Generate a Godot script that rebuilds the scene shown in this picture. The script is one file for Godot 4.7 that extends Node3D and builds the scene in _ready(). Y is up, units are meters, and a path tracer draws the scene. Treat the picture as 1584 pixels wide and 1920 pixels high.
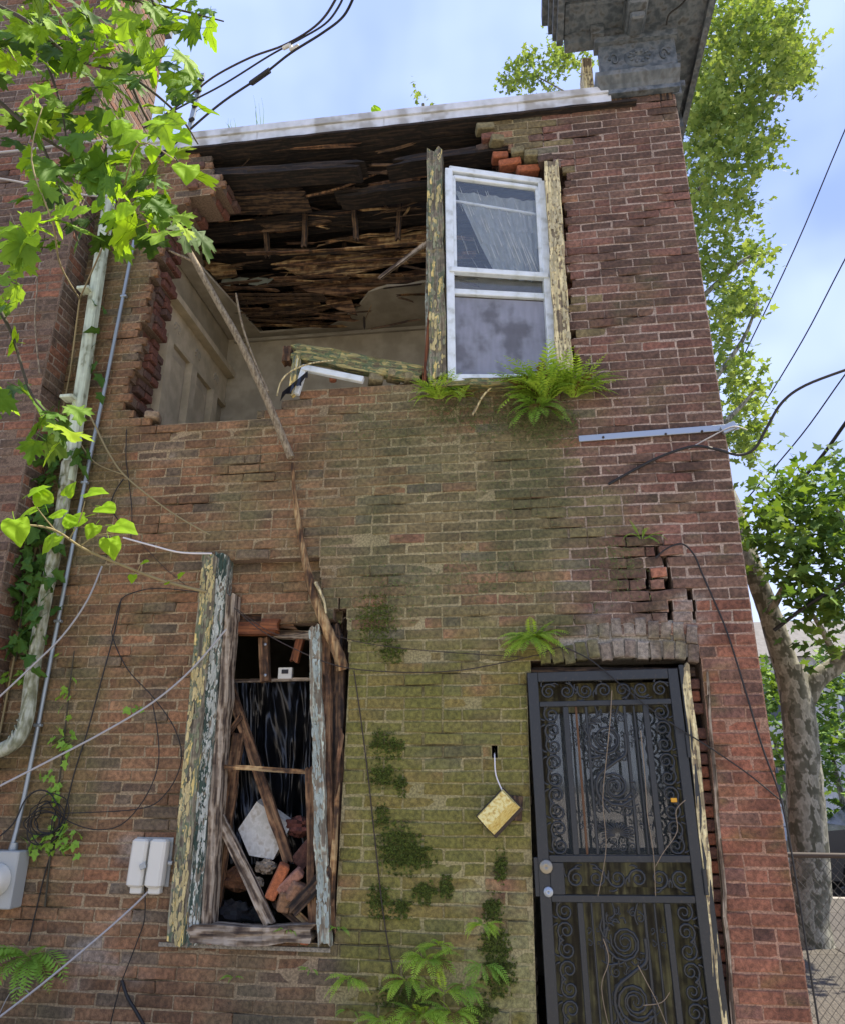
extends Node3D
# A derelict brick rowhouse seen from its yard: broken upper wall, leaning window, iron security door.

const FPX := 1396.12
var cam_basis: Basis
var cam_pos := Vector3(-1.3106, 1.5484, 4.4579)
var rng := RandomNumberGenerator.new()
var counts := {}
var M := {}
var nz := FastNoiseLite.new()
var nzf := FastNoiseLite.new()
var nzd := FastNoiseLite.new()

# ---------- pixels of the photograph to points on a plane ----------
func ray(px: float, py: float) -> Vector3:
	return cam_basis * Vector3((px - 792.0) / FPX, -(py - 960.0) / FPX, -1.0)
func P(px: float, py: float, z := 0.0) -> Vector3:
	var d := ray(px, py)
	return cam_pos + d * ((z - cam_pos.z) / d.z)
func PX(px: float, py: float, x: float) -> Vector3:
	var d := ray(px, py)
	return cam_pos + d * ((x - cam_pos.x) / d.x)
func PY(px: float, py: float, y: float) -> Vector3:
	var d := ray(px, py)
	return cam_pos + d * ((y - cam_pos.y) / d.y)
func pixel(p: Vector3) -> Vector2:
	var v := cam_basis.inverse() * (p - cam_pos)
	return Vector2(792.0 + FPX * v.x / -v.z, 960.0 - FPX * v.y / -v.z)

# ---------- a mesh being built ----------
class B:
	var v := PackedVector3Array()
	var n := PackedVector3Array()
	var c := PackedColorArray()
	var i := PackedInt32Array()
	func vert(p: Vector3, nn: Vector3, col: Color) -> int:
		v.append(p); n.append(nn); c.append(col)
		return v.size() - 1
	func tri(a: int, b: int, d: int) -> void:
		# front faces run clockwise; order the corners by the normal
		var g := (v[b] - v[a]).cross(v[d] - v[a])
		if g.dot(n[a] + n[b] + n[d]) > 0.0:
			i.append(a); i.append(d); i.append(b)
		else:
			i.append(a); i.append(b); i.append(d)
	func quad(a: Vector3, b: Vector3, d: Vector3, e: Vector3, col: Color, hint := Vector3.ZERO) -> void:
		var nn := (b - a).cross(e - a)
		if nn.length_squared() < 1e-16:
			nn = (d - b).cross(e - b)
		nn = nn.normalized()
		if hint != Vector3.ZERO and nn.dot(hint) < 0.0:
			nn = -nn
		var k := vert(a, nn, col); vert(b, nn, col); vert(d, nn, col); vert(e, nn, col)
		tri(k, k + 1, k + 2); tri(k, k + 2, k + 3)
	func flat(a: Vector3, b: Vector3, d: Vector3, col: Color, hint := Vector3.ZERO) -> void:
		var nn := (b - a).cross(d - a).normalized()
		if hint != Vector3.ZERO and nn.dot(hint) < 0.0:
			nn = -nn
		var k := vert(a, nn, col); vert(b, nn, col); vert(d, nn, col)
		tri(k, k + 1, k + 2)
	func box(t: Transform3D, s: Vector3, col: Color) -> void:
		var h := s * 0.5
		for ax in 3:
			for sg in [-1.0, 1.0]:
				var nn := Vector3.ZERO; nn[ax] = sg
				var u := Vector3.ZERO; u[(ax + 1) % 3] = 1.0
				var w := Vector3.ZERO; w[(ax + 2) % 3] = 1.0
				var q := []
				for k in [[-1, -1], [1, -1], [1, 1], [-1, 1]]:
					q.append(t * ((nn + u * k[0] + w * k[1]) * h))
				quad(q[0], q[1], q[2], q[3], col, t.basis * nn)
	# a box with its long edges cut off: size s, chamfer ch
	func cham(t: Transform3D, s: Vector3, ch: float, col: Color) -> void:
		var x := s.x * 0.5; var y := s.y * 0.5; var z := s.z * 0.5
		var ring := [Vector2(x - ch, z), Vector2(x, z - ch), Vector2(x, -z + ch), Vector2(x - ch, -z), Vector2(-x + ch, -z), Vector2(-x, -z + ch), Vector2(-x, z - ch), Vector2(-x + ch, z)]
		for k in 8:
			var a: Vector2 = ring[k]; var b: Vector2 = ring[(k + 1) % 8]
			var m := (a + b) * 0.5
			quad(t * Vector3(a.x, -y + ch, a.y), t * Vector3(b.x, -y + ch, b.y), t * Vector3(b.x, y - ch, b.y), t * Vector3(a.x, y - ch, a.y), col, t.basis * Vector3(m.x / x, 0, m.y / z))
			for sg in [-1.0, 1.0]:
				var sc := Vector2(1.0 - ch / x, 1.0 - ch / z)
				var a2: Vector2 = a * sc; var b2: Vector2 = b * sc
				quad(t * Vector3(a.x, sg * (y - ch), a.y), t * Vector3(b.x, sg * (y - ch), b.y), t * Vector3(b2.x, sg * y, b2.y), t * Vector3(a2.x, sg * y, a2.y), col, t.basis * Vector3(m.x / x, sg, m.y / z))
				flat(t * Vector3(0, sg * y, 0), t * Vector3(a2.x, sg * y, a2.y), t * Vector3(b2.x, sg * y, b2.y), col, t.basis * Vector3(0, sg, 0))
	func tube(p: PackedVector3Array, r0: float, r1: float, sides: int, col: Color, wob := 0.0, sd := 1) -> void:
		if p.size() < 2:
			return
		var rr := RandomNumberGenerator.new(); rr.seed = sd
		var t0 := (p[1] - p[0]).normalized()
		var side := t0.cross(Vector3.UP if absf(t0.y) < 0.9 else Vector3.RIGHT).normalized()
		var base := v.size()
		var m := p.size()
		for k in m:
			var t := (p[mini(k + 1, m - 1)] - p[maxi(k - 1, 0)]).normalized()
			side = (side - t * side.dot(t)).normalized()
			var up := t.cross(side)
			var r := lerpf(r0, r1, float(k) / (m - 1))
			for s in sides:
				var an := TAU * s / sides
				var d := side * cos(an) + up * sin(an)
				vert(p[k] + d * r * (1.0 + wob * rr.randf_range(-1, 1)), d, col)
		for k in m - 1:
			for s in sides:
				var a := base + k * sides + s
				var b := base + k * sides + (s + 1) % sides
				tri(a, b, b + sides); tri(a, b + sides, a + sides)
		for e in 2:
			var ring := base + (m - 1) * sides * e
			var nn := (p[0] - p[1]).normalized() if e == 0 else (p[m - 1] - p[m - 2]).normalized()
			var ctr := vert(p[0] if e == 0 else p[m - 1], nn, col)
			var first := v.size()
			for s in sides:
				vert(v[ring + s], nn, col)
			for s in sides:
				tri(ctr, first + s, first + (s + 1) % sides)
	func lathe(t: Transform3D, prof: Array, sides: int, col: Color) -> void:
		var base := v.size()
		for k in prof.size():
			var a: Vector2 = prof[maxi(k - 1, 0)]; var b: Vector2 = prof[mini(k + 1, prof.size() - 1)]
			var d := b - a
			var nr := Vector2(d.y, -d.x).normalized()
			for s in sides:
				var an := TAU * s / sides
				vert(t * Vector3(prof[k].x * cos(an), prof[k].y, prof[k].x * sin(an)), t.basis * Vector3(nr.x * cos(an), nr.y, nr.x * sin(an)), col)
		for k in prof.size() - 1:
			for s in sides:
				var a := base + k * sides + s
				var b := base + k * sides + (s + 1) % sides
				tri(a, b, b + sides); tri(a, b + sides, a + sides)
	func mesh() -> ArrayMesh:
		var arr := []
		arr.resize(Mesh.ARRAY_MAX)
		arr[Mesh.ARRAY_VERTEX] = v; arr[Mesh.ARRAY_NORMAL] = n; arr[Mesh.ARRAY_COLOR] = c; arr[Mesh.ARRAY_INDEX] = i
		var am := ArrayMesh.new()
		am.add_surface_from_arrays(Mesh.PRIMITIVE_TRIANGLES, arr)
		return am

# ---------- nodes ----------
func numbered(parent: Node, called: String) -> String:
	var key := str(parent.get_instance_id()) + called
	var k: int = counts.get(key, -1) + 1
	counts[key] = k
	return called if k == 0 else "%s_%03d" % [called, k]
func hang(o: Node3D, called: String, parent: Node = self) -> Node3D:
	o.name = numbered(parent, called)
	parent.add_child(o, true)
	return o
func obj(called: String, b: B, mat: Material, parent: Node = self, at := Transform3D.IDENTITY) -> MeshInstance3D:
	var o := MeshInstance3D.new()
	o.mesh = b.mesh()
	o.material_override = mat
	o.transform = at
	hang(o, called, parent)
	return o
func inst(called: String, mesh: Mesh, mat: Material, parent: Node, at: Transform3D) -> MeshInstance3D:
	var o := MeshInstance3D.new()
	o.mesh = mesh; o.material_override = mat; o.transform = at
	hang(o, called, parent)
	return o
func tag(o: Node, label: String, category: String, group := "") -> Node:
	o.set_meta("label", label); o.set_meta("category", category)
	if group != "":
		o.set_meta("group", group)
	return o
func thing(called: String, label: String, category: String, at := Vector3.ZERO, group := "") -> Node3D:
	var o := Node3D.new()
	hang(o, called)
	o.position = at
	tag(o, label, category, group)
	return o
func part(called: String, parent: Node) -> Node3D:
	return hang(Node3D.new(), called, parent)
# a frame whose y runs from a to b and whose z faces hint
func along(a: Vector3, b: Vector3, hint := Vector3(0, 0, 1)) -> Transform3D:
	var y := (b - a).normalized()
	var z := (hint - y * hint.dot(y))
	if z.length() < 0.01:
		z = Vector3(1, 0, 0) - y * y.x
	z = z.normalized()
	return Transform3D(Basis(y.cross(z), y, z), (a + b) * 0.5)
func smooth(p: Array, n := 6) -> PackedVector3Array:
	var out := PackedVector3Array()
	for k in p.size() - 1:
		var a: Vector3 = p[maxi(k - 1, 0)]; var b: Vector3 = p[k]; var c: Vector3 = p[k + 1]; var d: Vector3 = p[mini(k + 2, p.size() - 1)]
		for s in n:
			var t := float(s) / n
			out.append(0.5 * ((2.0 * b) + (c - a) * t + (2.0 * a - 5.0 * b + 4.0 * c - d) * t * t + (3.0 * b - a - 3.0 * c + d) * t * t * t))
	out.append(p[p.size() - 1])
	return out
# [[px, py, z], ...] to points
func px_path(list: Array) -> Array:
	var out := []
	for e in list:
		out.append(P(e[0], e[1], e[2]))
	return out
# an old board: length along y, jittered section, splintered ends
func board(length: float, w: float, t: float, sd: int, rough := 0.004, jag := 0.0) -> B:
	var b := B.new()
	var rr := RandomNumberGenerator.new(); rr.seed = sd
	var segs := maxi(2, int(length / 0.12))
	var cols := 4
	var white := Color(1, 1, 1)
	var grid := []
	for k in segs + 1:
		var y := -length * 0.5 + length * k / segs
		var ring := []
		var dx := rr.randf_range(-rough, rough)
		var tz := t * 0.5
		for s in cols + 1:
			var yy := y
			if jag > 0.0 and (k == segs or k == 0):
				yy += (1.0 if k == segs else -1.0) * rr.randf_range(-jag, jag)
			ring.append(Vector3(-w * 0.5 + w * s / cols + dx + rr.randf_range(-rough, rough) * 0.6, yy, tz + rr.randf_range(-rough, rough) * 0.7))
		var back := []
		for s in cols + 1:
			var f: Vector3 = ring[s]
			back.append(Vector3(f.x, f.y, -tz))
		grid.append([ring, back])
	for k in segs:
		for s in cols:
			b.quad(grid[k][0][s], grid[k][0][s + 1], grid[k + 1][0][s + 1], grid[k + 1][0][s], white, Vector3(0, 0, 1))
			b.quad(grid[k][1][s], grid[k][1][s + 1], grid[k + 1][1][s + 1], grid[k + 1][1][s], white, Vector3(0, 0, -1))
		b.quad(grid[k][0][0], grid[k][1][0], grid[k + 1][1][0], grid[k + 1][0][0], white, Vector3(-1, 0, 0))
		b.quad(grid[k][0][cols], grid[k][1][cols], grid[k + 1][1][cols], grid[k + 1][0][cols], white, Vector3(1, 0, 0))
	for s in cols:
		b.quad(grid[0][0][s], grid[0][0][s + 1], grid[0][1][s + 1], grid[0][1][s], white, Vector3(0, -1, 0))
		b.quad(grid[segs][0][s], grid[segs][0][s + 1], grid[segs][1][s + 1], grid[segs][1][s], white, Vector3(0, 1, 0))
	return b
func plank(called: String, a: Vector3, c: Vector3, w: float, t: float, mat: Material, parent: Node, sd: int, rough := 0.004, jag := 0.01, hint := Vector3(0, 0, 1)) -> MeshInstance3D:
	return obj(called, board(a.distance_to(c), w, t, sd, rough, jag), mat, parent, along(a, c, hint))

# ---------- materials ----------
func lin(r: float, g: float, b: float) -> Color:
	return Color(r, g, b).linear_to_srgb()
func std(col: Color, rough := 0.9, metal := 0.0) -> StandardMaterial3D:
	var m := StandardMaterial3D.new()
	m.albedo_color = col; m.roughness = rough; m.metallic = metal
	m.cull_mode = BaseMaterial3D.CULL_DISABLED
	return m
func noise_img(sd: int, freq: float, w := 256, h := 256, oct := 4) -> Image:
	var f := FastNoiseLite.new()
	f.seed = sd; f.frequency = freq; f.fractal_octaves = oct; f.noise_type = FastNoiseLite.TYPE_SIMPLEX_SMOOTH
	return f.get_seamless_image(w, h)
func tex(im: Image) -> ImageTexture:
	return ImageTexture.create_from_image(im)
# mix of three tones by streaked and fine noise; stretch > 1 draws the streaks out along v
func streaks(sd: int, stretch: int, cols: Array, cuts: Array, fine := 0.12, freq := 0.05, size := 256, blend := 0.012) -> Image:
	var a := noise_img(sd, freq, size, size / stretch, 4)
	a.resize(size, size, Image.INTERPOLATE_BILINEAR)
	var g := noise_img(sd + 7, 0.12, size, maxi(8, size / (stretch * 2)), 3)
	g.resize(size, size, Image.INTERPOLATE_BILINEAR)
	var e := noise_img(sd + 13, 0.03, size, size, 5)
	var im := Image.create(size, size, false, Image.FORMAT_RGB8)
	for y in size:
		for x in size:
			var s: float = a.get_pixel(x, y).r * 0.65 + e.get_pixel(x, y).r * 0.35
			var gr: float = 1.0 + (g.get_pixel(x, y).r - 0.5) * 2.0 * fine
			var c: Color = cols[0]
			for k in cuts.size():
				if s > cuts[k] - blend:
					c = c.lerp(cols[k + 1], clampf((s - cuts[k] + blend) / (2.0 * blend), 0.0, 1.0))
			im.set_pixel(x, y, Color(c.r * gr, c.g * gr, c.b * gr))
	return im
func from_images(im: Image, scale: float, rough := 0.9, bump := 0.0, bump_im: Image = null, world := false) -> StandardMaterial3D:
	var m := std(Color.WHITE, rough)
	m.albedo_texture = tex(im)
	m.uv1_triplanar = true
	m.uv1_world_triplanar = world
	m.uv1_scale = Vector3.ONE * scale
	m.vertex_color_use_as_albedo = true
	if bump > 0.0:
		var h: Image = bump_im if bump_im != null else im.duplicate()
		h.convert(Image.FORMAT_RGBA8)
		h.bump_map_to_normal_map(bump)
		m.normal_enabled = true
		m.normal_texture = tex(h)
	return m
func make_materials() -> void:
	# brick and mortar: the colour is in the vertices, the texture is pitting and grain
	var gi := Image.create(256, 256, false, Image.FORMAT_RGB8)
	var a := noise_img(3, 0.06, 256, 256, 5); var b := noise_img(5, 0.25, 256, 256, 2)
	var hb := Image.create(256, 256, false, Image.FORMAT_RGBA8)
	for y in 256:
		for x in 256:
			var p: float = a.get_pixel(x, y).r; var q: float = b.get_pixel(x, y).r
			var t := clampf(0.86 + (p - 0.5) * 0.42 + (q - 0.5) * 0.30, 0.35, 1.0)
			gi.set_pixel(x, y, Color(t, t * 0.985, t * 0.97))
			var hh := clampf(p * 0.6 + q * 0.4, 0, 1)
			hb.set_pixel(x, y, Color(hh, hh, hh))
	M.brick = from_images(gi, 1.9, 0.93, 2.0, hb, true)
	M.mortar = from_images(gi, 3.7, 0.96, 4.0, hb, true)
	M.plaster = from_images(streaks(61, 1, [Color(0.84, 0.84, 0.83), Color(0.90, 0.90, 0.89), Color(0.95, 0.95, 0.95)], [0.42, 0.6], 0.02, 0.02, 256, 0.1), 0.7, 0.95, 0.4, null, true)
	var wood := [Color(0.60, 0.55, 0.48), Color(0.50, 0.44, 0.36), Color(0.38, 0.32, 0.26), Color(0.24, 0.19, 0.15)]
	M.grey_wood = from_images(streaks(11, 10, wood, [0.42, 0.52, 0.62], 0.3, 0.07, 256, 0.05), 1.8, 0.92, 3.0)
	M.brown_wood = from_images(streaks(12, 10, [Color(0.52, 0.40, 0.28), Color(0.44, 0.32, 0.22), Color(0.34, 0.24, 0.16), Color(0.2, 0.14, 0.1)], [0.42, 0.52, 0.64], 0.3, 0.07, 256, 0.05), 1.8, 0.9, 3.0)
	M.dark_wood = from_images(streaks(13, 10, [Color(0.36, 0.28, 0.20), Color(0.25, 0.19, 0.145), Color(0.17, 0.13, 0.10), Color(0.10, 0.08, 0.07)], [0.42, 0.54, 0.66], 0.35, 0.07, 256, 0.05), 1.8, 0.93, 3.5)
	M.tan_wood = from_images(streaks(14, 10, [Color(0.64, 0.54, 0.38), Color(0.52, 0.40, 0.26), Color(0.38, 0.27, 0.17), Color(0.22, 0.16, 0.11)], [0.40, 0.5, 0.62], 0.35, 0.07, 256, 0.04), 1.6, 0.93, 3.5)
	M.orange_wood = from_images(streaks(15, 10, [Color(0.50, 0.30, 0.17), Color(0.42, 0.24, 0.13), Color(0.34, 0.19, 0.11)], [0.45, 0.6], 0.25, 0.07, 256, 0.05), 1.8, 0.85, 2.0)
	M.shaded_wood = from_images(streaks(16, 10, [Color(0.21, 0.165, 0.125), Color(0.14, 0.11, 0.09), Color(0.09, 0.075, 0.065)], [0.42, 0.56], 0.35, 0.07, 256, 0.05), 1.8, 0.95, 3.5)  # shade of the roof cavity put into the wood colour
	M.olive_panel = from_images(streaks(17, 10, [Color(0.46, 0.44, 0.30), Color(0.36, 0.34, 0.24), Color(0.25, 0.23, 0.17)], [0.42, 0.56], 0.3, 0.05, 256, 0.08), 1.2, 0.9, 2.5)  # streaked olive-brown, pale enough that the scrolls stand out against it
	var yellow := Color(0.84, 0.74, 0.46); var pale := Color(0.76, 0.77, 0.71); var green := Color(0.23, 0.30, 0.26); var bare := Color(0.45, 0.41, 0.34); var moss := Color(0.42, 0.43, 0.27)
	M.peel_yellow = from_images(streaks(21, 9, [green, bare, moss, Color(0.52, 0.50, 0.36), yellow, pale], [0.34, 0.42, 0.49, 0.56, 0.68], 0.3, 0.06, 320), 1.2, 0.85, 4.0)
	M.peel_white = from_images(streaks(22, 8, [bare, green, Color(0.30, 0.36, 0.32), Color(0.42, 0.45, 0.40), pale, bare], [0.36, 0.42, 0.50, 0.55, 0.64], 0.35, 0.09, 320), 1.2, 0.85, 4.0)
	M.peel_grey = from_images(streaks(23, 8, [bare, Color(0.54, 0.51, 0.44), Color(0.62, 0.66, 0.60), Color(0.38, 0.34, 0.28)], [0.42, 0.50, 0.62], 0.3, 0.05, 320, 0.03), 1.4, 0.88, 4.0)
	M.peel_cream = from_images(streaks(24, 8, [Color(0.42, 0.37, 0.29), Color(0.74, 0.68, 0.50), Color(0.81, 0.76, 0.58), Color(0.55, 0.49, 0.37)], [0.40, 0.50, 0.66], 0.3, 0.05, 320, 0.02), 1.4, 0.85, 5.0)
	M.peel_old = from_images(streaks(26, 8, [Color(0.36, 0.33, 0.27), bare, Color(0.50, 0.48, 0.40), Color(0.36, 0.40, 0.30), yellow], [0.38, 0.46, 0.54, 0.64], 0.35, 0.06, 320, 0.02), 1.2, 0.88, 4.0)
	M.peel_moss = from_images(streaks(25, 5, [Color(0.60, 0.55, 0.35), Color(0.32, 0.37, 0.25), Color(0.47, 0.45, 0.30), Color(0.35, 0.31, 0.22)], [0.42, 0.54, 0.62], 0.3, 0.04, 320, 0.03), 1.4, 0.9, 4.0)
	M.vinyl = from_images(streaks(31, 1, [Color(0.84, 0.87, 0.88), Color(0.80, 0.83, 0.83), Color(0.70, 0.72, 0.70)], [0.5, 0.68], 0.03, 0.02, 256, 0.1), 1.2, 0.5)
	M.fascia = from_images(streaks(32, 1, [Color(0.82, 0.83, 0.84), Color(0.77, 0.78, 0.78), Color(0.64, 0.63, 0.60)], [0.48, 0.66], 0.03, 0.02, 256, 0.08), 0.6, 0.45)
	M.pipe_paint = from_images(streaks(33, 5, [Color(0.74, 0.78, 0.69), Color(0.68, 0.71, 0.62), Color(0.51, 0.53, 0.43)], [0.5, 0.68], 0.08, 0.04, 256, 0.05), 1.2, 0.7)
	M.pipe_old = from_images(streaks(34, 4, [Color(0.66, 0.67, 0.60), Color(0.54, 0.55, 0.45), Color(0.40, 0.40, 0.29)], [0.45, 0.60], 0.15, 0.07, 256, 0.06), 1.8, 0.9, 2.0)
	M.conduit = std(Color(0.60, 0.63, 0.64), 0.45, 0.6)
	M.cornice = from_images(streaks(35, 1, [Color(0.26, 0.29, 0.31), Color(0.33, 0.36, 0.38), Color(0.43, 0.45, 0.46), Color(0.27, 0.27, 0.26)], [0.40, 0.54, 0.70], 0.08, 0.025, 256, 0.12), 1.3, 0.6)
	M.iron = from_images(streaks(37, 1, [Color(0.115, 0.13, 0.14), Color(0.135, 0.15, 0.158), Color(0.20, 0.18, 0.16)], [0.60, 0.72], 0.08), 4.0, 0.42)
	M.rust = std(Color(0.36, 0.25, 0.16), 0.85)
	M.steel = std(Color(0.62, 0.65, 0.68), 0.4, 0.7)
	M.brass = std(Color(0.55, 0.53, 0.48), 0.35, 0.8)
	M.white_plastic = std(Color(0.80, 0.79, 0.74), 0.55)
	M.grey_box = std(Color(0.62, 0.63, 0.61), 0.5)
	M.black_cable = std(Color(0.09, 0.085, 0.08), 0.6)
	M.brown_cable = std(Color(0.20, 0.16, 0.13), 0.7)
	M.grey_cable = std(Color(0.62, 0.61, 0.60), 0.5)
	M.white_cable = std(Color(0.84, 0.82, 0.82), 0.45)
	M.twig = from_images(streaks(41, 6, [Color(0.58, 0.53, 0.44), Color(0.49, 0.43, 0.34), Color(0.37, 0.32, 0.25)], [0.48, 0.62], 0.2), 5.0, 0.9, 2.0)
	M.straw = std(Color(0.50, 0.44, 0.36), 0.9)
	M.fence_wire = std(Color(0.30, 0.30, 0.29), 0.6, 0.3)
	M.stem = std(Color(0.55, 0.50, 0.36), 0.85)
	M.dark_twig = std(Color(0.26, 0.24, 0.18), 0.9)
	M.black_sheet = std(Color(0.06, 0.065, 0.075), 0.28)
	M.black_sheet.vertex_color_use_as_albedo = true
	M.foam = from_images(streaks(42, 1, [Color(0.76, 0.75, 0.70), Color(0.82, 0.81, 0.77), Color(0.70, 0.67, 0.60)], [0.45, 0.64], 0.04, 0.02, 256, 0.08), 2.0, 0.95, 1.0)
	M.lens = from_images(streaks(43, 1, [Color(0.87, 0.82, 0.56), Color(0.80, 0.70, 0.36), Color(0.66, 0.52, 0.24)], [0.52, 0.68], 0.05, 0.03), 5.0, 0.5)
	M.glass = std(Color(0.60, 0.66, 0.66, 0.07), 0.03)
	M.glass.transparency = BaseMaterial3D.TRANSPARENCY_ALPHA
	M.film = from_images(streaks(44, 2, [Color(0.72, 0.74, 0.73), Color(0.66, 0.67, 0.66), Color(0.82, 0.83, 0.82)], [0.5, 0.68], 0.05, 0.02, 256, 0.1), 1.2, 0.3)
	M.film.albedo_color = Color(0.88, 0.90, 0.88, 0.70)
	M.film.transparency = BaseMaterial3D.TRANSPARENCY_ALPHA
	M.screen = from_images(streaks(45, 2, [Color(0.52, 0.53, 0.57), Color(0.47, 0.48, 0.51), Color(0.36, 0.36, 0.38)], [0.5, 0.62], 0.05, 0.012, 256, 0.06), 0.8, 0.6)
	M.leaf = leaf_mat(Color(0.37, 0.49, 0.16), 0.85)
	M.leaf_b = leaf_mat(Color(0.26, 0.39, 0.10), 0.65)
	M.leaf_c = leaf_mat(Color(0.44, 0.55, 0.17), 1.0)
	M.leaf_d = leaf_mat(Color(0.19, 0.29, 0.08), 0.45)
	M.leaf_e = leaf_mat(Color(0.50, 0.58, 0.10), 1.1)
	M.dead_frond = leaf_mat(Color(0.42, 0.33, 0.17), 0.3)
	M.heart = leaf_mat(Color(0.50, 0.64, 0.12), 1.2)
	M.fern = leaf_mat(Color(0.60, 0.71, 0.25), 0.7)
	M.fern_b = leaf_mat(Color(0.48, 0.62, 0.23), 0.6)
	M.vine = leaf_mat(Color(0.23, 0.35, 0.13), 0.4)
	M.far_leaf = leaf_mat(Color.WHITE, 0.8)
	M.far_leaf.backlight = Color(0.8, 0.8, 0.5)
	M.far_leaf.vertex_color_use_as_albedo = true
	M.moss = std(Color(1, 1, 1), 0.98)
	M.moss.vertex_color_use_as_albedo = true
	M.bark = from_images(streaks(51, 2, [Color(0.32, 0.32, 0.26), Color(0.40, 0.39, 0.33), Color(0.60, 0.59, 0.53), Color(0.52, 0.51, 0.45)], [0.44, 0.50, 0.63], 0.10, 0.035, 320, 0.015), 0.8, 0.9, 2.0)
	M.gravel = from_images(streaks(52, 1, [Color(0.63, 0.60, 0.56), Color(0.57, 0.545, 0.51), Color(0.68, 0.65, 0.61)], [0.47, 0.60], 0.25, 0.1), 1.2, 0.96, 3.0, null, true)
func leaf_mat(c: Color, back: float) -> StandardMaterial3D:
	var m := std(c, 0.7)
	m.metallic_specular = 0.3
	m.backlight_enabled = true
	m.backlight = Color(0.58 * back, 0.72 * back, 0.11 * back)
	return m

# ---------- brickwork ----------
const CH := 0.068     # height of a course
const BL := 0.225     # length of a brick and its joint
func soft(x: float, a: float, b: float, s: float) -> float:
	return smoothstep(a - s, a + s, x) * (1.0 - smoothstep(b - s, b + s, x))
func area(x: float, y: float, x0: float, x1: float, y0: float, y1: float, s := 0.2) -> float:
	return soft(x, x0, x1, s) * soft(y, y0, y1, s)
# where algae grows on the wall (measured zones of the photograph), broken up by noise
func algae(x: float, y: float) -> float:
	var a := 0.0
	a = maxf(a, 0.82 * area(x, y, -2.45, -1.2, -0.5, 2.5, 0.12))
	a = maxf(a, 0.60 * area(x, y, -2.75, -0.80, 2.35, 4.15, 0.35))
	a = maxf(a, 0.70 * area(x, y, -4.7, -4.05, 1.6, 6.6, 0.15))
	a = maxf(a, 0.60 * area(x, y, -4.35, -3.9, -0.5, 3.6, 0.15))
	a = maxf(a, 0.38 * area(x, y, -3.9, -3.5, 1.6, 3.4, 0.2))
	a = maxf(a, 0.60 * area(x, y, -3.1, -2.3, -0.5, 0.72, 0.12))
	a = maxf(a, 0.48 * area(x, y, -3.4, -2.4, 2.5, 3.9, 0.25))
	a = maxf(a, 0.45 * area(x, y, -1.2, -0.45, 2.3, 3.5, 0.3))
	a += nz.get_noise_2d(x * 11.0, y * 11.0) * 0.75 + nzf.get_noise_2d(x * 45.0, y * 45.0) * 0.45
	return clampf((a - 0.26) * 1.7, 0.0, 0.9)
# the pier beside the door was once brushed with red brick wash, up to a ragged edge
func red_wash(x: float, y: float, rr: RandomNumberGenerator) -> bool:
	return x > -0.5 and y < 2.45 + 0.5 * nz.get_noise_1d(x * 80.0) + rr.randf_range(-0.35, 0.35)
func brick_tone(x: float, y: float, zone: String, rr: RandomNumberGenerator) -> Color:
	var k := rr.randf_range(0.76, 1.22) * 1.58
	var j := rr.randf()
	var c: Color
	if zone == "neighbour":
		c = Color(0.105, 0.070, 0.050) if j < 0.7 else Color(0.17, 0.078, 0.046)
	elif x > -0.98 + nz.get_noise_1d(y * 30.0) * 0.3 + rr.randf_range(-0.25, 0.25):
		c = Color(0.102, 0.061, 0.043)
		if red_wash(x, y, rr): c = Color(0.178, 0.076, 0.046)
		if j < 0.2: c = Color(0.135, 0.068, 0.049)
		elif j < 0.30: c = Color(0.14, 0.075, 0.052)
	elif x < -2.4 + rr.randf_range(-0.2, 0.2) or y > 3.3 and x < -1.9 + rr.randf_range(-0.4, 0.3):
		c = Color(0.172, 0.097, 0.050)
		if j < 0.22: c = Color(0.115, 0.085, 0.055)
		elif j < 0.30: c = Color(0.180, 0.094, 0.048)
	else:
		c = Color(0.135, 0.108, 0.052)
		if j < 0.2: c = Color(0.20, 0.110, 0.062)
		elif j < 0.32: c = Color(0.105, 0.095, 0.062)
	return Color(c.r * k, c.g * k, c.b * k)
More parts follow.
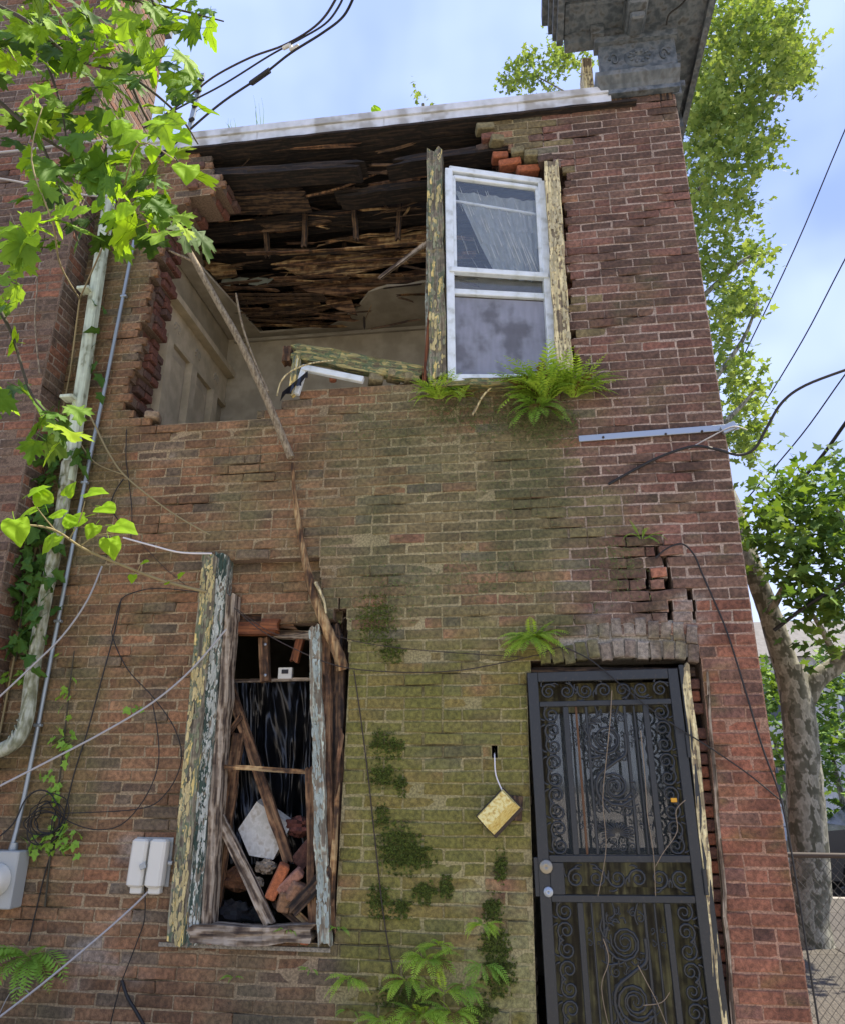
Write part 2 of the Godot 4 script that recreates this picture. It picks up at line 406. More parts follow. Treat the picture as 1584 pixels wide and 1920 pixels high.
func stain(c: Color, x: float, y: float, zone: String) -> Color:
	var a := algae(x, y) if zone == "facade" else clampf(nz.get_noise_2d(x * 9.0, y * 9.0) * 0.7 - 0.1, 0, 0.5)
	var olive := Color(0.200, 0.205, 0.036).lerp(Color(0.205, 0.185, 0.085), smoothstep(2.2, 2.6, y))
	if x < -3.4:
		olive = Color(0.165, 0.145, 0.055)
	if y < 0.75 and x < -2.35:
		olive = Color(0.145, 0.125, 0.07)
	c = c.lerp(olive, a * 0.8)
	if zone == "facade":   # black-green blotches where water has run
		var bl := area(x, y, -2.7, -0.7, 1.4, 3.95, 0.4) * 0.35 + nzd.get_noise_2d(x * 13.0 + 20.0, y * 8.0) * 0.9 + nzf.get_noise_2d(x * 55.0 + 5.0, y * 55.0) * 0.4
		c = c.lerp(Color(0.075, 0.085, 0.032), clampf((bl - 0.42) * 1.8, 0.0, 0.55))
	if zone == "facade":
		# pale lichen low down beside the door, lime bloom and old mortar smears
		var li := area(x, y, -1.72, -1.25, -0.5, 1.05, 0.1) * 0.85 + nz.get_noise_2d(x * 22.0 + 50.0, y * 22.0) * 0.75 + nzf.get_noise_2d(x * 60.0, y * 60.0) * 0.5
		c = c.lerp(Color(0.33, 0.32, 0.15), clampf((li - 0.62) * 2.2, 0, 0.75))
		var ef := area(x, y, -3.95, -3.35, 0.2, 1.3, 0.12) * 0.5 + area(x, y, -1.0, -0.28, 2.2, 2.62, 0.08) * 0.62 + 0.18 + nzd.get_noise_2d(x * 26.0, y * 26.0) * 0.7 + nzf.get_noise_2d(x * 70.0 + 9.0, y * 70.0) * 0.35
		c = c.lerp(Color(0.42, 0.38, 0.32), clampf((ef - 0.72) * 2.0, 0, 0.6))
	return c
func mortar_tone(x: float, y: float, zone: String) -> Color:
	var c := Color(0.49, 0.385, 0.305)
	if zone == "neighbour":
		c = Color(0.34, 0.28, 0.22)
	elif x < -1.1:
		c = Color(0.44, 0.38, 0.21) if x > -2.4 else Color(0.41, 0.315, 0.19)
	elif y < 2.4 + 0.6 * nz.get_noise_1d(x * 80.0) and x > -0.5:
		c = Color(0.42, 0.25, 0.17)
	var n := 1.0 + nzf.get_noise_2d(x * 30.0, y * 30.0) * 0.35
	c = Color(c.r * n, c.g * n, c.b * n)
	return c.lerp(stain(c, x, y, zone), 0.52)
# one brick on a frame (u right, v up, n out); size w x h; its colour varies over the face
func brick_into(b: B, f: Transform3D, w: float, h: float, deep: float, tone: Color, zone: String, rr: RandomNumberGenerator, place: Transform3D, worn := 1.0) -> void:
	var us := [0.0, 0.05, 0.35 + rr.randf() * 0.3, 0.95, 1.0]
	var vs := [0.0, 0.14, 0.86, 1.0]
	var ids := []
	for vi in 4:
		var row := []
		for ui in 5:
			var edge_u: bool = ui == 0 or ui == 4
			var edge_v: bool = vi == 0 or vi == 3
			var p := Vector3((us[ui] - 0.5) * w, (vs[vi] - 0.5) * h, 0)
			var nn := Vector3(0, 0, 1)
			if edge_u or edge_v:
				p.z = -0.0020 - rr.randf() * 0.0025 * worn
				p.x += rr.randf_range(-1, 1) * 0.0032 * worn
				p.y += rr.randf_range(-1, 1) * 0.0028 * worn
				if edge_u: nn.x = signf(ui - 2.0) * 0.8
				if edge_v: nn.y = signf(vi - 1.5) * 0.8
			else:
				p.z = rr.randf_range(-0.0015, 0.001)
			var wp := place * (f * p)
			var mot := 1.0 + 0.55 * nzf.get_noise_3d(wp.x * 55.0, wp.y * 75.0, wp.z * 55.0) + 0.35 * nz.get_noise_2d(wp.x * 26.0 + 30.0, wp.y * 26.0)
			row.append(b.vert(f * p, (f.basis * nn).normalized(), stain(Color(tone.r * mot, tone.g * mot, tone.b * mot), wp.x if absf(f.basis.z.x) < 0.5 else wp.x - wp.z, wp.y, zone)))
		ids.append(row)
	for vi in 3:
		for ui in 4:
			b.tri(ids[vi][ui], ids[vi][ui + 1], ids[vi + 1][ui + 1]); b.tri(ids[vi][ui], ids[vi + 1][ui + 1], ids[vi + 1][ui])
	var ring := []
	for ui in 5: ring.append(ids[0][ui])
	ring.append(ids[1][4]); ring.append(ids[2][4])
	for ui in 5: ring.append(ids[3][4 - ui])
	ring.append(ids[2][0]); ring.append(ids[1][0])
	var back := f.basis.z * deep
	for k in ring.size():
		var a: Vector3 = b.v[ring[k]]; var d: Vector3 = b.v[ring[(k + 1) % ring.size()]]
		b.quad(a, d, d - back, a - back, tone, (a + d) * 0.5 - f.origin)
func poly_span(poly: PackedVector2Array, y: float) -> Array:
	var xs := []
	for k in poly.size():
		var a := poly[k]; var c := poly[(k + 1) % poly.size()]
		if (a.y <= y) != (c.y <= y):
			xs.append(a.x + (c.x - a.x) * (y - a.y) / (c.y - a.y))
	xs.sort()
	return xs
# which bricks become named parts of their own: up to `single` of those that take up most of the picture
func own_parts(list: Array, place: Transform3D, single: int) -> Dictionary:
	var order := []
	for k in list.size():
		var e: Array = list[k]
		var a := pixel(place * Vector3(e[0] - e[2] * 0.5, e[1], 0)); var b := pixel(place * Vector3(e[0] + e[2] * 0.5, e[1], 0))
		if a.x > 0 and b.x < 1584 and a.y > 0 and a.y < 1920:
			order.append([a.distance_to(b), k])
	order.sort_custom(func(p, q): return p[0] > q[0])
	var own := {}
	for k in mini(single, order.size()):
		own[order[k][1]] = true
	return own
# A wall in the frame `place` (x right, y up, z out). Courses run from y_top down; holes are polygons.
# The bricks that show largest are parts of their own; the rest are one part.
func brick_wall(called: String, parent: Node, place: Transform3D, x0: float, x1: float, y_bot: float, y_top: float, thick: float, holes: Array, zone: String, single: int, sd: int, ragged := []) -> MeshInstance3D:
	var rr := RandomNumberGenerator.new(); rr.seed = sd
	var core := B.new()
	var list := []
	var rows := int(round((y_top - y_bot) / CH))
	for r in rows:
		var y := y_top - CH * (r + 0.5)
		var cuts := []
		for hl in holes:
			var xs: Array = poly_span(hl, y)
			for k in range(0, xs.size() - 1, 2):
				cuts.append([xs[k], xs[k + 1], ragged.has(holes.find(hl))])
		cuts.sort_custom(func(p, q): return p[0] < q[0])
		var spans := []
		var at := x0
		var rag := false
		for c in cuts:
			if c[0] > at + 0.02:
				spans.append([at, minf(c[0], x1), rag, c[2]])
			if c[1] > at:
				at = c[1]; rag = c[2]
		if at < x1 - 0.02:
			spans.append([at, x1, rag, false])
		var off := BL * 0.5 if r % 2 == 0 else 0.0
		for s in spans:
			var a: float = s[0]; var e: float = s[1]
			if s[2]: a += rr.randf_range(-0.05, 0.05)
			if s[3]: e += rr.randf_range(-0.05, 0.05)
			if e - a < 0.03:
				continue
			# mortar core of this course
			var ca := a + (0.035 if s[2] else 0.0); var ce := e - (0.035 if s[3] else 0.0)
			var steps := maxi(1, int((ce - ca) / 0.11))
			var yb := y - CH * 0.5; var yt := y + CH * 0.5
			for k in steps:
				var xa := lerpf(ca, ce, float(k) / steps); var xb := lerpf(ca, ce, float(k + 1) / steps)
				var id := core.v.size()
				for q in [Vector2(xa, yb), Vector2(xb, yb), Vector2(xb, yt), Vector2(xa, yt)]:
					var lp := Vector3(q.x, q.y, -0.0042 + nzd.get_noise_2d(q.x * 40.0, q.y * 40.0) * 0.0012)
					var w := place * lp
					if nzd.get_noise_2d(w.x * 16.0 + 70.0, w.y * 30.0) > 0.42: lp.z -= 0.012   # joints washed out
					if zone == "facade" and w.x > -0.70 and w.x < -0.37 and w.y > 2.46 and w.y < 3.0 and nzf.get_noise_2d(w.x * 50.0, w.y * 60.0) > -0.12: lp.z -= 0.035
					core.vert(lp, Vector3(0, 0, 1), mortar_tone(w.x, w.y, zone))
				core.tri(id, id + 1, id + 2); core.tri(id, id + 2, id + 3)
			var dk := Color(0.24, 0.17, 0.12)
			core.quad(Vector3(ca, yt, -0.006), Vector3(ce, yt, -0.006), Vector3(ce, yt, -thick), Vector3(ca, yt, -thick), dk, Vector3.UP)
			core.quad(Vector3(ca, yb, -0.006), Vector3(ce, yb, -0.006), Vector3(ce, yb, -thick), Vector3(ca, yb, -thick), dk, Vector3.DOWN)
			core.quad(Vector3(ca, yb, -0.006), Vector3(ca, yt, -0.006), Vector3(ca, yt, -thick), Vector3(ca, yb, -thick), dk, Vector3.LEFT)
			core.quad(Vector3(ce, yb, -0.006), Vector3(ce, yt, -0.006), Vector3(ce, yt, -thick), Vector3(ce, yb, -thick), dk, Vector3.RIGHT)
			core.quad(Vector3(ca, yb, -thick), Vector3(ce, yb, -thick), Vector3(ce, yt, -thick), Vector3(ca, yt, -thick), dk, Vector3.FORWARD)
			# bricks
			var left := x1 < 0.01 and (place * Vector3(e, y, 0)).x < -2.3
			var o := off + (float(r * 37 % 11) / 11.0 * 0.09 if left else 0.0)
			var k0 := floori((a + o - x1) / BL)
			var xk: float = x1 + k0 * BL - o
			while xk < e - 0.01:
				var ba := maxf(xk, a); var be := minf(xk + BL, e)
				xk += BL
				if be - ba < 0.035:
					continue
				var wd := be - ba - 0.0095
				if s[2] and ba == a or s[3] and be == e:
					wd += 0.004
				if rr.randf() < 0.06 and wd > 0.19:   # now and then two headers
					list.append([ba + (wd + 0.0095) * 0.25, y, wd * 0.5 - 0.005, r])
					list.append([ba + (wd + 0.0095) * 0.75, y, wd * 0.5 - 0.005, r])
				else:
					list.append([(ba + be) * 0.5, y, wd, r])
			# broken ends: the wythes behind
			for side in 2:
				if not s[2 + side]:
					continue
				for dp in 2:
					var xe := (a if side == 0 else e) + rr.randf_range(-0.03, 0.03)
					var sg := 1.0 if side == 0 else -1.0
					var fr := Transform3D(Basis.from_euler(Vector3(0, rr.randf_range(-0.08, 0.08), rr.randf_range(-0.04, 0.04))), Vector3(xe + sg * 0.05, y, -0.165 - 0.105 * dp))
					var tn := Color(0.21, 0.09, 0.06) if rr.randf() < 0.5 else Color(0.15, 0.09, 0.07)
					core.cham(fr * Transform3D(Basis(Vector3(0, 1, 0), Vector3(1, 0, 0), Vector3(0, 0, -1)), Vector3.ZERO), Vector3(0.056, 0.1, 0.095), 0.005, tn)
	var wall := obj(called, core, M.mortar, parent, place)
	var own := own_parts(list, place, single)
	var rest := B.new()
	for k in list.size():
		var e: Array = list[k]
		var w := place * Vector3(e[0], e[1], 0)
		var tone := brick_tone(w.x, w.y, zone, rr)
		var tilt := rr.randf_range(-0.012, 0.012)
		var yaw := rr.randf_range(-0.012, 0.012)
		var out := rr.randf_range(-0.002, 0.0035)
		if zone == "facade" and w.x < -1.2 and w.x > -3.4:
			tilt *= 1.8; out *= 1.8
		if zone == "facade" and w.x > -0.66 and w.x < -0.40 and w.y > 2.50 and w.y < 2.98:
			tilt += rr.randf_range(0.02, 0.12); out += rr.randf_range(-0.008, 0.014)
		var worn := 1.0
		if rr.randf() < 0.08:   # spalled face
			out -= rr.randf_range(0.0005, 0.0025); worn = 2.0
			tone = Color(tone.r * 1.12, tone.g * 1.03, tone.b)
		var f := Transform3D(Basis.from_euler(Vector3(rr.randf_range(-0.012, 0.012), yaw, tilt)), Vector3(e[0], e[1] + rr.randf_range(-0.0015, 0.0015), out))
		if own.has(k):
			var bb := B.new()
			brick_into(bb, Transform3D(f.basis, Vector3.ZERO), e[2], CH - 0.0105, 0.03, tone, zone, rr, place * Transform3D(Basis.IDENTITY, f.origin), worn)
			obj("brick", bb, M.brick, wall, Transform3D(Basis.IDENTITY, f.origin))
		else:
			brick_into(rest, f, e[2], CH - 0.0105, 0.03, tone, zone, rr, place, worn)
	if rest.v.size() > 0:
		var o := obj("brick_courses", rest, M.brick, wall)
		o.set_meta("kind", "stuff")
	return wall
func px_poly(list: Array) -> PackedVector2Array:
	var out := PackedVector2Array()
	for e in list:
		var p := P(e[0], e[1])
		out.append(Vector2(p.x, p.y))
	return out
func px_rect(x0: float, y0: float, x1: float, y1: float) -> PackedVector2Array:
	return px_poly([[x0, y0], [x1, y0], [x1, y1], [x0, y1]])

# ---------- the house ----------
var house: Node3D
func slab(called: String, parent: Node, lo: Vector3, hi: Vector3, mat: Material, col := Color(1, 1, 1)) -> MeshInstance3D:
	var b := B.new()
	var s := hi - lo
	b.box(Transform3D.IDENTITY, s, col)
	return obj(called, b, mat, parent, Transform3D(Basis.IDENTITY, (lo + hi) * 0.5))
func frame_bar(called: String, parent: Node, a: Vector3, c: Vector3, w: float, t: float, mat: Material, hint := Vector3(0, 0, 1), ch := 0.004) -> MeshInstance3D:
	var b := B.new()
	b.cham(Transform3D.IDENTITY, Vector3(w, a.distance_to(c), t), minf(ch, minf(w, t) * 0.3), Color(1, 1, 1))
	return obj(called, b, mat, parent, along(a, c, hint))
# paint lifting in curled flakes on the front of a board
func flakes(parent: Node, a: Vector3, c: Vector3, w: float, out: float, n: int, tone: Color, sd: int) -> void:
	var rr := RandomNumberGenerator.new(); rr.seed = sd
	var b := B.new()
	var ln := a.distance_to(c)
	for k in n:
		var x := rr.randf_range(-0.46, 0.46) * w; var y := rr.randf_range(-0.49, 0.49) * ln
		if nzd.get_noise_2d(x * 90.0 + sd * 50.0, y * 14.0) < -0.08: continue
		var hx := rr.randf_range(0.003, 0.011); var hy := hx * rr.randf_range(1.2, 4.5)
		var t := rr.randf_range(0.75, 1.15)
		var col := Color(tone.r * t, tone.g * t, tone.b * t)
		var ctr := Vector3(x, y, out + 0.001)
		var m := 7
		var pts := []
		for q in m:
			var an := TAU * (q + rr.randf() * 0.5) / m
			var px := clampf(x + cos(an) * hx, -w * 0.5, w * 0.5)
			pts.append(Vector3(px, y + sin(an) * hy, out + 0.001 + maxf(0.0, rr.randf_range(-0.002, 0.004))))
		for q in m:
			b.flat(ctr, pts[q], pts[(q + 1) % m], col, Vector3(0, 0, 1))
	var o := obj("paint_flakes", b, M.plaster, parent, along(a, c))
	o.set_meta("kind", "stuff")
func build_house() -> void:
	house = thing("brick_house", "derelict two-storey brick rowhouse with collapsed upper wall and iron door", "house")
	var hole_up := px_poly([[372, 270], [392, 300], [416, 335], [412, 352], [350, 374], [318, 392], [297, 480], [238, 786], [330, 792], [430, 786], [475, 780], [535, 752], [580, 727], [700, 721], [800, 716], [1074, 716], [1048, 316], [1012, 296], [975, 288], [935, 268], [915, 244], [900, 225]])
	var hole_low := px_poly([[404, 1044], [500, 1044], [598, 1044], [606, 1120], [612, 1180], [636, 1128], [650, 1150], [655, 1250], [627, 1768], [321, 1768]])
	var hole_door := px_poly([[986, 1256], [1066, 1190], [1100, 1182], [1302, 1180], [1314, 1240], [1376, 1926], [1004, 1926]])
	hole_door[5].y = 0.06; hole_door[6].y = 0.06
	var cracks := [px_rect(1243, 1044, 1250, 1066), px_rect(1250, 1062, 1257, 1086), px_rect(1246, 1086, 1260, 1108), px_rect(1287, 1106, 1298, 1124), px_rect(1298, 1120, 1304, 1160), px_rect(1252, 1136, 1261, 1158), px_rect(1210, 1072, 1218, 1102), px_rect(1228, 1028, 1234, 1046), px_rect(921, 1400, 932, 1418)]
	var wall := brick_wall("front_wall", house, Transform3D.IDENTITY, -4.62, 0.0, 0.0, 6.446, 0.30, [hole_up, hole_low, hole_door] + cracks, "facade", 300, 71, [0])
	wall.set_meta("label", "front brick wall, collapsed at the upper left, mossy in the middle")
	# older brick infill set back in the head of the lower window, sagging at its foot
	var sag := px_poly([[425, 1138], [520, 1166], [610, 1205], [610, 1260], [420, 1260]])
	brick_wall("window_infill", house, Transform3D(Basis.IDENTITY, Vector3(0, 0, -0.085)), -3.24, -2.44, 6.446 - CH * 58, 6.446 - CH * 52, 0.10, [sag], "facade", 20, 74)
	# courses under the cornice at the corner
	var f := Transform3D.IDENTITY
	brick_wall("corner_course", house, f, -0.478, 0.0, 6.446, 6.446 + CH, 0.30, [], "facade", 4, 72)
	# the side wall round the corner, the rest of the shell
	brick_wall("side_wall", house, Transform3D(Basis(Vector3(0, 0, -1), Vector3(0, 1, 0), Vector3(1, 0, 0)), Vector3(0.012, 0, -0.3 - 3.0)), -3.262, 3.0, 0.0, 6.446, 0.25, [], "facade", 0, 73)
	slab("rear_wall", house, Vector3(-4.6, 0, -6.6), Vector3(-0.05, 6.4, -6.32), M.plaster, Color(0.45, 0.40, 0.30))
	slab("party_wall", house, Vector3(-4.62, 0, -6.3), Vector3(-4.14, 6.44, -0.302), M.plaster, Color(0.42, 0.36, 0.25))
	slab("roof", house, Vector3(-4.6, 6.45, -6.6), Vector3(-0.02, 6.53, 0.0), M.dark_wood)
	slab("upper_floor", house, Vector3(-4.14, 3.05, -6.3), Vector3(-0.26, 3.2, -0.302), M.dark_wood)
	slab("ground_floor", house, Vector3(-4.14, 0.0, -6.3), Vector3(-0.26, 0.1, -0.302), M.dark_wood)
	slab("room_wall", house, Vector3(-4.14, 3.2, -1.80), Vector3(-0.26, 5.80, -1.70), M.plaster, Color(0.50, 0.43, 0.31))
	slab("inner_wall", house, Vector3(-4.14, 0.1, -2.6), Vector3(-0.26, 3.05, -2.5), M.plaster, Color(0.45, 0.40, 0.30))
	slab("closing_wall", house, Vector3(-0.30, 3.2, -6.3), Vector3(-0.255, 6.44, -0.302), M.plaster, Color(0.35, 0.31, 0.24))
	# flashing along the roof edge
	var fa := part("roof_edge_flashing", house)
	slab("face", fa, Vector3(-4.60, 6.432, 0.004), Vector3(-0.482, 6.535, 0.034), M.fascia)
	slab("lip", fa, Vector3(-4.60, 6.537, 0.0), Vector3(-0.50, 6.60, 0.050), M.fascia)
	slab("drip", fa, Vector3(-4.60, 6.424, 0.008), Vector3(-0.482, 6.431, 0.042), M.fascia)
	for k in 3:
		slab("seam", fa, Vector3(-3.3 + 1.05 * k, 6.433, 0.0345), Vector3(-3.288 + 1.05 * k, 6.534, 0.0375), M.fascia)
	build_room()
	build_cornice()
	build_upper_window()
	build_lower_window()
	build_door()
func build_room() -> void:
	var XL := -4.138
	# panelled closet front on the left wall of the upper room
	var closet := part("panelled_closet", house)
	var paint := Color(0.64, 0.53, 0.36)
	var zof := func(px, py): return PX(px, py, XL).z
	var zs := [zof.call(283, 700), zof.call(300, 700), zof.call(318, 700), zof.call(352, 720), zof.call(372, 720), zof.call(415, 740)]
	slab("frieze_board", closet, Vector3(XL, 5.02, -1.69), Vector3(XL + 0.03, 5.30, -0.32), M.plaster, paint)
	slab("crown", closet, Vector3(XL, 5.30, -1.69), Vector3(XL + 0.11, 5.36, -0.32), M.plaster, paint)
	slab("bead", closet, Vector3(XL, 4.985, -1.69), Vector3(XL + 0.045, 5.02, -0.32), M.plaster, paint)
	for k in 3:
		var z0 := -0.42 - 0.46 * k
		slab("stile", closet, Vector3(XL, 3.2, z0 - 0.10), Vector3(XL + 0.07, 4.985, z0), M.plaster, paint)
		if k < 2:
			slab("panel", closet, Vector3(XL, 3.2, z0 - 0.44), Vector3(XL + 0.012, 4.98, z0 - 0.12), M.plaster, Color(0.56, 0.47, 0.33))
			slab("panel_moulding", closet, Vector3(XL + 0.012, 3.3, z0 - 0.40), Vector3(XL + 0.026, 4.88, z0 - 0.16), M.plaster, paint)
	for k in 3:   # carved swags on the frieze
		for s in 2:
			var pts := []
			for q in 9:
				var an := q / 8.0 * 4.6
				pts.append(Vector3(XL + 0.034, 5.15 + 0.055 * sin(an) * (1.0 - q * 0.06), -0.6 - 0.42 * k + (0.05 - 0.012 * q) * (1.0 if s == 0 else -1.0)))
			var b := B.new()
			b.tube(smooth(pts, 3), 0.007, 0.004, 5, Color(0.5, 0.44, 0.33))
			obj("carved_swag", b, M.plaster, closet)
	# plaster left on the ceiling, with a torn edge
	var pl := B.new()
	var pc := Color(0.47, 0.41, 0.31)
	var cols := 22
	var last := Vector2.ZERO
	for k in cols + 1:
		var x := lerpf(-4.13, -0.32, float(k) / cols)
		var zf := -1.62
		if x < -3.86: zf = -0.35 - 0.3 * (x + 4.13) / 0.27 - 0.05 * nzf.get_noise_1d(x * 90.0)
		elif x > -2.95: zf = lerpf(-1.55, -1.05, smoothstep(-2.95, -2.5, x)) + 0.10 * nz.get_noise_1d(x * 60.0)
		if k > 0:
			var a := Vector3(last.x, 5.75, last.y); var c := Vector3(x, 5.75, zf)
			pl.quad(a, c, Vector3(x, 5.75, -1.70), Vector3(last.x, 5.75, -1.70), pc, Vector3.DOWN)
			pl.quad(a + Vector3(0, 0.025, 0), c + Vector3(0, 0.025, 0), Vector3(x, 5.775, -1.70), Vector3(last.x, 5.775, -1.70), pc, Vector3.UP)
			pl.quad(a, c, c + Vector3(0, 0.025, 0), a + Vector3(0, 0.025, 0), Color(0.5, 0.45, 0.36), Vector3(0, 0, 1))
		last = Vector2(x, zf)
	obj("ceiling_plaster", pl, M.plaster, house)
	slab("picture_rail", house, Vector3(-4.07, 5.70, -1.699), Vector3(-0.32, 5.735, -1.67), M.plaster, Color(0.45, 0.40, 0.31))
	# roof boards, rotten joists and laths over the open part
	var rr := RandomNumberGenerator.new(); rr.seed = 5
	for k in 11:
		var z := -0.02 - 0.16 * k
		plank("roof_board", Vector3(-4.12, 6.425, z), Vector3(-0.3, 6.425, z), 0.15, 0.02, M.shaded_wood, house, 900 + k, 0.003, 0.0, Vector3.DOWN)
	var jz := [-0.10, -0.36, -0.68, -1.02, -1.36]
	for k in jz.size():
		var broken: bool = k in [0, 1, 3]
		var x0 := -4.12
		var x1 := -0.3
		var y := 6.24 - 0.02 * k
		if broken:
			var xm: float = [-2.5, -2.95, 0, -3.15, 0][k]
			plank("joist", Vector3(x0, y, jz[k]), Vector3(xm, y - 0.06, jz[k] - 0.02), 0.075, 0.17, M.shaded_wood if k != 1 else M.dark_wood, house, 930 + k, 0.006, 0.11)
			plank("joist", Vector3(xm + 0.35, y - 0.10, jz[k]), Vector3(x1, y, jz[k]), 0.07, 0.16, M.shaded_wood, house, 950 + k, 0.006, 0.12)
		else:
			plank("joist", Vector3(x0, y, jz[k]), Vector3(x1, y, jz[k]), 0.075, 0.19, M.shaded_wood, house, 930 + k, 0.006, 0.0)
	# hangers between the joists
	for h in [[-3.05, -0.55], [-2.62, -0.52], [-2.20, -0.55], [-3.45, -0.62], [-2.35, -0.95], [-2.85, -1.2]]:
		plank("hanger", Vector3(h[0], 6.40, h[1]), Vector3(h[0] + rr.randf_range(-0.06, 0.06), 5.88, h[1] - 0.05), 0.045, 0.03, M.dark_wood, house, 970 + int(h[0] * 100), 0.005, 0.02)
	# laths, most of them snapped
	for k in 30:
		var z := -0.52 - 0.040 * k
		var x := -4.10 + rr.randf_range(0, 0.15)
		while x < -1.75:
			var ln := rr.randf_range(0.35, 1.5)
			var e := minf(x + ln, -1.6)
			var droop := rr.randf_range(0.0, 0.05) if rr.randf() < 0.7 else rr.randf_range(0.04, 0.13)
			if rr.randf() < (0.30 if z > -0.85 else 0.58) and e - x > 0.15:
				plank("lath", Vector3(x, 5.80 + rr.randf_range(-0.015, 0.02), z), Vector3(e, 5.80 - droop, z + rr.randf_range(-0.03, 0.03)), rr.randf_range(0.026, 0.038), 0.008, [M.dark_wood, M.brown_wood, M.tan_wood, M.dark_wood, M.dark_wood][rr.randi() % 5], house, 1000 + k * 7 + int(x * 10), 0.004, 0.025, Vector3.DOWN)
			x = e + rr.randf_range(0.0, 0.12)
	# bigger rotten slabs of boarding and plaster keys
	var slabs := [[385, 372, 555, 356, -0.40, 0.10, "dark"], [470, 322, 700, 330, -0.22, 0.07, "dark"], [690, 348, 800, 330, -0.30, 0.06, "brown"], [430, 288, 665, 272, -0.06, 0.05, "brown"], [520, 498, 805, 470, -0.95, 0.10, "tan"], [540, 508, 680, 515, -0.98, 0.07, "tan"], [560, 540, 800, 520, -1.12, 0.08, "brown"], [380, 505, 445, 502, -0.95, 0.07, "tan"], [390, 415, 620, 425, -0.62, 0.05, "tan"], [400, 438, 570, 430, -0.68, 0.04, "brown"], [610, 455, 805, 425, -0.75, 0.05, "tan"], [600, 592, 670, 598, -1.35, 0.09, "brown"], [390, 470, 600, 468, -0.82, 0.06, "dark"], [420, 530, 560, 528, -1.05, 0.08, "dark"], [455, 590, 620, 580, -1.34, 0.07, "dark"]]
	for k in slabs.size():
		var e: Array = slabs[k]
		plank("rotten_board", P(e[0], e[1], e[4]), P(e[2], e[3], e[4]), e[5] * 0.6, 0.018, M[e[6] + "_wood"], house, 1200 + k, 0.010, 0.09, Vector3(0, -0.7, 0.7))
	# splinters hanging from all of it
	for k in 90:
		var px := rr.randf_range(380, 800); var py := rr.randf_range(285, 600)
		var z := lerpf(-0.12, -1.3, clampf((py - 290.0) / 300.0, 0, 1)) + rr.randf_range(-0.05, 0.05)
		var a := P(px, py, z)
		var d := Vector3(rr.randf_range(0.12, 0.5), rr.randf_range(-0.06, 0.05), rr.randf_range(-0.06, 0.06)) * (1.0 if rr.randf() < 0.5 else -1.0)
		if rr.randf() < 0.12: d = Vector3(rr.randf_range(-0.05, 0.05), -rr.randf_range(0.06, 0.16), 0.02)
		plank("splinter", a, a + d, rr.randf_range(0.006, 0.022), 0.006, [M.dark_wood, M.shaded_wood, M.brown_wood, M.tan_wood, M.dark_wood][rr.randi() % 5], house, 1400 + k, 0.004, 0.03, Vector3(0, -0.6, 0.8))
	# broad shards of rotten boarding and clinging plaster
	var shards := [[[[522, 495], [560, 481], [640, 478], [720, 470], [800, 462], [802, 488], [720, 500], [662, 514], [600, 521], [560, 514]], -0.95, M.tan_wood], [[[550, 536], [600, 528], [700, 520], [802, 504], [800, 531], [700, 543], [640, 553], [580, 549]], -1.08, M.brown_wood], [[[385, 490], [440, 495], [443, 514], [402, 521], [388, 508]], -0.95, M.tan_wood], [[[600, 555], [660, 558], [669, 592], [640, 584], [614, 574]], -1.22, M.brown_wood], [[[470, 408], [560, 398], [624, 412], [560, 424], [500, 426]], -0.60, M.dark_wood], [[[650, 452], [740, 440], [802, 428], [800, 452], [720, 462]], -0.78, M.tan_wood], [[[390, 376], [450, 362], [548, 358], [560, 372], [500, 388], [420, 392]], -0.42, M.dark_wood]]
	for e in shards:
		var sb := B.new()
		var ctr := Vector3.ZERO
		var ring := []
		for q in e[0]: ring.append(P(q[0] + rr.randf_range(-4, 4), q[1] + rr.randf_range(-3, 3), e[1] + rr.randf_range(-0.015, 0.015)))
		for q in ring: ctr += q / ring.size()
		var tb := Transform3D(Basis(Vector3(0, -1, 0), Vector3(1, 0, 0), Vector3(0, 0, 1)), ctr)   # grain runs along the board
		var inv := tb.affine_inverse()
		for k in ring.size():
			var a: Vector3 = inv * ring[k]; var c: Vector3 = inv * ring[(k + 1) % ring.size()]
			var bk := Vector3(0, 0, -0.02)
			sb.flat(Vector3.ZERO, a, c, Color(1, 1, 1), Vector3(0, 0, 1)); sb.flat(bk, a + bk, c + bk, Color(1, 1, 1), Vector3(0, 0, -1))
			sb.quad(a, c, c + bk, a + bk, Color(1, 1, 1), a + c)
		obj("board_shard", sb, e[2], house, tb)
	# torn grey paper, a loose stick, a bowed strip
	var tp := B.new()
	for k in 6:
		var a := P(418 + 17 * k, 520 + 4 * (k % 2), -1.0); var c := P(435 + 17 * k, 522 - 3 * (k % 2), -1.0)
		tp.quad(a, c, c + Vector3(0.01, -0.12 + 0.05 * (k % 3), 0.03), a + Vector3(0.0, -0.10 + 0.03 * (k % 2), 0.02), Color(0.30, 0.31, 0.24), Vector3(0, 0, 1))
	obj("torn_paper", tp, M.plaster, house)
	plank("loose_stick", P(712, 522, -0.30), P(806, 452, -0.18), 0.03, 0.022, M.grey_wood, house, 1301, 0.004, 0.02)
	var bw := B.new()
	bw.tube(smooth(px_path([[575, 368, -0.3], [640, 352, -0.28], [720, 322, -0.25], [800, 312, -0.2]]), 5), 0.012, 0.008, 5, Color(1, 1, 1), 0.2)
	obj("bowed_strip", bw, M.brown_wood, house)
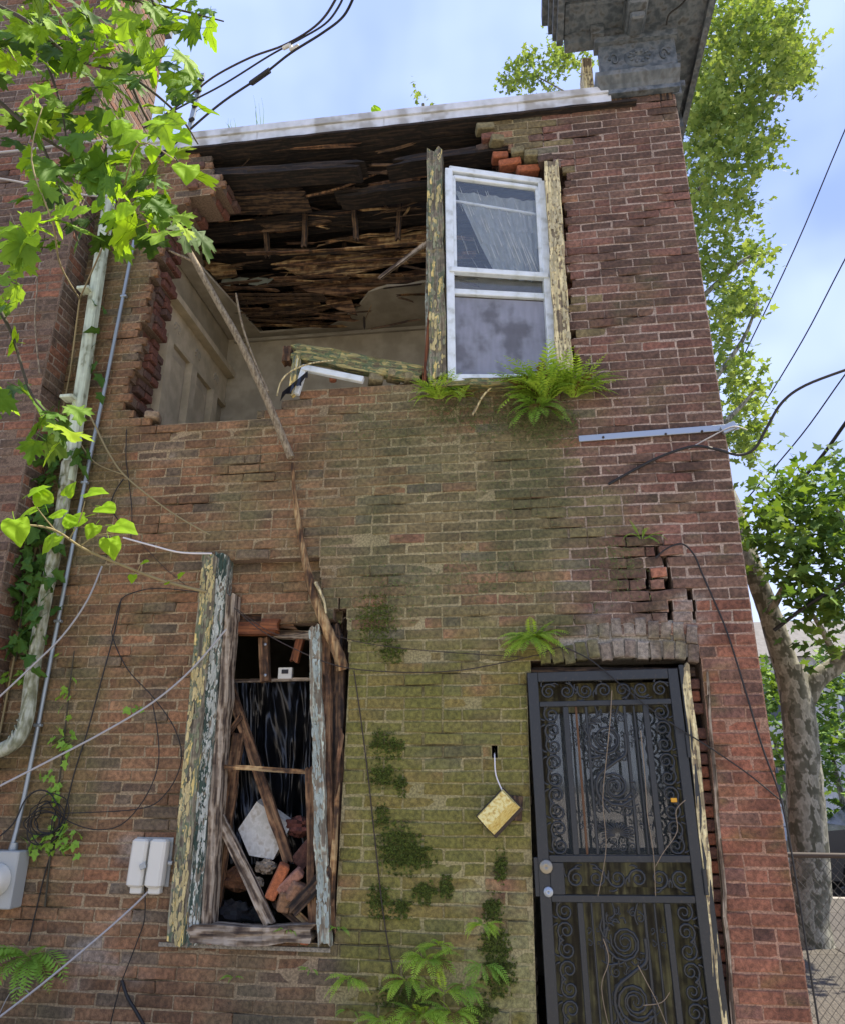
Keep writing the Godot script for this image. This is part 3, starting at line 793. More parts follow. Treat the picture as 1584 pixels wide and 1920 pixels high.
func build_cornice() -> void:
	var c := part("cornice", house)
	# frieze panel on the front wall
	slab("frieze_panel", c, Vector3(-0.545, 6.62, 0.002), Vector3(0.03, 7.0, 0.075), M.cornice)
	slab("frieze_cap", c, Vector3(-0.575, 6.985, 0.0), Vector3(0.05, 7.045, 0.11), M.cornice)
	slab("base_moulding", c, Vector3(-0.50, 6.515, 0.0), Vector3(0.03, 6.555, 0.05), M.cornice)
	var bm := B.new()   # sloping moulding under the frieze
	var prof := [Vector2(0.05, 6.555), Vector2(0.07, 6.58), Vector2(0.125, 6.62), Vector2(0.135, 6.65), Vector2(0.075, 6.66)]
	for k in prof.size() - 1:
		var a: Vector2 = prof[k]; var d: Vector2 = prof[k + 1]
		var e0 := 0.53 + a.x * 0.5; var e1 := 0.53 + d.x * 0.5
		bm.quad(Vector3(-e0, a.y, a.x), Vector3(0.03, a.y, a.x), Vector3(0.03, d.y, d.x), Vector3(-e1, d.y, d.x), Color(1, 1, 1), Vector3(0, -0.6, 1))
		bm.quad(Vector3(-e0, a.y, a.x), Vector3(-e0, a.y, 0.0), Vector3(-e1, d.y, 0.0), Vector3(-e1, d.y, d.x), Color(1, 1, 1), Vector3(-1, -0.5, 0))
		bm.quad(Vector3(0.03, a.y, a.x), Vector3(0.03, a.y, 0.0), Vector3(0.03, d.y, 0.0), Vector3(0.03, d.y, d.x), Color(1, 1, 1), Vector3(1, 0, 0))
	obj("frieze_moulding", bm, M.cornice, c)
	var rb := B.new()
	var rt := Transform3D(Basis(Vector3(1.25, 0, 0), Vector3(0, 0, 1), Vector3(0, -1, 0)), Vector3(-0.25, 6.82, 0.076))
	rb.lathe(rt, [Vector2(0.012, -0.02), Vector2(0.035, 0.004), Vector2(0.05, 0.022), Vector2(0.062, 0.012), Vector2(0.075, 0.02), Vector2(0.09, 0.0)], 20, Color(1, 1, 1))
	for k in 10:
		var an := TAU * k / 10
		rb.cham(rt * Transform3D(Basis(Vector3.UP, an), Vector3(cos(an) * 0.055, 0.018, -sin(an) * 0.055)), Vector3(0.03, 0.02, 0.014), 0.004, Color(1, 1, 1))
	obj("rosette", rb, M.cornice, c)
	for s in [-1, 1]:
		var sc := B.new()
		var pts := []
		for q in 14:
			var an := q * 0.5
			var r := 0.075 - 0.0045 * q
			pts.append(Vector3(-0.25 + s * (0.185 + cos(an) * r * 0.5), 6.82 + sin(an) * r, 0.082))
		sc.tube(smooth(pts, 2), 0.010, 0.006, 5, Color(1, 1, 1))
		obj("frieze_scroll", sc, M.cornice, c)
	# soffit that returns over the front wall and runs on along the street side
	slab("soffit", c, Vector3(-0.86, 7.16, 0.03), Vector3(0.30, 7.19, 0.50), M.cornice)
	slab("soffit_back", c, Vector3(-0.80, 7.05, 0.0), Vector3(0.06, 7.16, 0.085), M.cornice)
	slab("street_soffit", c, Vector3(0.005, 7.16, -6.0), Vector3(0.30, 7.19, 0.03), M.cornice)
	slab("street_frieze", c, Vector3(-0.02, 6.50, -6.0), Vector3(0.05, 7.16, -0.002), M.cornice)
	slab("street_moulding", c, Vector3(0.05, 6.95, -6.0), Vector3(0.11, 7.03, -0.1), M.cornice)
	slab("street_ledge", c, Vector3(0.05, 6.60, -6.0), Vector3(0.09, 6.65, -0.02), M.cornice)
	# panels and ribs of the soffit
	slab("soffit_rib", c, Vector3(-0.80, 7.135, 0.31), Vector3(0.24, 7.16, 0.34), M.cornice)
	slab("soffit_rib", c, Vector3(-0.80, 7.135, 0.09), Vector3(-0.77, 7.16, 0.31), M.cornice)
	# crown steps on the end and the front
	var st := [[0.86, 7.10, 7.16, 0.0], [0.89, 7.16, 7.24, 0.03], [0.92, 7.24, 7.34, 0.05], [0.965, 7.34, 7.46, 0.08]]
	for e in st:
		slab("crown_end", c, Vector3(-e[0], e[1], 0.03), Vector3(-e[0] + 0.05, e[2] - 0.002, 0.50 + e[3]), M.cornice)
		slab("crown_front", c, Vector3(-e[0] + 0.051, e[1], 0.46 + e[3]), Vector3(0.30 + e[3], e[2] - 0.002, 0.50 + e[3]), M.cornice)
		slab("crown_street", c, Vector3(0.27 + e[3], e[1], -6.0), Vector3(0.305 + e[3], e[2] - 0.002, 0.459 + e[3]), M.cornice)
	slab("crown_top", c, Vector3(-0.96, 7.461, 0.03), Vector3(0.38, 7.48, 0.58), M.cornice)
	slab("crown_top", c, Vector3(-0.1, 7.461, -6.0), Vector3(0.38, 7.48, 0.029), M.cornice)
	# the bracket over the frieze, and the smaller blocks
	var br := B.new()
	br.cham(Transform3D(Basis.IDENTITY, Vector3(-0.27, 7.11, 0.22)), Vector3(0.15, 0.14, 0.30), 0.012, Color(1, 1, 1))
	br.cham(Transform3D(Basis.from_euler(Vector3(0.25, 0, 0)), Vector3(-0.27, 7.03, 0.19)), Vector3(0.11, 0.06, 0.22), 0.012, Color(1, 1, 1))
	br.cham(Transform3D(Basis.IDENTITY, Vector3(-0.27, 7.15, 0.22)), Vector3(0.18, 0.03, 0.34), 0.006, Color(1, 1, 1))
	obj("bracket", br, M.cornice, c)
	slab("dentil", c, Vector3(-0.60, 7.05, 0.085), Vector3(-0.50, 7.15, 0.14), M.cornice)
	for k in 6:
		slab("street_bracket", c, Vector3(0.05, 6.98, -0.9 - 0.9 * k), Vector3(0.26, 7.16, -0.78 - 0.9 * k), M.cornice)
	var wi := B.new()
	wi.tube(smooth([Vector3(-0.03, 7.06, 0.13), Vector3(-0.01, 7.11, 0.18), Vector3(0.08, 7.13, 0.24), Vector3(0.18, 7.145, 0.40), Vector3(0.26, 7.15, 0.5)], 5), 0.007, 0.007, 5, Color(1, 1, 1))
	obj("cornice_cable", wi, M.black_cable, c)
	slab("end_block", c, Vector3(-0.66, 6.60, -0.30), Vector3(-0.585, 7.05, -0.06), M.peel_cream)
func build_upper_window() -> void:
	var w := part("upper_window", house)
	w.set_meta("label", "leaning white vinyl double-hung window with scratched panes")
	var tl := P(840, 322, 0.10); var tr := P(1013, 346, -0.05); var bl := P(846, 714, 0.07); var br := P(1035, 714, -0.03)
	var fn := (br - bl).cross(tl - bl).normalized()
	# frame of two steps
	frame_bar("frame_stile", w, bl, tl, 0.055, 0.085, M.vinyl, fn)
	frame_bar("frame_stile", w, br, tr, 0.055, 0.085, M.vinyl, fn)
	frame_bar("frame_head", w, tl, tr, 0.05, 0.08, M.vinyl, fn)
	frame_bar("frame_sill", w, bl, br, 0.05, 0.10, M.vinyl, fn)
	var at := func(u: float, v: float, out := 0.0) -> Vector3: return bl.lerp(br, u).lerp(tl.lerp(tr, u), v) + fn * out
	frame_bar("sash_stile", w, at.call(0.05, 0.49, 0.012), at.call(0.05, 0.97, 0.012), 0.03, 0.035, M.vinyl, fn)
	frame_bar("sash_stile", w, at.call(0.95, 0.49, 0.012), at.call(0.95, 0.97, 0.012), 0.03, 0.035, M.vinyl, fn)
	frame_bar("sash_rail", w, at.call(0.05, 0.965, 0.012), at.call(0.95, 0.965, 0.012), 0.03, 0.035, M.vinyl, fn)
	frame_bar("meeting_rail", w, at.call(-0.01, 0.487, 0.03), at.call(1.01, 0.487, 0.03), 0.042, 0.05, M.vinyl, fn)
	frame_bar("lower_rail", w, at.call(0.03, 0.40, -0.005), at.call(0.97, 0.40, -0.005), 0.045, 0.035, M.vinyl, fn)
	frame_bar("inner_rail", w, at.call(0.05, 0.875, -0.05), at.call(0.95, 0.855, -0.05), 0.018, 0.02, M.vinyl, fn)
	var sheet := func(called: String, u0: float, u1: float, v0: float, v1: float, out: float, mat: Material) -> void:
		var b := B.new()
		var ctr: Vector3 = at.call((u0 + u1) * 0.5, (v0 + v1) * 0.5, out)
		b.quad(at.call(u0, v0, out) - ctr, at.call(u1, v0, out) - ctr, at.call(u1, v1, out) - ctr, at.call(u0, v1, out) - ctr, Color(1, 1, 1), fn)
		var e := fn * -0.004
		b.quad(at.call(u0, v0, out) - ctr + e, at.call(u1, v0, out) - ctr + e, at.call(u1, v1, out) - ctr + e, at.call(u0, v1, out) - ctr + e, Color(1, 1, 1), -fn)
		obj(called, b, mat, w, Transform3D(Basis.IDENTITY, ctr))
	sheet.call("pane", 0.06, 0.94, 0.50, 0.95, 0.012, M.glass)
	sheet.call("pane", 0.04, 0.96, 0.41, 0.48, -0.005, M.glass)
	sheet.call("insect_screen", 0.03, 0.97, 0.03, 0.38, -0.012, M.screen)
	# a sheet of plastic film stretched behind the upper pane, and a dark blind below the rail
	var cu := B.new()
	for k in 42:
		var u0 := 0.10 + 0.0207 * k; var u1 := u0 + 0.0207
		var lean := func(u: float, v: float) -> Vector3: return at.call(lerpf(0.07, 0.50, 1.0 - v) * (1.0 - (u - 0.10) / 0.87) + 0.95 * (u - 0.10) / 0.87, lerpf(0.50, 0.93, v), -0.055 + 0.008 * sin(u * 30.0 + v * 5.0) + 0.004 * sin(u * 77.0 - v * 9.0))
		for q in 5:
			cu.quad(lean.call(u0, q / 5.0), lean.call(u1, q / 5.0), lean.call(u1, (q + 1) / 5.0), lean.call(u0, (q + 1) / 5.0), Color(1, 1, 1), fn)
	obj("plastic_film", cu, M.film, w)
	sheet.call("blind", 0.03, 0.97, 0.34, 0.39, -0.03, M.dark_wood)
	# scratches in the glass, as shallow white scores
	var sc := B.new()
	var rr := RandomNumberGenerator.new(); rr.seed = 9
	for k in 46:
		var u := rr.randf_range(0.08, 0.86); var v := rr.randf_range(0.53, 0.93)
		var ln := rr.randf_range(0.02, 0.10)
		if k < 6:
			u = 0.55 + 0.06 * k; v = 0.74 - 0.02 * k; ln = 0.16
		var a: Vector3 = at.call(u, v, 0.0145); var c: Vector3 = at.call(minf(0.94, u + ln * 0.75), maxf(0.51, v - ln), 0.0145)
		var wd := rr.randf_range(0.0008, 0.002)
		var s := (c - a).normalized().cross(fn) * wd
		sc.quad(a - s * 0.3, c - s, c + s, a + s * 0.3, Color(0.62, 0.64, 0.63), fn)
	obj("scratches", sc, M.plaster, w)
	# old wooden casings on both sides
	plank("casing", P(822, 716, 0.03), P(814, 291, 0.03), 0.115, 0.12, M.peel_old, w, 31, 0.006, 0.03)
	flakes(w, P(822, 716, 0.03), P(814, 291, 0.03), 0.115, 0.061, 120, Color(0.62, 0.52, 0.25), 5)
	flakes(w, P(822, 716, 0.03), P(814, 291, 0.03), 0.115, 0.061, 60, Color(0.34, 0.35, 0.22), 6)
	flakes(w, P(1058, 702, 0.02), P(1032, 312, 0.02), 0.105, 0.051, 260, Color(0.66, 0.58, 0.36), 7)
	plank("casing_edge", P(801, 716, 0.0), P(806, 300, 0.0), 0.035, 0.10, M.peel_grey, w, 32, 0.005, 0.03)
	plank("casing", P(1058, 702, 0.02), P(1032, 312, 0.02), 0.105, 0.10, M.peel_cream, w, 33, 0.005, 0.02)
	plank("splinter", P(795, 722, 0.05), P(806, 560, 0.05), 0.02, 0.015, M.orange_wood, w, 34, 0.004, 0.03)
	slab("sill_bed", w, Vector3(-1.90, 4.03, -0.28), Vector3(-0.94, 4.075, 0.01), M.peel_moss)
	plank("sill", P(812, 724, 0.06), P(1066, 716, 0.06), 0.05, 0.10, M.peel_moss, w, 35, 0.006, 0.01)
	# loose bricks sticking out over the window head
	var lb := [[908, 243, 0.0, 0.14, "moss"], [914, 262, 0.0, 0.10, "red"], [930, 265, 0.02, 0.10, "moss"], [905, 282, -0.06, 0.10, "dark"], [936, 297, -0.04, 0.12, "bright"], [955, 310, -0.02, 0.17, "bright"], [988, 322, -0.04, 0.17, "bright"], [970, 288, 0.02, 0.10, "moss"], [994, 294, 0.02, 0.10, "moss"], [1022, 303, 0.02, 0.11, "dark"], [941, 278, -0.12, 0.14, "bright"]]
	var tone := {"moss": Color(0.25, 0.22, 0.12), "red": Color(0.22, 0.10, 0.07), "dark": Color(0.12, 0.08, 0.06), "bright": Color(0.42, 0.14, 0.06)}
	for e in lb:
		var b := B.new()
		b.cham(Transform3D(Basis(Vector3(0, 1, 0), Vector3(-1, 0, 0), Vector3(0, 0, 1)), Vector3.ZERO), Vector3(0.058, e[3], 0.10), 0.007, tone[e[4]])
		obj("broken_brick", b, M.brick, w, Transform3D(Basis.from_euler(Vector3(0.1, rr.randf_range(-0.4, 0.4), rr.randf_range(0.0, 0.15))), P(e[0], e[1], e[2])))
func build_lower_window() -> void:
	var w := part("lower_window", house)
	w.set_meta("label", "glassless lower window frame with peeling yellow and green paint")
	plank("casing", P(334, 1768, 0.02), P(398, 1045, 0.02), 0.10, 0.07, M.peel_old, w, 51, 0.004, 0.02)
	plank("casing", P(364, 1766, -0.01), P(422, 1040, -0.01), 0.085, 0.10, M.peel_white, w, 52, 0.004, 0.03)
	flakes(w, P(334, 1768, 0.02), P(398, 1045, 0.02), 0.10, 0.036, 520, Color(0.66, 0.54, 0.26), 15)
	flakes(w, P(334, 1768, 0.02), P(398, 1045, 0.02), 0.10, 0.036, 200, Color(0.27, 0.28, 0.17), 16)
	flakes(w, P(364, 1766, -0.01), P(422, 1040, -0.01), 0.085, 0.051, 420, Color(0.55, 0.57, 0.50), 17)
	flakes(w, P(364, 1766, -0.01), P(422, 1040, -0.01), 0.085, 0.051, 260, Color(0.05, 0.085, 0.065), 18)
	flakes(w, P(611, 1768, 0.03), P(592, 1176, 0.03), 0.066, 0.036, 260, Color(0.42, 0.48, 0.43), 19)
	plank("frame_stile", P(392, 1752, -0.02), P(438, 1120, -0.02), 0.06, 0.10, M.grey_wood, w, 53, 0.006, 0.02)
	plank("frame_edge", P(398, 1740, -0.10), P(434, 1180, -0.10), 0.05, 0.05, M.dark_wood, w, 54, 0.005, 0.02)
	plank("frame_stile", P(611, 1768, 0.03), P(592, 1176, 0.03), 0.066, 0.07, M.peel_grey, w, 55, 0.006, 0.03)
	plank("frame_stile", P(622, 1745, -0.02), P(613, 1190, -0.02), 0.055, 0.09, M.brown_wood, w, 56, 0.008, 0.03)
	plank("frame_edge", P(636, 1600, -0.06), P(634, 1180, -0.06), 0.07, 0.05, M.dark_wood, w, 57, 0.008, 0.04)
	plank("splinter", P(628, 1600, 0.02), P(640, 1378, 0.02), 0.022, 0.012, M.brown_wood, w, 58, 0.006, 0.04)
	plank("splinter", P(622, 1690, 0.03), P(634, 1480, 0.03), 0.03, 0.014, M.tan_wood, w, 59, 0.006, 0.05)
	plank("meeting_rail", P(396, 1436, -0.02), P(580, 1447, -0.02), 0.026, 0.03, M.tan_wood, w, 60, 0.002, 0.005)
	plank("sash_stile", P(588, 1742, -0.02), P(582, 1440, -0.02), 0.045, 0.04, M.brown_wood, w, 61, 0.005, 0.01)
	plank("sash_stile", P(400, 1700, -0.03), P(408, 1440, -0.03), 0.045, 0.04, M.grey_wood, w, 62, 0.005, 0.02)
	plank("sill", P(362, 1750, 0.0), P(592, 1752, 0.0), 0.085, 0.11, M.grey_wood, w, 63, 0.012, 0.02)
	# ledge of old lime under the sill
	var lg := B.new()
	for k in 14:
		var a := P(300 + 23 * k, 1772, 0.0); var c := P(300 + 23 * (k + 1), 1772, 0.0)
		var z0 := 0.015 + 0.012 * nzf.get_noise_1d(k * 30.0); var z1 := 0.015 + 0.012 * nzf.get_noise_1d((k + 1) * 30.0)
		lg.quad(Vector3(a.x, 0.695, z0), Vector3(c.x, 0.695, z1), Vector3(c.x, 0.715, z1), Vector3(a.x, 0.715, z0), Color(0.36, 0.33, 0.26), Vector3(0, 0, 1))
		lg.quad(Vector3(a.x, 0.715, z0), Vector3(c.x, 0.715, z1), Vector3(c.x, 0.722, -0.28), Vector3(a.x, 0.722, -0.28), Color(0.30, 0.27, 0.21), Vector3.UP)
	obj("ledge", lg, M.mortar, w)
	# broken timbers in the head of the opening
	plank("lintel", P(425, 1178, -0.10), P(520, 1180, -0.10), 0.075, 0.08, M.orange_wood, w, 64, 0.006, 0.03)
	plank("lintel", P(516, 1190, -0.2), P(592, 1192, -0.2), 0.05, 0.05, M.grey_wood, w, 65, 0.005, 0.02)
	plank("head_board", P(432, 1152, -0.14), P(560, 1168, -0.14), 0.10, 0.04, M.brown_wood, w, 66, 0.006, 0.04)
	plank("head_board", P(490, 1170, -0.06), P(524, 1172, -0.06), 0.07, 0.04, M.orange_wood, w, 67, 0.005, 0.01)
	plank("strut", P(499, 1278, -0.16), P(496, 1196, -0.16), 0.058, 0.05, M.brown_wood, w, 68, 0.003, 0.005)
	for y in [1208, 1266]:
		var sb := B.new()
		sb.lathe(Transform3D(Basis(Vector3(1, 0, 0), Vector3(0, 0, 1), Vector3(0, -1, 0)), Vector3.ZERO), [Vector2(0.010, 0.0), Vector2(0.009, 0.005), Vector2(0.0005, 0.007)], 8, Color(1, 1, 1))
		obj("screw", sb, M.steel, w, Transform3D(Basis.IDENTITY, P(498, y, -0.133)))
	plank("strut", P(553, 1240, -0.2), P(564, 1196, -0.2), 0.05, 0.04, M.orange_wood, w, 69, 0.003, 0.01)
	plank("cross_rail", P(430, 1277, -0.22), P(590, 1273, -0.22), 0.02, 0.03, M.grey_wood, w, 70, 0.003, 0.005)
	# dangling wall beside the right stile: dark boards deep in the gap
	for k in 3:
		plank("rotten_board", P(632 + 8 * k, 1240, -0.12 - 0.03 * k), P(628 + 10 * k, 1122, -0.12 - 0.03 * k), 0.05, 0.02, M.dark_wood, w, 75 + k, 0.01, 0.05)
func build_door() -> void:
	# flat arch of two rings of bricks on end
	var ar := part("door_arch", house)
	var rr := RandomNumberGenerator.new(); rr.seed = 17
	slab("arch_bed", ar, Vector3(-1.25, 2.24, -0.29), Vector3(-0.31, 2.455, -0.016), M.mortar, Color(0.44, 0.41, 0.34))
	for ring in 2:
		var n := 13
		for k in n:
			var u := (k + 0.5) / n
			var x := lerpf(-1.23, -0.315, u)
			var rise := 0.035 * (1.0 - pow(2.0 * u - 1.0, 2.0))
			var y := 2.268 + ring * (0.112 + 0.012 * sin(u * 5.0)) + rise - 0.02 * absf(sin(u * 7.0)) * (1 - ring)
			if ring == 1 and k < 3:
				continue
			var b := B.new()
			var tone := Color(0.17, 0.12, 0.09).lerp(Color(0.34, 0.31, 0.25), rr.randf() * 0.7)
			if ring == 0 and k < 5: tone = Color(0.22, 0.2, 0.1)
			var ang := -(u - 0.5) * 0.30 + rr.randf_range(-0.09, 0.09)
			var o := Vector3(x, y + rr.randf_range(-0.008, 0.008) - (0.016 if k == 5 else 0.0), rr.randf_range(-0.010, 0.014))
			var fr := Transform3D(Basis(Vector3(0, 0, 1), ang), Vector3.ZERO)
			brick_into(b, fr, 0.060, 0.104, 0.10, tone, "facade", rr, Transform3D(Basis.IDENTITY, o))
			obj("arch_brick", b, M.brick, ar, Transform3D(Basis.IDENTITY, o))
	# reveal of broken brick ends on the right of the opening
	for k in 30:
		var y := 2.16 - k * CH
		if rr.randf() < 0.18: continue
		var b := B.new()
		b.cham(Transform3D(Basis(Vector3(0, 1, 0), Vector3(-1, 0, 0), Vector3(0, 0, 1)), Vector3.ZERO), Vector3(0.058, 0.07, 0.10), 0.006, Color(0.17, 0.085, 0.06) if rr.randf() < 0.7 else Color(0.3, 0.11, 0.06))
		obj("reveal_brick", b, M.brick, ar, Transform3D(Basis.from_euler(Vector3(0, rr.randf_range(-0.15, 0.15), rr.randf_range(-0.05, 0.05))), Vector3(-0.345 - rr.randf() * 0.02 - k * 0.0006, y, -0.10)))
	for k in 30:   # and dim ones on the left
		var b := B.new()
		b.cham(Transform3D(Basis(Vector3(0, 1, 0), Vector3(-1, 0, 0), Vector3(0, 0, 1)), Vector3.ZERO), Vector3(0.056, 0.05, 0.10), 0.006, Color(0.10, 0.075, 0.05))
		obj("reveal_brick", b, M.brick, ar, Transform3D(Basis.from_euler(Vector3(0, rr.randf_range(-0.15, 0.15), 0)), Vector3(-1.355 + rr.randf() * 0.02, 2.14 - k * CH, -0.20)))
	var d := part("security_door", house)
	d.set_meta("label", "black wrought-iron security door with scrollwork, leaning in its frame")
	var bl := Vector3(-1.272, 0.115, 0.02)
	var ang := 0.0155
	d.transform = Transform3D(Basis(Vector3(0, 0, 1), ang), bl)
	var W := 0.845
	var H := 2.04
	var q := func(x0: float, y0: float, x1: float, y1: float, t: float, called: String, mat: Material) -> void:
		var b := B.new()
		b.cham(Transform3D(Basis.IDENTITY, Vector3.ZERO), Vector3(x1 - x0, y1 - y0, t), minf(0.003, (x1 - x0) * 0.25), Color(1, 1, 1))
		obj(called, b, mat, d, Transform3D(Basis.IDENTITY, Vector3((x0 + x1) * 0.5, (y0 + y1) * 0.5, 0)))
	q.call(0.0, 0.0, 0.06, H, 0.045, "stile", M.iron)
	q.call(W - 0.055, 0.0, W, H, 0.045, "stile", M.iron)
	q.call(0.06, H - 0.055, W - 0.055, H, 0.045, "rail", M.iron)
	var ya := H - 0.165   # under the top band
	q.call(0.06, ya - 0.03, W - 0.055, ya, 0.04, "rail", M.iron)
	var yb := 1.075
	q.call(0.06, yb - 0.035, W - 0.055, yb, 0.04, "rail", M.iron)
	q.call(0.06, yb - 0.035 - 0.155 - 0.035, W - 0.055, yb - 0.035 - 0.155, 0.04, "rail", M.iron)
	q.call(0.06, yb - 0.035 - 0.155, 0.135, yb - 0.035, 0.038, "lock_plate", M.iron)
	q.call(0.06, 0.0, W - 0.055, 0.06, 0.045, "rail", M.iron)
	var yc := yb - 0.225
	for seg in [[ya - 0.03, yb], [yc, 0.06]]:
		var y1: float = seg[0]; var y0: float = seg[1]
		q.call(0.19, y0, 0.222, y1, 0.03, "flat_bar", M.iron)
		q.call(0.632, y0, 0.664, y1, 0.03, "flat_bar", M.iron)
		q.call(0.258, y0, 0.270, y1, 0.014, "bar", M.rust if y0 > 0.5 else M.iron)
		q.call(0.312, y0, 0.328, y1, 0.016, "bar", M.iron)
		q.call(0.524, y0, 0.540, y1, 0.016, "bar", M.iron)
		q.call(0.578, y0, 0.590, y1, 0.014, "bar", M.iron)
	var spiral := func(ctr: Vector2, r: float, turns: float, start: float, dir: float, thick: float, called := "scroll") -> void:
		var pts := []
		var n := int(turns * 11)
		for k in n + 1:
			var u := float(k) / n
			var an := start + dir * TAU * turns * u
			var rr2 := lerpf(r, r * 0.16, pow(u, 0.8))
			pts.append(Vector3(cos(an) * rr2, sin(an) * rr2, 0.004))
		var b := B.new()
		b.tube(PackedVector3Array(pts), thick, thick * 0.6, 5, Color(1, 1, 1))
		# a leaf curling off the outside
		for l in 2:
			var a2 := start + dir * (0.5 + 1.4 * l)
			var o := Vector3(cos(a2) * r, sin(a2) * r, 0.004)
			var tn := Vector3(-sin(a2), cos(a2), 0) * dir
			var ot := Vector3(cos(a2), sin(a2), 0)
			b.tube(smooth([o, o - tn * r * 0.35 + ot * r * 0.22, o - tn * r * 0.75 + ot * r * 0.20], 3), thick, thick * 0.35, 5, Color(1, 1, 1))
		obj(called, b, M.iron, d, Transform3D(Basis.IDENTITY, Vector3(ctr.x, ctr.y, 0.0)))
	# narrow columns of scrolls at the sides
	for seg in [[ya - 0.03, yb], [yc, 0.06]]:
		var y1: float = seg[0]; var y0: float = seg[1]
		var n := 9
		for k in n:
			var y := lerpf(y1, y0, (k + 0.5) / n)
			var dr := 1.0 if k % 2 == 0 else -1.0
			spiral.call(Vector2(0.125, y), 0.051, 1.7, 1.9 * dr, dr, 0.0085)
			spiral.call(Vector2(0.727, y), 0.051, 1.7, PI - 1.9 * dr, -dr, 0.0085)
		# C-scrolls on the thin bars
		for yy in [lerpf(y1, y0, 0.2), lerpf(y1, y0, 0.78)]:
			for xx in [[0.264, 1.0], [0.264, -1.0], [0.584, 1.0], [0.584, -1.0]]:
				for s in [-1.0, 1.0]:
					spiral.call(Vector2(xx[0] + xx[1] * 0.022, yy + s * 0.032), 0.016, 1.1, (0.0 if xx[1] > 0 else PI) + s * 1.2, -s * xx[1], 0.004, "small_scroll")
		# the big double scroll in the middle, with acanthus leaves
		var cy1 := lerpf(y1, y0, 0.23); var cy2 := lerpf(y1, y0, 0.56)
		for e in [[Vector2(0.415, cy1), 1.0, 2.4], [Vector2(0.44, cy2), -1.0, 5.6]]:
			spiral.call(e[0], 0.104, 2.0, e[2], e[1], 0.0095, "large_scroll")
			spiral.call(e[0] + Vector2(0.008, 0.0), 0.082, 1.5, e[2] + 0.3, e[1], 0.0075, "large_scroll")
			var lf := B.new()
			for k in 13:
				var an: float = e[2] - e[1] * 1.0 + e[1] * 0.36 * k
				var rad := 0.100
				var o := Vector3(cos(an) * rad, sin(an) * rad, 0.006)
				var ot := Vector3(cos(an), sin(an), 0)
				var tn: Vector3 = Vector3(-sin(an), cos(an), 0) * e[1]
				lf.tube(smooth([o - ot * 0.012, o + ot * 0.010 + tn * 0.012, o + ot * 0.004 + tn * 0.03], 3), 0.007, 0.0025, 5, Color(1, 1, 1))
			obj("acanthus", lf, M.iron, d, Transform3D(Basis.IDENTITY, Vector3(e[0].x, e[0].y, 0.0)))
		var st := B.new()
		var sx := 0.43
		st.tube(smooth([Vector3(sx + 0.09, cy1 + 0.02, 0.006), Vector3(sx + 0.085, cy1 - 0.08, 0.006), Vector3(sx + 0.02, (cy1 + cy2) * 0.5, 0.006), Vector3(sx - 0.07, cy2 + 0.06, 0.006), Vector3(sx - 0.085, cy2 - 0.03, 0.006), Vector3(sx - 0.03, cy2 - 0.13, 0.006)], 6), 0.011, 0.009, 6, Color(1, 1, 1))
		st.tube(smooth([Vector3(sx - 0.06, y1, 0.004), Vector3(sx - 0.05, y1 - 0.05, 0.004), Vector3(sx - 0.075, y1 - 0.08, 0.004), Vector3(sx - 0.03, cy1 + 0.09, 0.004)], 4), 0.006, 0.006, 5, Color(1, 1, 1))
		st.tube(smooth([Vector3(sx + 0.07, y1, 0.004), Vector3(sx + 0.05, y1 - 0.06, 0.004), Vector3(sx + 0.06, cy1 + 0.08, 0.004)], 4), 0.006, 0.006, 5, Color(1, 1, 1))
		obj("scroll_stem", st, M.iron, d)
		# smaller curls that fill the panel
		for e in [[0.355, 0.10, 0.026], [0.505, 0.09, 0.026], [0.505, 0.36, 0.030], [0.360, 0.40, 0.030], [0.350, 0.70, 0.028], [0.500, 0.72, 0.034], [0.43, 0.40, 0.022], [0.47, 0.06, 0.020], [0.385, 0.05, 0.020], [0.36, 0.80, 0.024], [0.505, 0.84, 0.024]]:
			spiral.call(Vector2(e[0], lerpf(y1, y0, e[1])), e[2], 1.5, e[1] * 20.0, 1.0 if int(e[1] * 100) % 2 == 0 else -1.0, 0.0055, "small_scroll")
		# palmette at the foot of the panel
		var pm := B.new()
		for k in 15:
			var an := lerpf(-0.3, PI + 0.3, k / 14.0)
			var o := Vector3(sx, lerpf(y1, y0, 0.87), 0.006)
			var dv := Vector3(cos(an), sin(an) * 0.8, 0)
			pm.tube(smooth([o + dv * 0.015, o + dv * 0.05 + Vector3(0, 0, 0.01), o + dv * 0.085 + Vector3(0, -0.012, 0.0)], 3), 0.007, 0.004, 5, Color(1, 1, 1))
		obj("palmette", pm, M.iron, d)
		for k in 4:
			spiral.call(Vector2(sx - 0.075 + 0.05 * k, lerpf(y1, y0, 0.95)), 0.024, 1.4, 1.0 + k, 1.0 if k % 2 == 0 else -1.0, 0.005, "small_scroll")
	# bands of scrolls at the top and beside the lock
	for k in 7:
		spiral.call(Vector2(0.115 + 0.104 * k, H - 0.11), 0.049, 1.7, 0.6 + k, 1.0 if k % 2 == 0 else -1.0, 0.0085)
	for k in 6:
		spiral.call(Vector2(0.195 + 0.107 * k, yb - 0.112), 0.052, 1.7, 1.1 + 0.8 * k, 1.0 if k % 2 == 0 else -1.0, 0.0085)
	# lock and knob rose
	for e in [[0.042, yb - 0.055, 0.036, "knob_rose"], [0.046, yb - 0.175, 0.026, "lock_cylinder"]]:
		var lk := B.new()
		lk.lathe(Transform3D(Basis(Vector3(1, 0, 0), Vector3(0, 0, 1), Vector3(0, -1, 0)), Vector3.ZERO), [Vector2(e[2], 0.0), Vector2(e[2], 0.006), Vector2(e[2] * 0.85, 0.012), Vector2(e[2] * 0.55, 0.012), Vector2(e[2] * 0.45, 0.018), Vector2(e[2] * 0.2, 0.014), Vector2(0.0005, 0.010)], 18, Color(1, 1, 1))
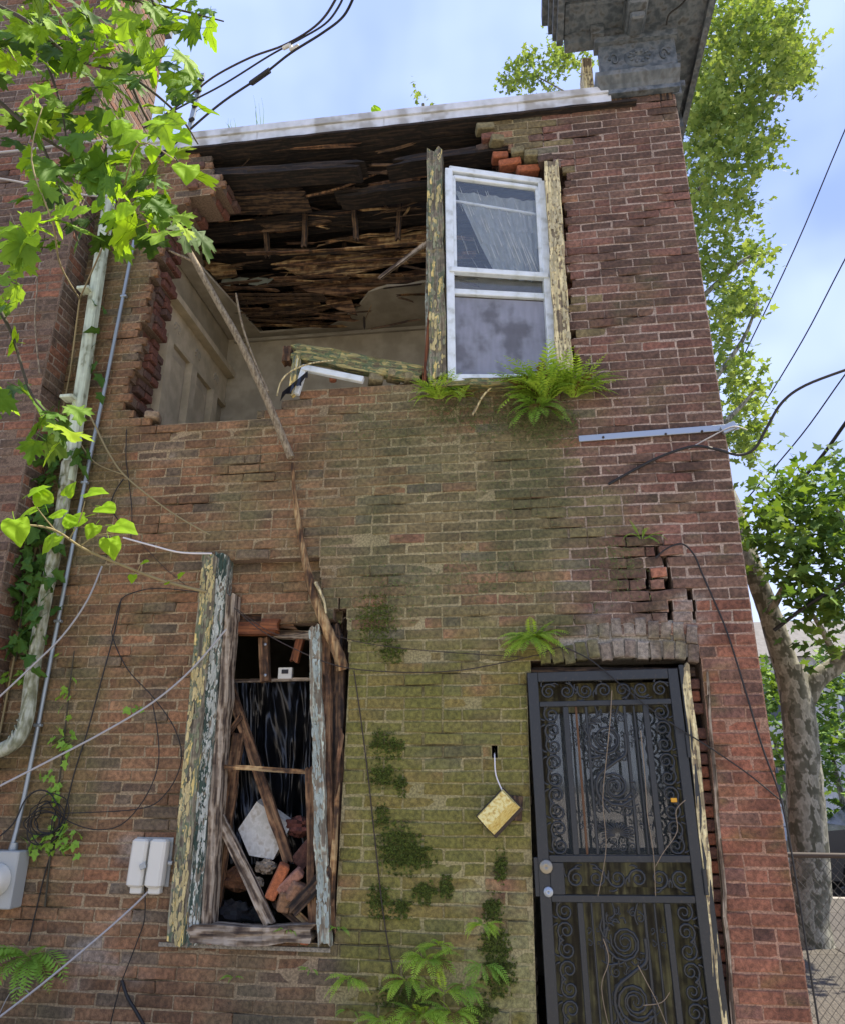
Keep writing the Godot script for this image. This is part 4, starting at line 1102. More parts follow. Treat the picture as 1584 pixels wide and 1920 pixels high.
		obj(e[3], lk, M.brass if e[3] == "knob_rose" else M.steel, d, Transform3D(Basis.IDENTITY, Vector3(e[0], e[1], 0.0235)))
	q.call(-0.022, yb - 0.20, 0.004, yb - 0.01, 0.03, "strike_plate", M.iron)
	# hinge post and hinges
	q.call(W + 0.008, -0.05, W + 0.036, H + 0.02, 0.04, "hinge_post", M.iron)
	for y in [1.62, 0.95, 0.25]:
		var hb := B.new()
		hb.tube(PackedVector3Array([Vector3(0, -0.06, 0), Vector3(0, 0.0, 0), Vector3(0, 0.06, 0)]), 0.011, 0.011, 8, Color(1, 1, 1))
		obj("hinge", hb, M.iron, d, Transform3D(Basis.IDENTITY, Vector3(W + 0.003, y, 0.026)))
	var tg := B.new()
	tg.cham(Transform3D.IDENTITY, Vector3(0.032, 0.022, 0.006), 0.002, Color(1, 1, 1))
	obj("yellow_tag", tg, std(Color(0.80, 0.58, 0.12), 0.6), d, Transform3D(Basis.IDENTITY, Vector3(0.742, 1.345, 0.014)))
	# wooden jamb and the old door behind the grille
	var dr := part("door_frame", house)
	plank("jamb", P(1352, 1930, 0.0), P(1281, 1250, 0.0), 0.045, 0.08, M.peel_cream, dr, 81, 0.006, 0.02)
	plank("jamb_back", P(1370, 1930, -0.16), P(1306, 1250, -0.16), 0.05, 0.06, M.dark_wood, dr, 82, 0.005, 0.02)
	plank("brick_mould", P(1374, 1930, -0.02), P(1322, 1262, -0.02), 0.018, 0.05, M.grey_wood, dr, 83, 0.005, 0.02)
	plank("head_jamb", P(992, 1262, -0.10), P(1300, 1262, -0.10), 0.05, 0.10, M.dark_wood, dr, 84, 0.005, 0.01)
	var old := part("inner_door", house)
	slab("upper_panel", old, Vector3(-1.189, 1.95, -0.24), Vector3(-0.501, 2.12, -0.20), M.olive_panel)
	slab("door_stile", old, Vector3(-1.27, 0.1, -0.24), Vector3(-1.19, 2.12, -0.20), M.olive_panel)
	slab("door_stile", old, Vector3(-0.50, 0.1, -0.24), Vector3(-0.42, 2.12, -0.20), M.olive_panel)
	slab("mid_rail", old, Vector3(-1.19, 1.02, -0.24), Vector3(-0.50, 1.16, -0.20), M.olive_panel)
	slab("lower_panel", old, Vector3(-1.19, 0.1, -0.235), Vector3(-0.50, 1.02, -0.215), M.olive_panel)
	var gp := B.new()
	gp.box(Transform3D.IDENTITY, Vector3(0.69, 0.79, 0.006), Color(1, 1, 1))
	obj("door_pane", gp, M.glass, old, Transform3D(Basis.IDENTITY, Vector3(-0.845, 1.555, -0.22)))
	slab("pane_backing", old, Vector3(-1.19, 1.16, -0.30), Vector3(-0.50, 1.95, -0.26), std(Color(0.10, 0.095, 0.09), 0.6))

# ---------- things fixed to the walls ----------
func wire(called: String, label: String, pts: Array, r: float, mat: Material, group := "", n := 6) -> MeshInstance3D:
	var b := B.new()
	b.tube(smooth(px_path(pts), n), r, r, 6, Color(1, 1, 1))
	var o := obj(called, b, mat)
	tag(o, label, "cable" if called.contains("cable") else "wire", group)
	return o
func build_fixtures() -> void:
	# downspout: square painted upper length, old round lower length with an elbow
	var dz := 0.085
	var ds := thing("downspout", "pale green downspout, square above and round with an elbow below", "downspout", P(75, 1150, dz))
	var o := -ds.position
	var top := P(212, 330, dz) + o; var mid := P(128, 905, dz) + o
	frame_bar("upper_pipe", ds, mid, top, 0.082, 0.075, M.pipe_paint, Vector3(0, 0, 1), 0.012)
	var lp := B.new()
	var pp := px_path([[130, 870, dz], [112, 990, dz], [90, 1100, dz], [70, 1210, dz], [58, 1290, dz], [52, 1340, dz + 0.01], [38, 1380, dz + 0.03], [10, 1403, dz + 0.06], [-60, 1425, dz + 0.1]])
	for k in pp.size(): pp[k] += o
	lp.tube(smooth(pp, 4), 0.043, 0.043, 14, Color(1, 1, 1), 0.02)
	obj("lower_pipe", lp, M.pipe_old, ds)
	for k in 7:   # crimped rings of the elbow
		var t := k / 6.0
		var rb := B.new()
		var c: Vector3 = (P(54, 1330, dz) + o).lerp(P(14, 1402, dz + 0.05) + o, t) + Vector3(0.012, -0.016, 0) * sin(t * PI)
		var ax := (Vector3(-0.15 - t, -1.0 + t * 0.9, 0.2)).normalized()
		rb.tube(PackedVector3Array([c - ax * 0.004, c + ax * 0.004]), 0.0455, 0.0455, 14, Color(1, 1, 1))
		obj("crimp", rb, M.pipe_old, ds)
	var col := B.new()
	col.tube(PackedVector3Array([P(131, 868, dz) + o, P(124, 915, dz) + o]), 0.052, 0.05, 12, Color(1, 1, 1))
	obj("collar", col, M.pipe_old, ds)
	for y in [560, 760]:
		var a := P(190 - (y - 460) * 0.146, y, 0.03) + o
		var sb := B.new()
		sb.cham(Transform3D.IDENTITY, Vector3(0.096, 0.025, 0.09), 0.003, Color(1, 1, 1))
		obj("strap", sb, M.pipe_paint, ds, Transform3D(Basis.IDENTITY, Vector3(a.x, a.y, dz - 0.035)))
	# electric conduit and meter
	var cd := thing("electric_conduit", "thin grey metal conduit running down beside the downspout", "conduit", P(160, 900, 0.03))
	o = -cd.position
	var cb := B.new()
	var cp := px_path([[252, 452, 0.03], [205, 690, 0.03], [161, 900, 0.03], [97, 1230, 0.03], [47, 1490, 0.03], [24, 1585, 0.05]])
	for k in cp.size(): cp[k] += o
	cb.tube(smooth(cp, 4), 0.0135, 0.0135, 8, Color(1, 1, 1))
	obj("pipe", cb, M.conduit, cd)
	for e in [[233, 556], [160, 905], [110, 1165], [72, 1360]]:
		var sb := B.new()
		sb.cham(Transform3D.IDENTITY, Vector3(0.05, 0.018, 0.03), 0.003, Color(1, 1, 1))
		obj("clip", sb, M.conduit, cd, Transform3D(Basis.IDENTITY, P(e[0], e[1], 0.03) + o))
	var mt := thing("electric_meter", "grey metal electric meter box with round glass dome", "meter", P(20, 1645, 0.0))
	var mb := B.new()
	mb.cham(Transform3D.IDENTITY, Vector3(0.24, 0.30, 0.11), 0.006, Color(1, 1, 1))
	obj("box", mb, M.grey_box, mt, Transform3D(Basis.IDENTITY, Vector3(-0.01, 0.0, 0.065)))
	var hb := B.new()
	hb.tube(PackedVector3Array([Vector3(0.02, 0.15, 0.05), Vector3(0.022, 0.19, 0.05)]), 0.026, 0.022, 12, Color(1, 1, 1))
	obj("hub", hb, M.conduit, mt)
	var db := B.new()
	db.lathe(Transform3D(Basis(Vector3(1, 0, 0), Vector3(0, 0, 1), Vector3(0, -1, 0)), Vector3.ZERO), [Vector2(0.088, 0.0), Vector2(0.088, 0.02), Vector2(0.078, 0.028), Vector2(0.076, 0.06), Vector2(0.05, 0.078), Vector2(0.0005, 0.082)], 24, Color(1, 1, 1))
	obj("dome", db, M.white_plastic, mt, Transform3D(Basis.IDENTITY, Vector3(0.0, 0.0, 0.121)))
	var nb := B.new()
	nb.cham(Transform3D.IDENTITY, Vector3(0.03, 0.02, 0.006), 0.002, Color(1, 1, 1))
	obj("slot", nb, M.black_cable, mt, Transform3D(Basis.IDENTITY, Vector3(0.03, -0.035, 0.187)))
	# telephone box with two lids
	var tb := thing("telephone_box", "off-white plastic telephone box with two lids, left of the lower window", "utility box", P(286, 1616, 0.0))
	for s in 2:
		var b := B.new()
		b.cham(Transform3D.IDENTITY, Vector3(0.096, 0.25, 0.075), 0.012, Color(1, 1, 1))
		obj("lid", b, M.white_plastic, tb, Transform3D(Basis.from_euler(Vector3(0, 0, -0.03)), Vector3(-0.054 + 0.112 * s, 0.0, 0.045 + 0.006 * s)))
		var f := B.new()
		f.cham(Transform3D.IDENTITY, Vector3(0.07, 0.05, 0.05), 0.006, Color(1, 1, 1))
		obj("foot", f, M.white_plastic, tb, Transform3D(Basis.IDENTITY, Vector3(-0.052 + 0.108 * s, -0.135, 0.035)))
	slab("back_plate", tb, Vector3(-0.105, -0.125, 0.001), Vector3(0.118, 0.13, 0.009), M.grey_box)
	var lt := B.new()
	lt.cham(Transform3D.IDENTITY, Vector3(0.035, 0.03, 0.014), 0.003, Color(1, 1, 1))
	obj("latch", lt, M.grey_box, tb, Transform3D(Basis.from_euler(Vector3(0, 0, 0.4)), Vector3(-0.008, -0.015, 0.092)))
	var eb := B.new()
	eb.tube(PackedVector3Array([Vector3(0.118, 0.0, 0.04), Vector3(0.142, 0.0, 0.04)]), 0.012, 0.010, 8, Color(1, 1, 1))
	obj("screw_lug", eb, M.grey_box, tb)
	# the light fitting that dangles from its wire
	var lf := thing("wall_light", "yellowed plastic wall light dangling from its wire left of the iron door", "light", P(934, 1522, 0.06))
	var lens := B.new()
	# wedge-shaped diffuser: a box with a sloped front
	var rot := Transform3D(Basis.from_euler(Vector3(0, 0, -0.80)), Vector3.ZERO)
	var q := [Vector3(-0.055, -0.085, 0.0), Vector3(0.055, -0.085, 0.0), Vector3(0.055, 0.085, 0.0), Vector3(-0.055, 0.085, 0.0), Vector3(-0.05, -0.08, 0.085), Vector3(0.012, -0.08, 0.10), Vector3(0.012, 0.08, 0.10), Vector3(-0.05, 0.08, 0.085)]
	for k in 8: q[k] = rot * q[k] * 1.18
	var white := Color(1, 1, 1)
	lens.quad(q[4], q[5], q[6], q[7], white, Vector3(0, 0, 1))
	lens.quad(q[5], q[1], q[2], q[6], white, rot.basis * Vector3(1, 0, 0.4))
	lens.quad(q[4], q[0], q[3], q[7], white, rot.basis * Vector3(-1, 0, 0.1))
	lens.quad(q[0], q[1], q[5], q[4], white, rot.basis * Vector3(0, -1, 0))
	lens.quad(q[3], q[2], q[6], q[7], white, rot.basis * Vector3(0, 1, 0))
	obj("diffuser", lens, M.lens, lf)
	var bp := B.new()
	bp.cham(rot * Transform3D(Basis.IDENTITY, Vector3(0.006, 0, -0.012)), Vector3(0.155, 0.215, 0.02), 0.004, white)
	obj("back_plate", bp, M.brown_cable, lf)
	var hp := B.new()
	hp.cham(Transform3D(Basis.from_euler(Vector3(0, 0.2, -0.1)), Vector3(0.075, 0.02, -0.028)), Vector3(0.11, 0.13, 0.012), 0.004, white)
	obj("hinged_plate", hp, M.dark_wood, lf)
	var lw := B.new()
	var anchor := P(926, 1412, 0.0) - lf.position
	lw.tube(smooth([anchor + Vector3(0, 0, -0.03), anchor + Vector3(0.002, -0.03, 0.02), anchor + Vector3(0.008, -0.12, 0.04), rot * Vector3(-0.05, 0.088, 0.0)], 5), 0.004, 0.004, 6, white)
	obj("lead", lw, M.white_cable, lf)
	# steel strap across the corner
	var sp := thing("steel_strap", "galvanised steel strap bolted across the brick corner", "strap", P(1230, 812, 0.012))
	o = -sp.position
	frame_bar("bar", sp, P(1084, 823, 0.016) + o, P(1384, 800, 0.016) + o, 0.042, 0.012, M.steel, Vector3(0, 0, 1), 0.002)
	frame_bar("clamp", sp, P(1352, 808, 0.04) + o, P(1378, 796, 0.04) + o, 0.05, 0.03, M.steel, Vector3(0, 0, 1), 0.003)
	for e in [[1247, 814], [1315, 809], [1130, 820]]:
		var b := B.new()
		b.lathe(Transform3D(Basis(Vector3(1, 0, 0), Vector3(0, 0, 1), Vector3(0, -1, 0)), Vector3.ZERO), [Vector2(0.009, 0.0), Vector2(0.008, 0.006), Vector2(0.0005, 0.007)], 6, white)
		obj("bolt", b, M.brown_cable, sp, Transform3D(Basis.IDENTITY, P(e[0], e[1], 0.022) + o))
func build_wires() -> void:
	var K = M.black_cable
	# service drop over the roof edge
	for e in [["service_cable", "upper of the three service cables rising from the roof edge", [[285, 232, 0.05], [345, 190, 0.08], [400, 145, 0.12], [470, 108, 0.2], [530, 86, 0.3], [580, 58, 0.5], [612, 28, 0.7], [640, -20, 1.0]], 0.009, M.brown_cable],
		["service_cable", "middle of the three service cables rising from the roof edge", [[270, 240, 0.05], [340, 200, 0.08], [420, 158, 0.12], [505, 105, 0.22], [560, 75, 0.4], [610, 45, 0.6], [636, 12, 0.8], [652, -25, 1.0]], 0.008, K],
		["service_cable", "lowest service cable with a black splice, rising from the roof edge", [[300, 296, 0.05], [360, 240, 0.08], [420, 190, 0.14], [490, 143, 0.22], [545, 100, 0.35], [605, 62, 0.5], [645, 30, 0.7], [668, -15, 0.9]], 0.010, K]]:
		wire(e[0], e[1], e[2], e[3], e[4], "service cables")
	var sp := B.new()
	var a := P(472, 156, 0.19); var c := P(506, 132, 0.26)
	sp.tube(smooth([a, a.lerp(c, 0.1), a.lerp(c, 0.9), c], 2), 0.022, 0.022, 8, Color(1, 1, 1))
	tag(obj("cable_splice", sp, K), "fat black splice on the lowest service cable", "splice")
	var cn := thing("cable_connector", "white cable connector joining the three service cables", "connector", P(545, 88, 0.34))
	for k in 3:
		var b := B.new()
		b.cham(Transform3D(Basis.from_euler(Vector3(0, 0, 0.5 - 1.9 * float(k == 1))), Vector3(-0.03 + 0.035 * k, 0.008 - 0.012 * k, 0)), Vector3(0.075, 0.03, 0.03), 0.008, Color(1, 1, 1))
		obj("clamp", b, M.white_plastic, cn)
	var ms := thing("cable_rack", "grey steel cable rack standing at the roof edge", "bracket", P(358, 240, 0.06))
	var o := -ms.position
	frame_bar("post", ms, P(356, 242, 0.06) + o, P(381, 138, 0.06) + o, 0.045, 0.02, M.conduit)
	for e in [[360, 224], [366, 198], [373, 170], [378, 150]]:
		var b := B.new()
		b.cham(Transform3D(Basis.from_euler(Vector3(0, 0, 0.5)), P(e[0], e[1], 0.08) + o), Vector3(0.05, 0.022, 0.03), 0.005, Color(1, 1, 1))
		obj("insulator", b, K, ms)
	# cables on the left
	wire("cable", "grey cable crossing the upper left neighbour wall under the leaves", [[-20, 288, 0.5], [60, 280, 0.45], [150, 268, 0.35], [250, 262, 0.2], [290, 285, 0.08]], 0.010, M.grey_cable)
	wire("cable", "pale cable end on the neighbour wall behind the maple leaves", [[-20, 332, 0.45], [40, 342, 0.4], [110, 360, 0.3], [230, 372, 0.2]], 0.008, M.grey_cable)
	wire("cable", "shiny pale cable running up from the meter side to the window casing", [[-20, 1484, 0.5], [90, 1428, 0.4], [200, 1370, 0.3], [290, 1315, 0.22], [360, 1255, 0.15], [425, 1180, 0.10]], 0.0062, M.grey_cable)
	wire("cable", "white cable sagging into the top of the window casing", [[232, 1008, 0.05], [290, 1024, 0.08], [340, 1036, 0.08], [398, 1038, 0.06]], 0.0062, M.white_cable)
	wire("cable", "grey cable sloping behind the round downspout", [[-20, 1325, 0.3], [60, 1250, 0.25], [120, 1190, 0.2], [165, 1125, 0.14], [192, 1062, 0.06]], 0.006, M.grey_cable)
	wire("cable", "pale cable sloping up to the telephone box", [[-20, 1922, 0.35], [80, 1845, 0.28], [180, 1762, 0.18], [250, 1700, 0.08], [285, 1665, 0.04]], 0.0062, M.grey_cable)
	wire("wire", "black wire looping over the left wall and back to the coil", [[390, 1112, 0.05], [300, 1103, 0.02], [255, 1110, 0.015], [228, 1125, 0.015], [215, 1170, 0.015], [212, 1195, 0.015], [240, 1255, 0.02], [290, 1310, 0.04], [330, 1370, 0.03], [340, 1430, 0.03], [310, 1490, 0.03], [260, 1517, 0.03], [120, 1525, 0.03]], 0.0032, K)
	wire("wire", "black wire hanging in a deep loop beside the lower window", [[285, 1310, 0.04], [297, 1380, 0.03], [296, 1440, 0.03], [270, 1500, 0.03], [230, 1545, 0.03], [185, 1556, 0.03], [140, 1545, 0.03], [108, 1525, 0.03]], 0.0032, K)
	wire("wire", "long black wire hanging straight down the left wall", [[228, 1122, 0.015], [214, 1190, 0.015], [195, 1260, 0.015], [165, 1370, 0.012], [140, 1450, 0.012], [120, 1530, 0.012], [90, 1620, 0.012], [70, 1700, 0.012], [55, 1765, 0.012]], 0.004, K)
	wire("wire", "thin dark wire down the upper left wall beside the conduit", [[238, 805, 0.012], [237, 860, 0.012], [242, 900, 0.012], [248, 960, 0.012], [246, 1010, 0.012]], 0.003, K)
	wire("wire", "short black wire bent against the mossy brick left of the hole", [[232, 898, 0.012], [215, 925, 0.012], [210, 955, 0.012], [235, 990, 0.012]], 0.004, K)
	wire("wire", "thin brown wire slanting under the sapling twig", [[262, 1015, 0.012], [310, 1065, 0.012], [352, 1100, 0.012]], 0.0022, M.brown_cable)
	wire("wire", "thin black lead hanging from the telephone box", [[272, 1658, 0.03], [272, 1720, 0.02], [258, 1765, 0.015], [230, 1838, 0.02], [215, 1890, 0.015], [206, 1930, 0.015]], 0.003, K)
	wire("cable", "thick black cable hanging below the telephone box lead", [[229, 1838, 0.02], [240, 1870, 0.03], [255, 1895, 0.03], [275, 1930, 0.03]], 0.009, K)
	wire("wire", "thin pale wire hooked on the wall fitting near the ferns", [[0, 1900, 0.02], [20, 1862, 0.02], [42, 1852, 0.02], [58, 1866, 0.02]], 0.003, M.grey_cable)
	# coil by the meter
	var cl := thing("wire_coil", "loose coil of black wire tangled in the creeper above the meter", "wire coil", P(88, 1535, 0.04))
	var rr := RandomNumberGenerator.new(); rr.seed = 77
	for k in 7:
		var b := B.new()
		var pts := []
		var cx := rr.randf_range(-0.03, 0.03); var cy := rr.randf_range(-0.04, 0.03); var ra := rr.randf_range(0.075, 0.11); var rb := rr.randf_range(0.06, 0.12)
		for s in 17:
			var an := TAU * s / 16.0 + k
			pts.append(Vector3(cx + cos(an) * ra, cy + sin(an) * rb, rr.randf_range(-0.02, 0.03)))
		b.tube(smooth(pts, 2), 0.0032, 0.0032, 5, Color(1, 1, 1))
		obj("turn", b, K, cl)
	wire("wire", "black wire arching from the coil down to the left", [[108, 1510, 0.05], [95, 1488, 0.06], [72, 1482, 0.07], [48, 1500, 0.08], [25, 1545, 0.1], [-15, 1580, 0.14]], 0.0045, K)
	# wires over the middle and the door
	wire("wire", "thin wire from the window head to the door fern, upper strand", [[445, 1142, 0.04], [520, 1190, 0.06], [600, 1185, 0.05], [680, 1205, 0.04], [800, 1220, 0.04], [980, 1232, 0.04]], 0.0026, M.brown_cable)
	wire("wire", "brown wire from the window head sagging across the mossy wall to the door", [[440, 1140, 0.05], [490, 1182, 0.06], [560, 1220, 0.06], [640, 1250, 0.05], [740, 1260, 0.04], [850, 1258, 0.04], [940, 1243, 0.04], [1005, 1228, 0.04]], 0.0034, M.brown_cable)
	wire("wire", "dark wire crossing the iron door from the arch to the brick corner", [[1062, 1215, 0.05], [1110, 1240, 0.07], [1170, 1290, 0.08], [1240, 1345, 0.08], [1330, 1402, 0.05], [1400, 1450, 0.03], [1464, 1502, 0.02]], 0.004, K)
	wire("wire", "dark cable stub beside the door arch", [[1005, 1230, 0.04], [1048, 1214, 0.05], [1085, 1226, 0.06]], 0.004, M.brown_cable)
	wire("cable", "dark cable following the cracked bricks down the right corner", [[1228, 1046, 0.02], [1250, 1028, 0.03], [1278, 1020, 0.03], [1300, 1040, 0.025], [1315, 1075, 0.02], [1335, 1120, 0.02], [1362, 1185, 0.02], [1395, 1290, 0.02], [1428, 1400, 0.02], [1464, 1502, 0.03], [1490, 1640, 0.04], [1515, 1800, 0.05], [1535, 1930, 0.06]], 0.005, K)
	wire("cable", "black cable swinging out past the corner under the steel strap", [[1140, 908, 0.012], [1190, 880, 0.02], [1245, 853, 0.03], [1300, 837, 0.04], [1340, 842, 0.06], [1385, 853, 0.08], [1415, 840, 0.12], [1435, 805, 0.16], [1465, 755, 0.22], [1510, 722, 0.3], [1600, 688, 0.4]], 0.0085, K)
	wire("wire", "short pale wire twisted round the end of the steel strap", [[1290, 842, 0.03], [1330, 820, 0.05], [1372, 800, 0.06], [1400, 806, 0.05]], 0.004, M.grey_cable)
	wire("wire", "dark wire hanging down the mossy brick between window and door", [[664, 1258, 0.015], [676, 1340, 0.012], [690, 1450, 0.012], [704, 1580, 0.012], [720, 1720, 0.012], [742, 1850, 0.012]], 0.0035, M.brown_cable)
	for e in [["overhead wire above the tall tree's edge", 1370, 715, 1600, 205, 0.012], ["overhead wire crossing below the first against the sky", 1400, 808, 1600, 455, 0.012], ["overhead wire over the lower sycamore leaves", 1395, 940, 1600, 680, 0.012], ["thick overhead cable running into the sycamore leaves", 1455, 948, 1600, 772, 0.03]]:
		wire("overhead_wire", e[0], [[e[1], e[2], -9.0], [(e[1] + e[3]) * 0.5 + 4, (e[2] + e[4]) * 0.5 + 6, -8.0], [e[3], e[4], -7.0], [e[3] + (e[3] - e[1]) * 0.8, e[4] + (e[4] - e[2]) * 0.8, -6.0]], e[5], K, "overhead wires")
	wire("overhead_wire", "dark cable cutting across the sycamore trunk fork", [[1450, 1182, -3.6], [1520, 1130, -3.4], [1600, 1085, -3.2]], 0.02, K)

# ---------- rubble and boards in the openings ----------
func rubble(label: String, px: float, py: float, z: float, size: Vector3, rot: Vector3, col: Color, group := "bricks heaped in the lower window") -> void:
	var b := B.new()
	b.cham(Transform3D.IDENTITY, size, 0.008, col)
	tag(obj("loose_brick", b, M.brick, self, Transform3D(Basis.from_euler(rot), P(px, py, z))), label, "brick", group)
func build_rubble() -> void:
	var put := func(called: String, label: String, a: Array, c: Array, w: float, t: float, mat: Material, sd: int, rough := 0.005) -> void:
		tag(plank(called, P(a[0], a[1], a[2]), P(c[0], c[1], c[2]), w, t, mat, self, sd, rough, 0.02), label, "plank")
	put.call("plank", "long brown plank leaning across the black plastic sheet", [542, 1615, -0.12], [432, 1288, -0.18], 0.06, 0.03, M.brown_wood, 301)
	put.call("plank", "weathered dark plank leaning from the sill to the left casing", [508, 1735, -0.02], [388, 1478, -0.06], 0.062, 0.035, M.grey_wood, 302)
	put.call("plank", "short split plank resting against the right window stile", [548, 1708, -0.02], [616, 1632, 0.05], 0.075, 0.03, M.dark_wood, 303, 0.008)
	put.call("plank", "upright brown board standing behind the left window casing", [404, 1700, -0.16], [448, 1370, -0.16], 0.075, 0.03, M.brown_wood, 304)
	put.call("plank", "thin brown stick wedged behind the long plank", [410, 1400, -0.14], [452, 1345, -0.14], 0.03, 0.02, M.brown_wood, 305)
	put.call("plank", "thin splinter lying in front of the loose bricks", [540, 1690, -0.04], [582, 1735, -0.03], 0.03, 0.015, M.tan_wood, 306)
	put.call("plank", "dark broken slat under the loose bricks", [515, 1690, -0.08], [570, 1738, -0.06], 0.035, 0.02, M.dark_wood, 307)
	# black plastic sheet in folds
	var sh := B.new()
	var nx := 60
	var ny := 14
	var sheet_pt := func(u: float, v: float) -> Vector3:
		var fold := sin(u * 24.0 + v * 3.5 + 2.0 * sin(v * 4.0)) * 0.022 * (0.5 + u) + sin(u * 61.0 - v * 5.0) * 0.008 + 0.05 * nz.get_noise_2d(u * 50.0, v * 30.0)
		return P(lerpf(432, 592, u), lerpf(1276, 1620, v), -0.34) + Vector3(0.02 * sin(v * 5.0 + u * 9.0), 0, fold)
	for j in ny:
		for k in nx:
			var id := sh.v.size()
			for e in [[k, j], [k + 1, j], [k + 1, j + 1], [k, j + 1]]:
				var u := float(e[0]) / nx; var v := float(e[1]) / ny
				var p: Vector3 = sheet_pt.call(u, v)
				var nn: Vector3 = (sheet_pt.call(u + 0.004, v) - p).cross(sheet_pt.call(u, v - 0.004) - p).normalized()
				sh.vert(p, nn, Color(1, 1, 1))
			sh.tri(id, id + 1, id + 2); sh.tri(id, id + 2, id + 3)
	tag(obj("plastic_sheet", sh, M.black_sheet), "black plastic sheet hanging in folds inside the lower window", "plastic sheet")
	# broken foam slab and plaster lumps
	var fs := B.new()
	var f := [P(447, 1555, -0.18), P(482, 1503, -0.20), P(546, 1548, -0.20), P(513, 1612, -0.17), P(468, 1604, -0.17)]
	var ctr: Vector3 = (f[0] + f[1] + f[2] + f[3] + f[4]) / 5.0
	for k in 5:
		var a: Vector3 = f[k]; var c: Vector3 = f[(k + 1) % 5]
		var bk := Vector3(0.01, 0.02, -0.06)
		fs.flat(ctr, a, c, Color(1, 1, 1), Vector3(0, 0, 1))
		fs.flat(ctr + bk, a + bk, c + bk, Color(1, 1, 1), Vector3(0, 0, -1))
		fs.quad(a, c, c + bk, a + bk, Color(1, 1, 1), (a + c) * 0.5 - ctr)
	tag(obj("foam_slab", fs, M.foam), "broken white foam slab propped in the window rubble", "foam slab")
	var lumps := [["tan lump of plaster under the foam slab", 500, 1625, -0.16, 0.05, Color(0.42, 0.34, 0.24)], ["brown clod left of the grey plank foot", 448, 1650, -0.2, 0.085, Color(0.16, 0.075, 0.035)], ["pale plaster crust beside the dark plank", 478, 1655, -0.14, 0.045, Color(0.45, 0.36, 0.24)], ["dark rounded bundle lying on the window sill", 440, 1712, -0.16, 0.085, Color(0.02, 0.022, 0.026)], ["dark bundle lying behind the plank foot", 485, 1718, -0.2, 0.075, Color(0.02, 0.023, 0.024)], ["maroon clod at the right of the foam slab", 562, 1550, -0.24, 0.075, Color(0.17, 0.06, 0.045)]]
	for k in lumps.size():
		var e: Array = lumps[k]
		var b := B.new()
		var at := func(i: int, j: int) -> Vector3:
			var th := PI * i / 10.0; var ph := TAU * (j % 16) / 16.0
			var d := Vector3(sin(th) * cos(ph), cos(th), sin(th) * sin(ph))
			var r: float = e[4] * (1.0 + 0.5 * nzd.get_noise_3d(d.x * 14.0 + k * 60.0, d.y * 14.0, d.z * 14.0) + 0.25 * nzf.get_noise_3d(d.x * 40.0, d.y * 40.0 + k * 60.0, d.z * 40.0))
			return d * r * Vector3(1.15, 0.75, 0.8)
		for i in 10:
			for j in 16:
				var t := 1.0 + 0.5 * nzf.get_noise_2d(i * 40.0, j * 40.0 + k * 100.0)
				var col: Color = e[5]
				b.quad(at.call(i, j), at.call(i, j + 1), at.call(i + 1, j + 1), at.call(i + 1, j), Color(col.r * t, col.g * t, col.b * t), at.call(i, j) + at.call(i + 1, j + 1))
		tag(obj("rubble_lump", b, M.mortar, self, Transform3D(Basis.IDENTITY, P(e[1], e[2], e[3]))), e[0], "rubble")
	rubble("bright orange brick standing on end in the window rubble", 521, 1652, -0.06, Vector3(0.06, 0.19, 0.10), Vector3(0.1, 0.3, -0.42), Color(0.48, 0.155, 0.06))
	rubble("pinkish brick lying across the orange brick", 545, 1652, -0.04, Vector3(0.055, 0.17, 0.06), Vector3(0.3, 0.1, -0.85), Color(0.40, 0.20, 0.14))
	rubble("broken tan brick end beside the split plank", 556, 1672, -0.03, Vector3(0.09, 0.10, 0.07), Vector3(0.4, 0.5, -0.4), Color(0.36, 0.20, 0.12))
	rubble("brown brick under the pinkish brick", 534, 1690, -0.04, Vector3(0.07, 0.10, 0.08), Vector3(0.2, 0.4, -0.2), Color(0.30, 0.17, 0.09))
	rubble("maroon brick at the back of the window rubble", 575, 1600, -0.16, Vector3(0.10, 0.16, 0.06), Vector3(0.1, 0.2, -0.7), Color(0.15, 0.07, 0.05))
	rubble("small orange brick chip on the left of the window ledge", 392, 1766, 0.02, Vector3(0.05, 0.02, 0.03), Vector3(0.1, 0.3, -0.15), Color(0.5, 0.17, 0.08), "brick chips on the window ledge")
	rubble("small orange brick chip on the right of the window ledge", 571, 1766, 0.02, Vector3(0.06, 0.025, 0.035), Vector3(0.1, -0.2, -0.1), Color(0.5, 0.17, 0.08), "brick chips on the window ledge")
	# small white socket box on the cross rail
	var so := thing("socket_box", "small white socket box on the rail above the plastic sheet", "socket", P(535, 1262, -0.2))
	slab("box", so, Vector3(-0.045, -0.035, -0.03), Vector3(0.045, 0.035, 0.0), M.white_plastic)
	slab("opening", so, Vector3(-0.022, -0.004, 0.0005), Vector3(0.022, 0.022, 0.003), M.black_cable)
	# the wreck of a window lying on the broken wall
	var fr := thing("fallen_window", "fallen window frame with peeling green and yellow board on the broken wall", "window frame", P(660, 690, -0.05))
	var o := -fr.position
	plank("head_board", P(553, 660, 0.0) + o, P(792, 706, -0.02) + o, 0.125, 0.07, M.peel_moss, fr, 401, 0.008, 0.03)
	plank("end_block", P(543, 655, -0.06) + o, P(541, 682, -0.06) + o, 0.06, 0.08, M.brown_wood, fr, 402, 0.006, 0.01)
	plank("side_board", P(560, 668, 0.02) + o, P(548, 742, 0.02) + o, 0.05, 0.05, M.peel_yellow, fr, 403, 0.005, 0.02)
	frame_bar("vinyl_head", fr, P(568, 690, 0.03) + o, P(682, 713, 0.03) + o, 0.045, 0.04, M.vinyl)
	frame_bar("vinyl_side", fr, P(572, 690, 0.02) + o, P(556, 740, 0.02) + o, 0.04, 0.04, M.vinyl)
	var bag := B.new()
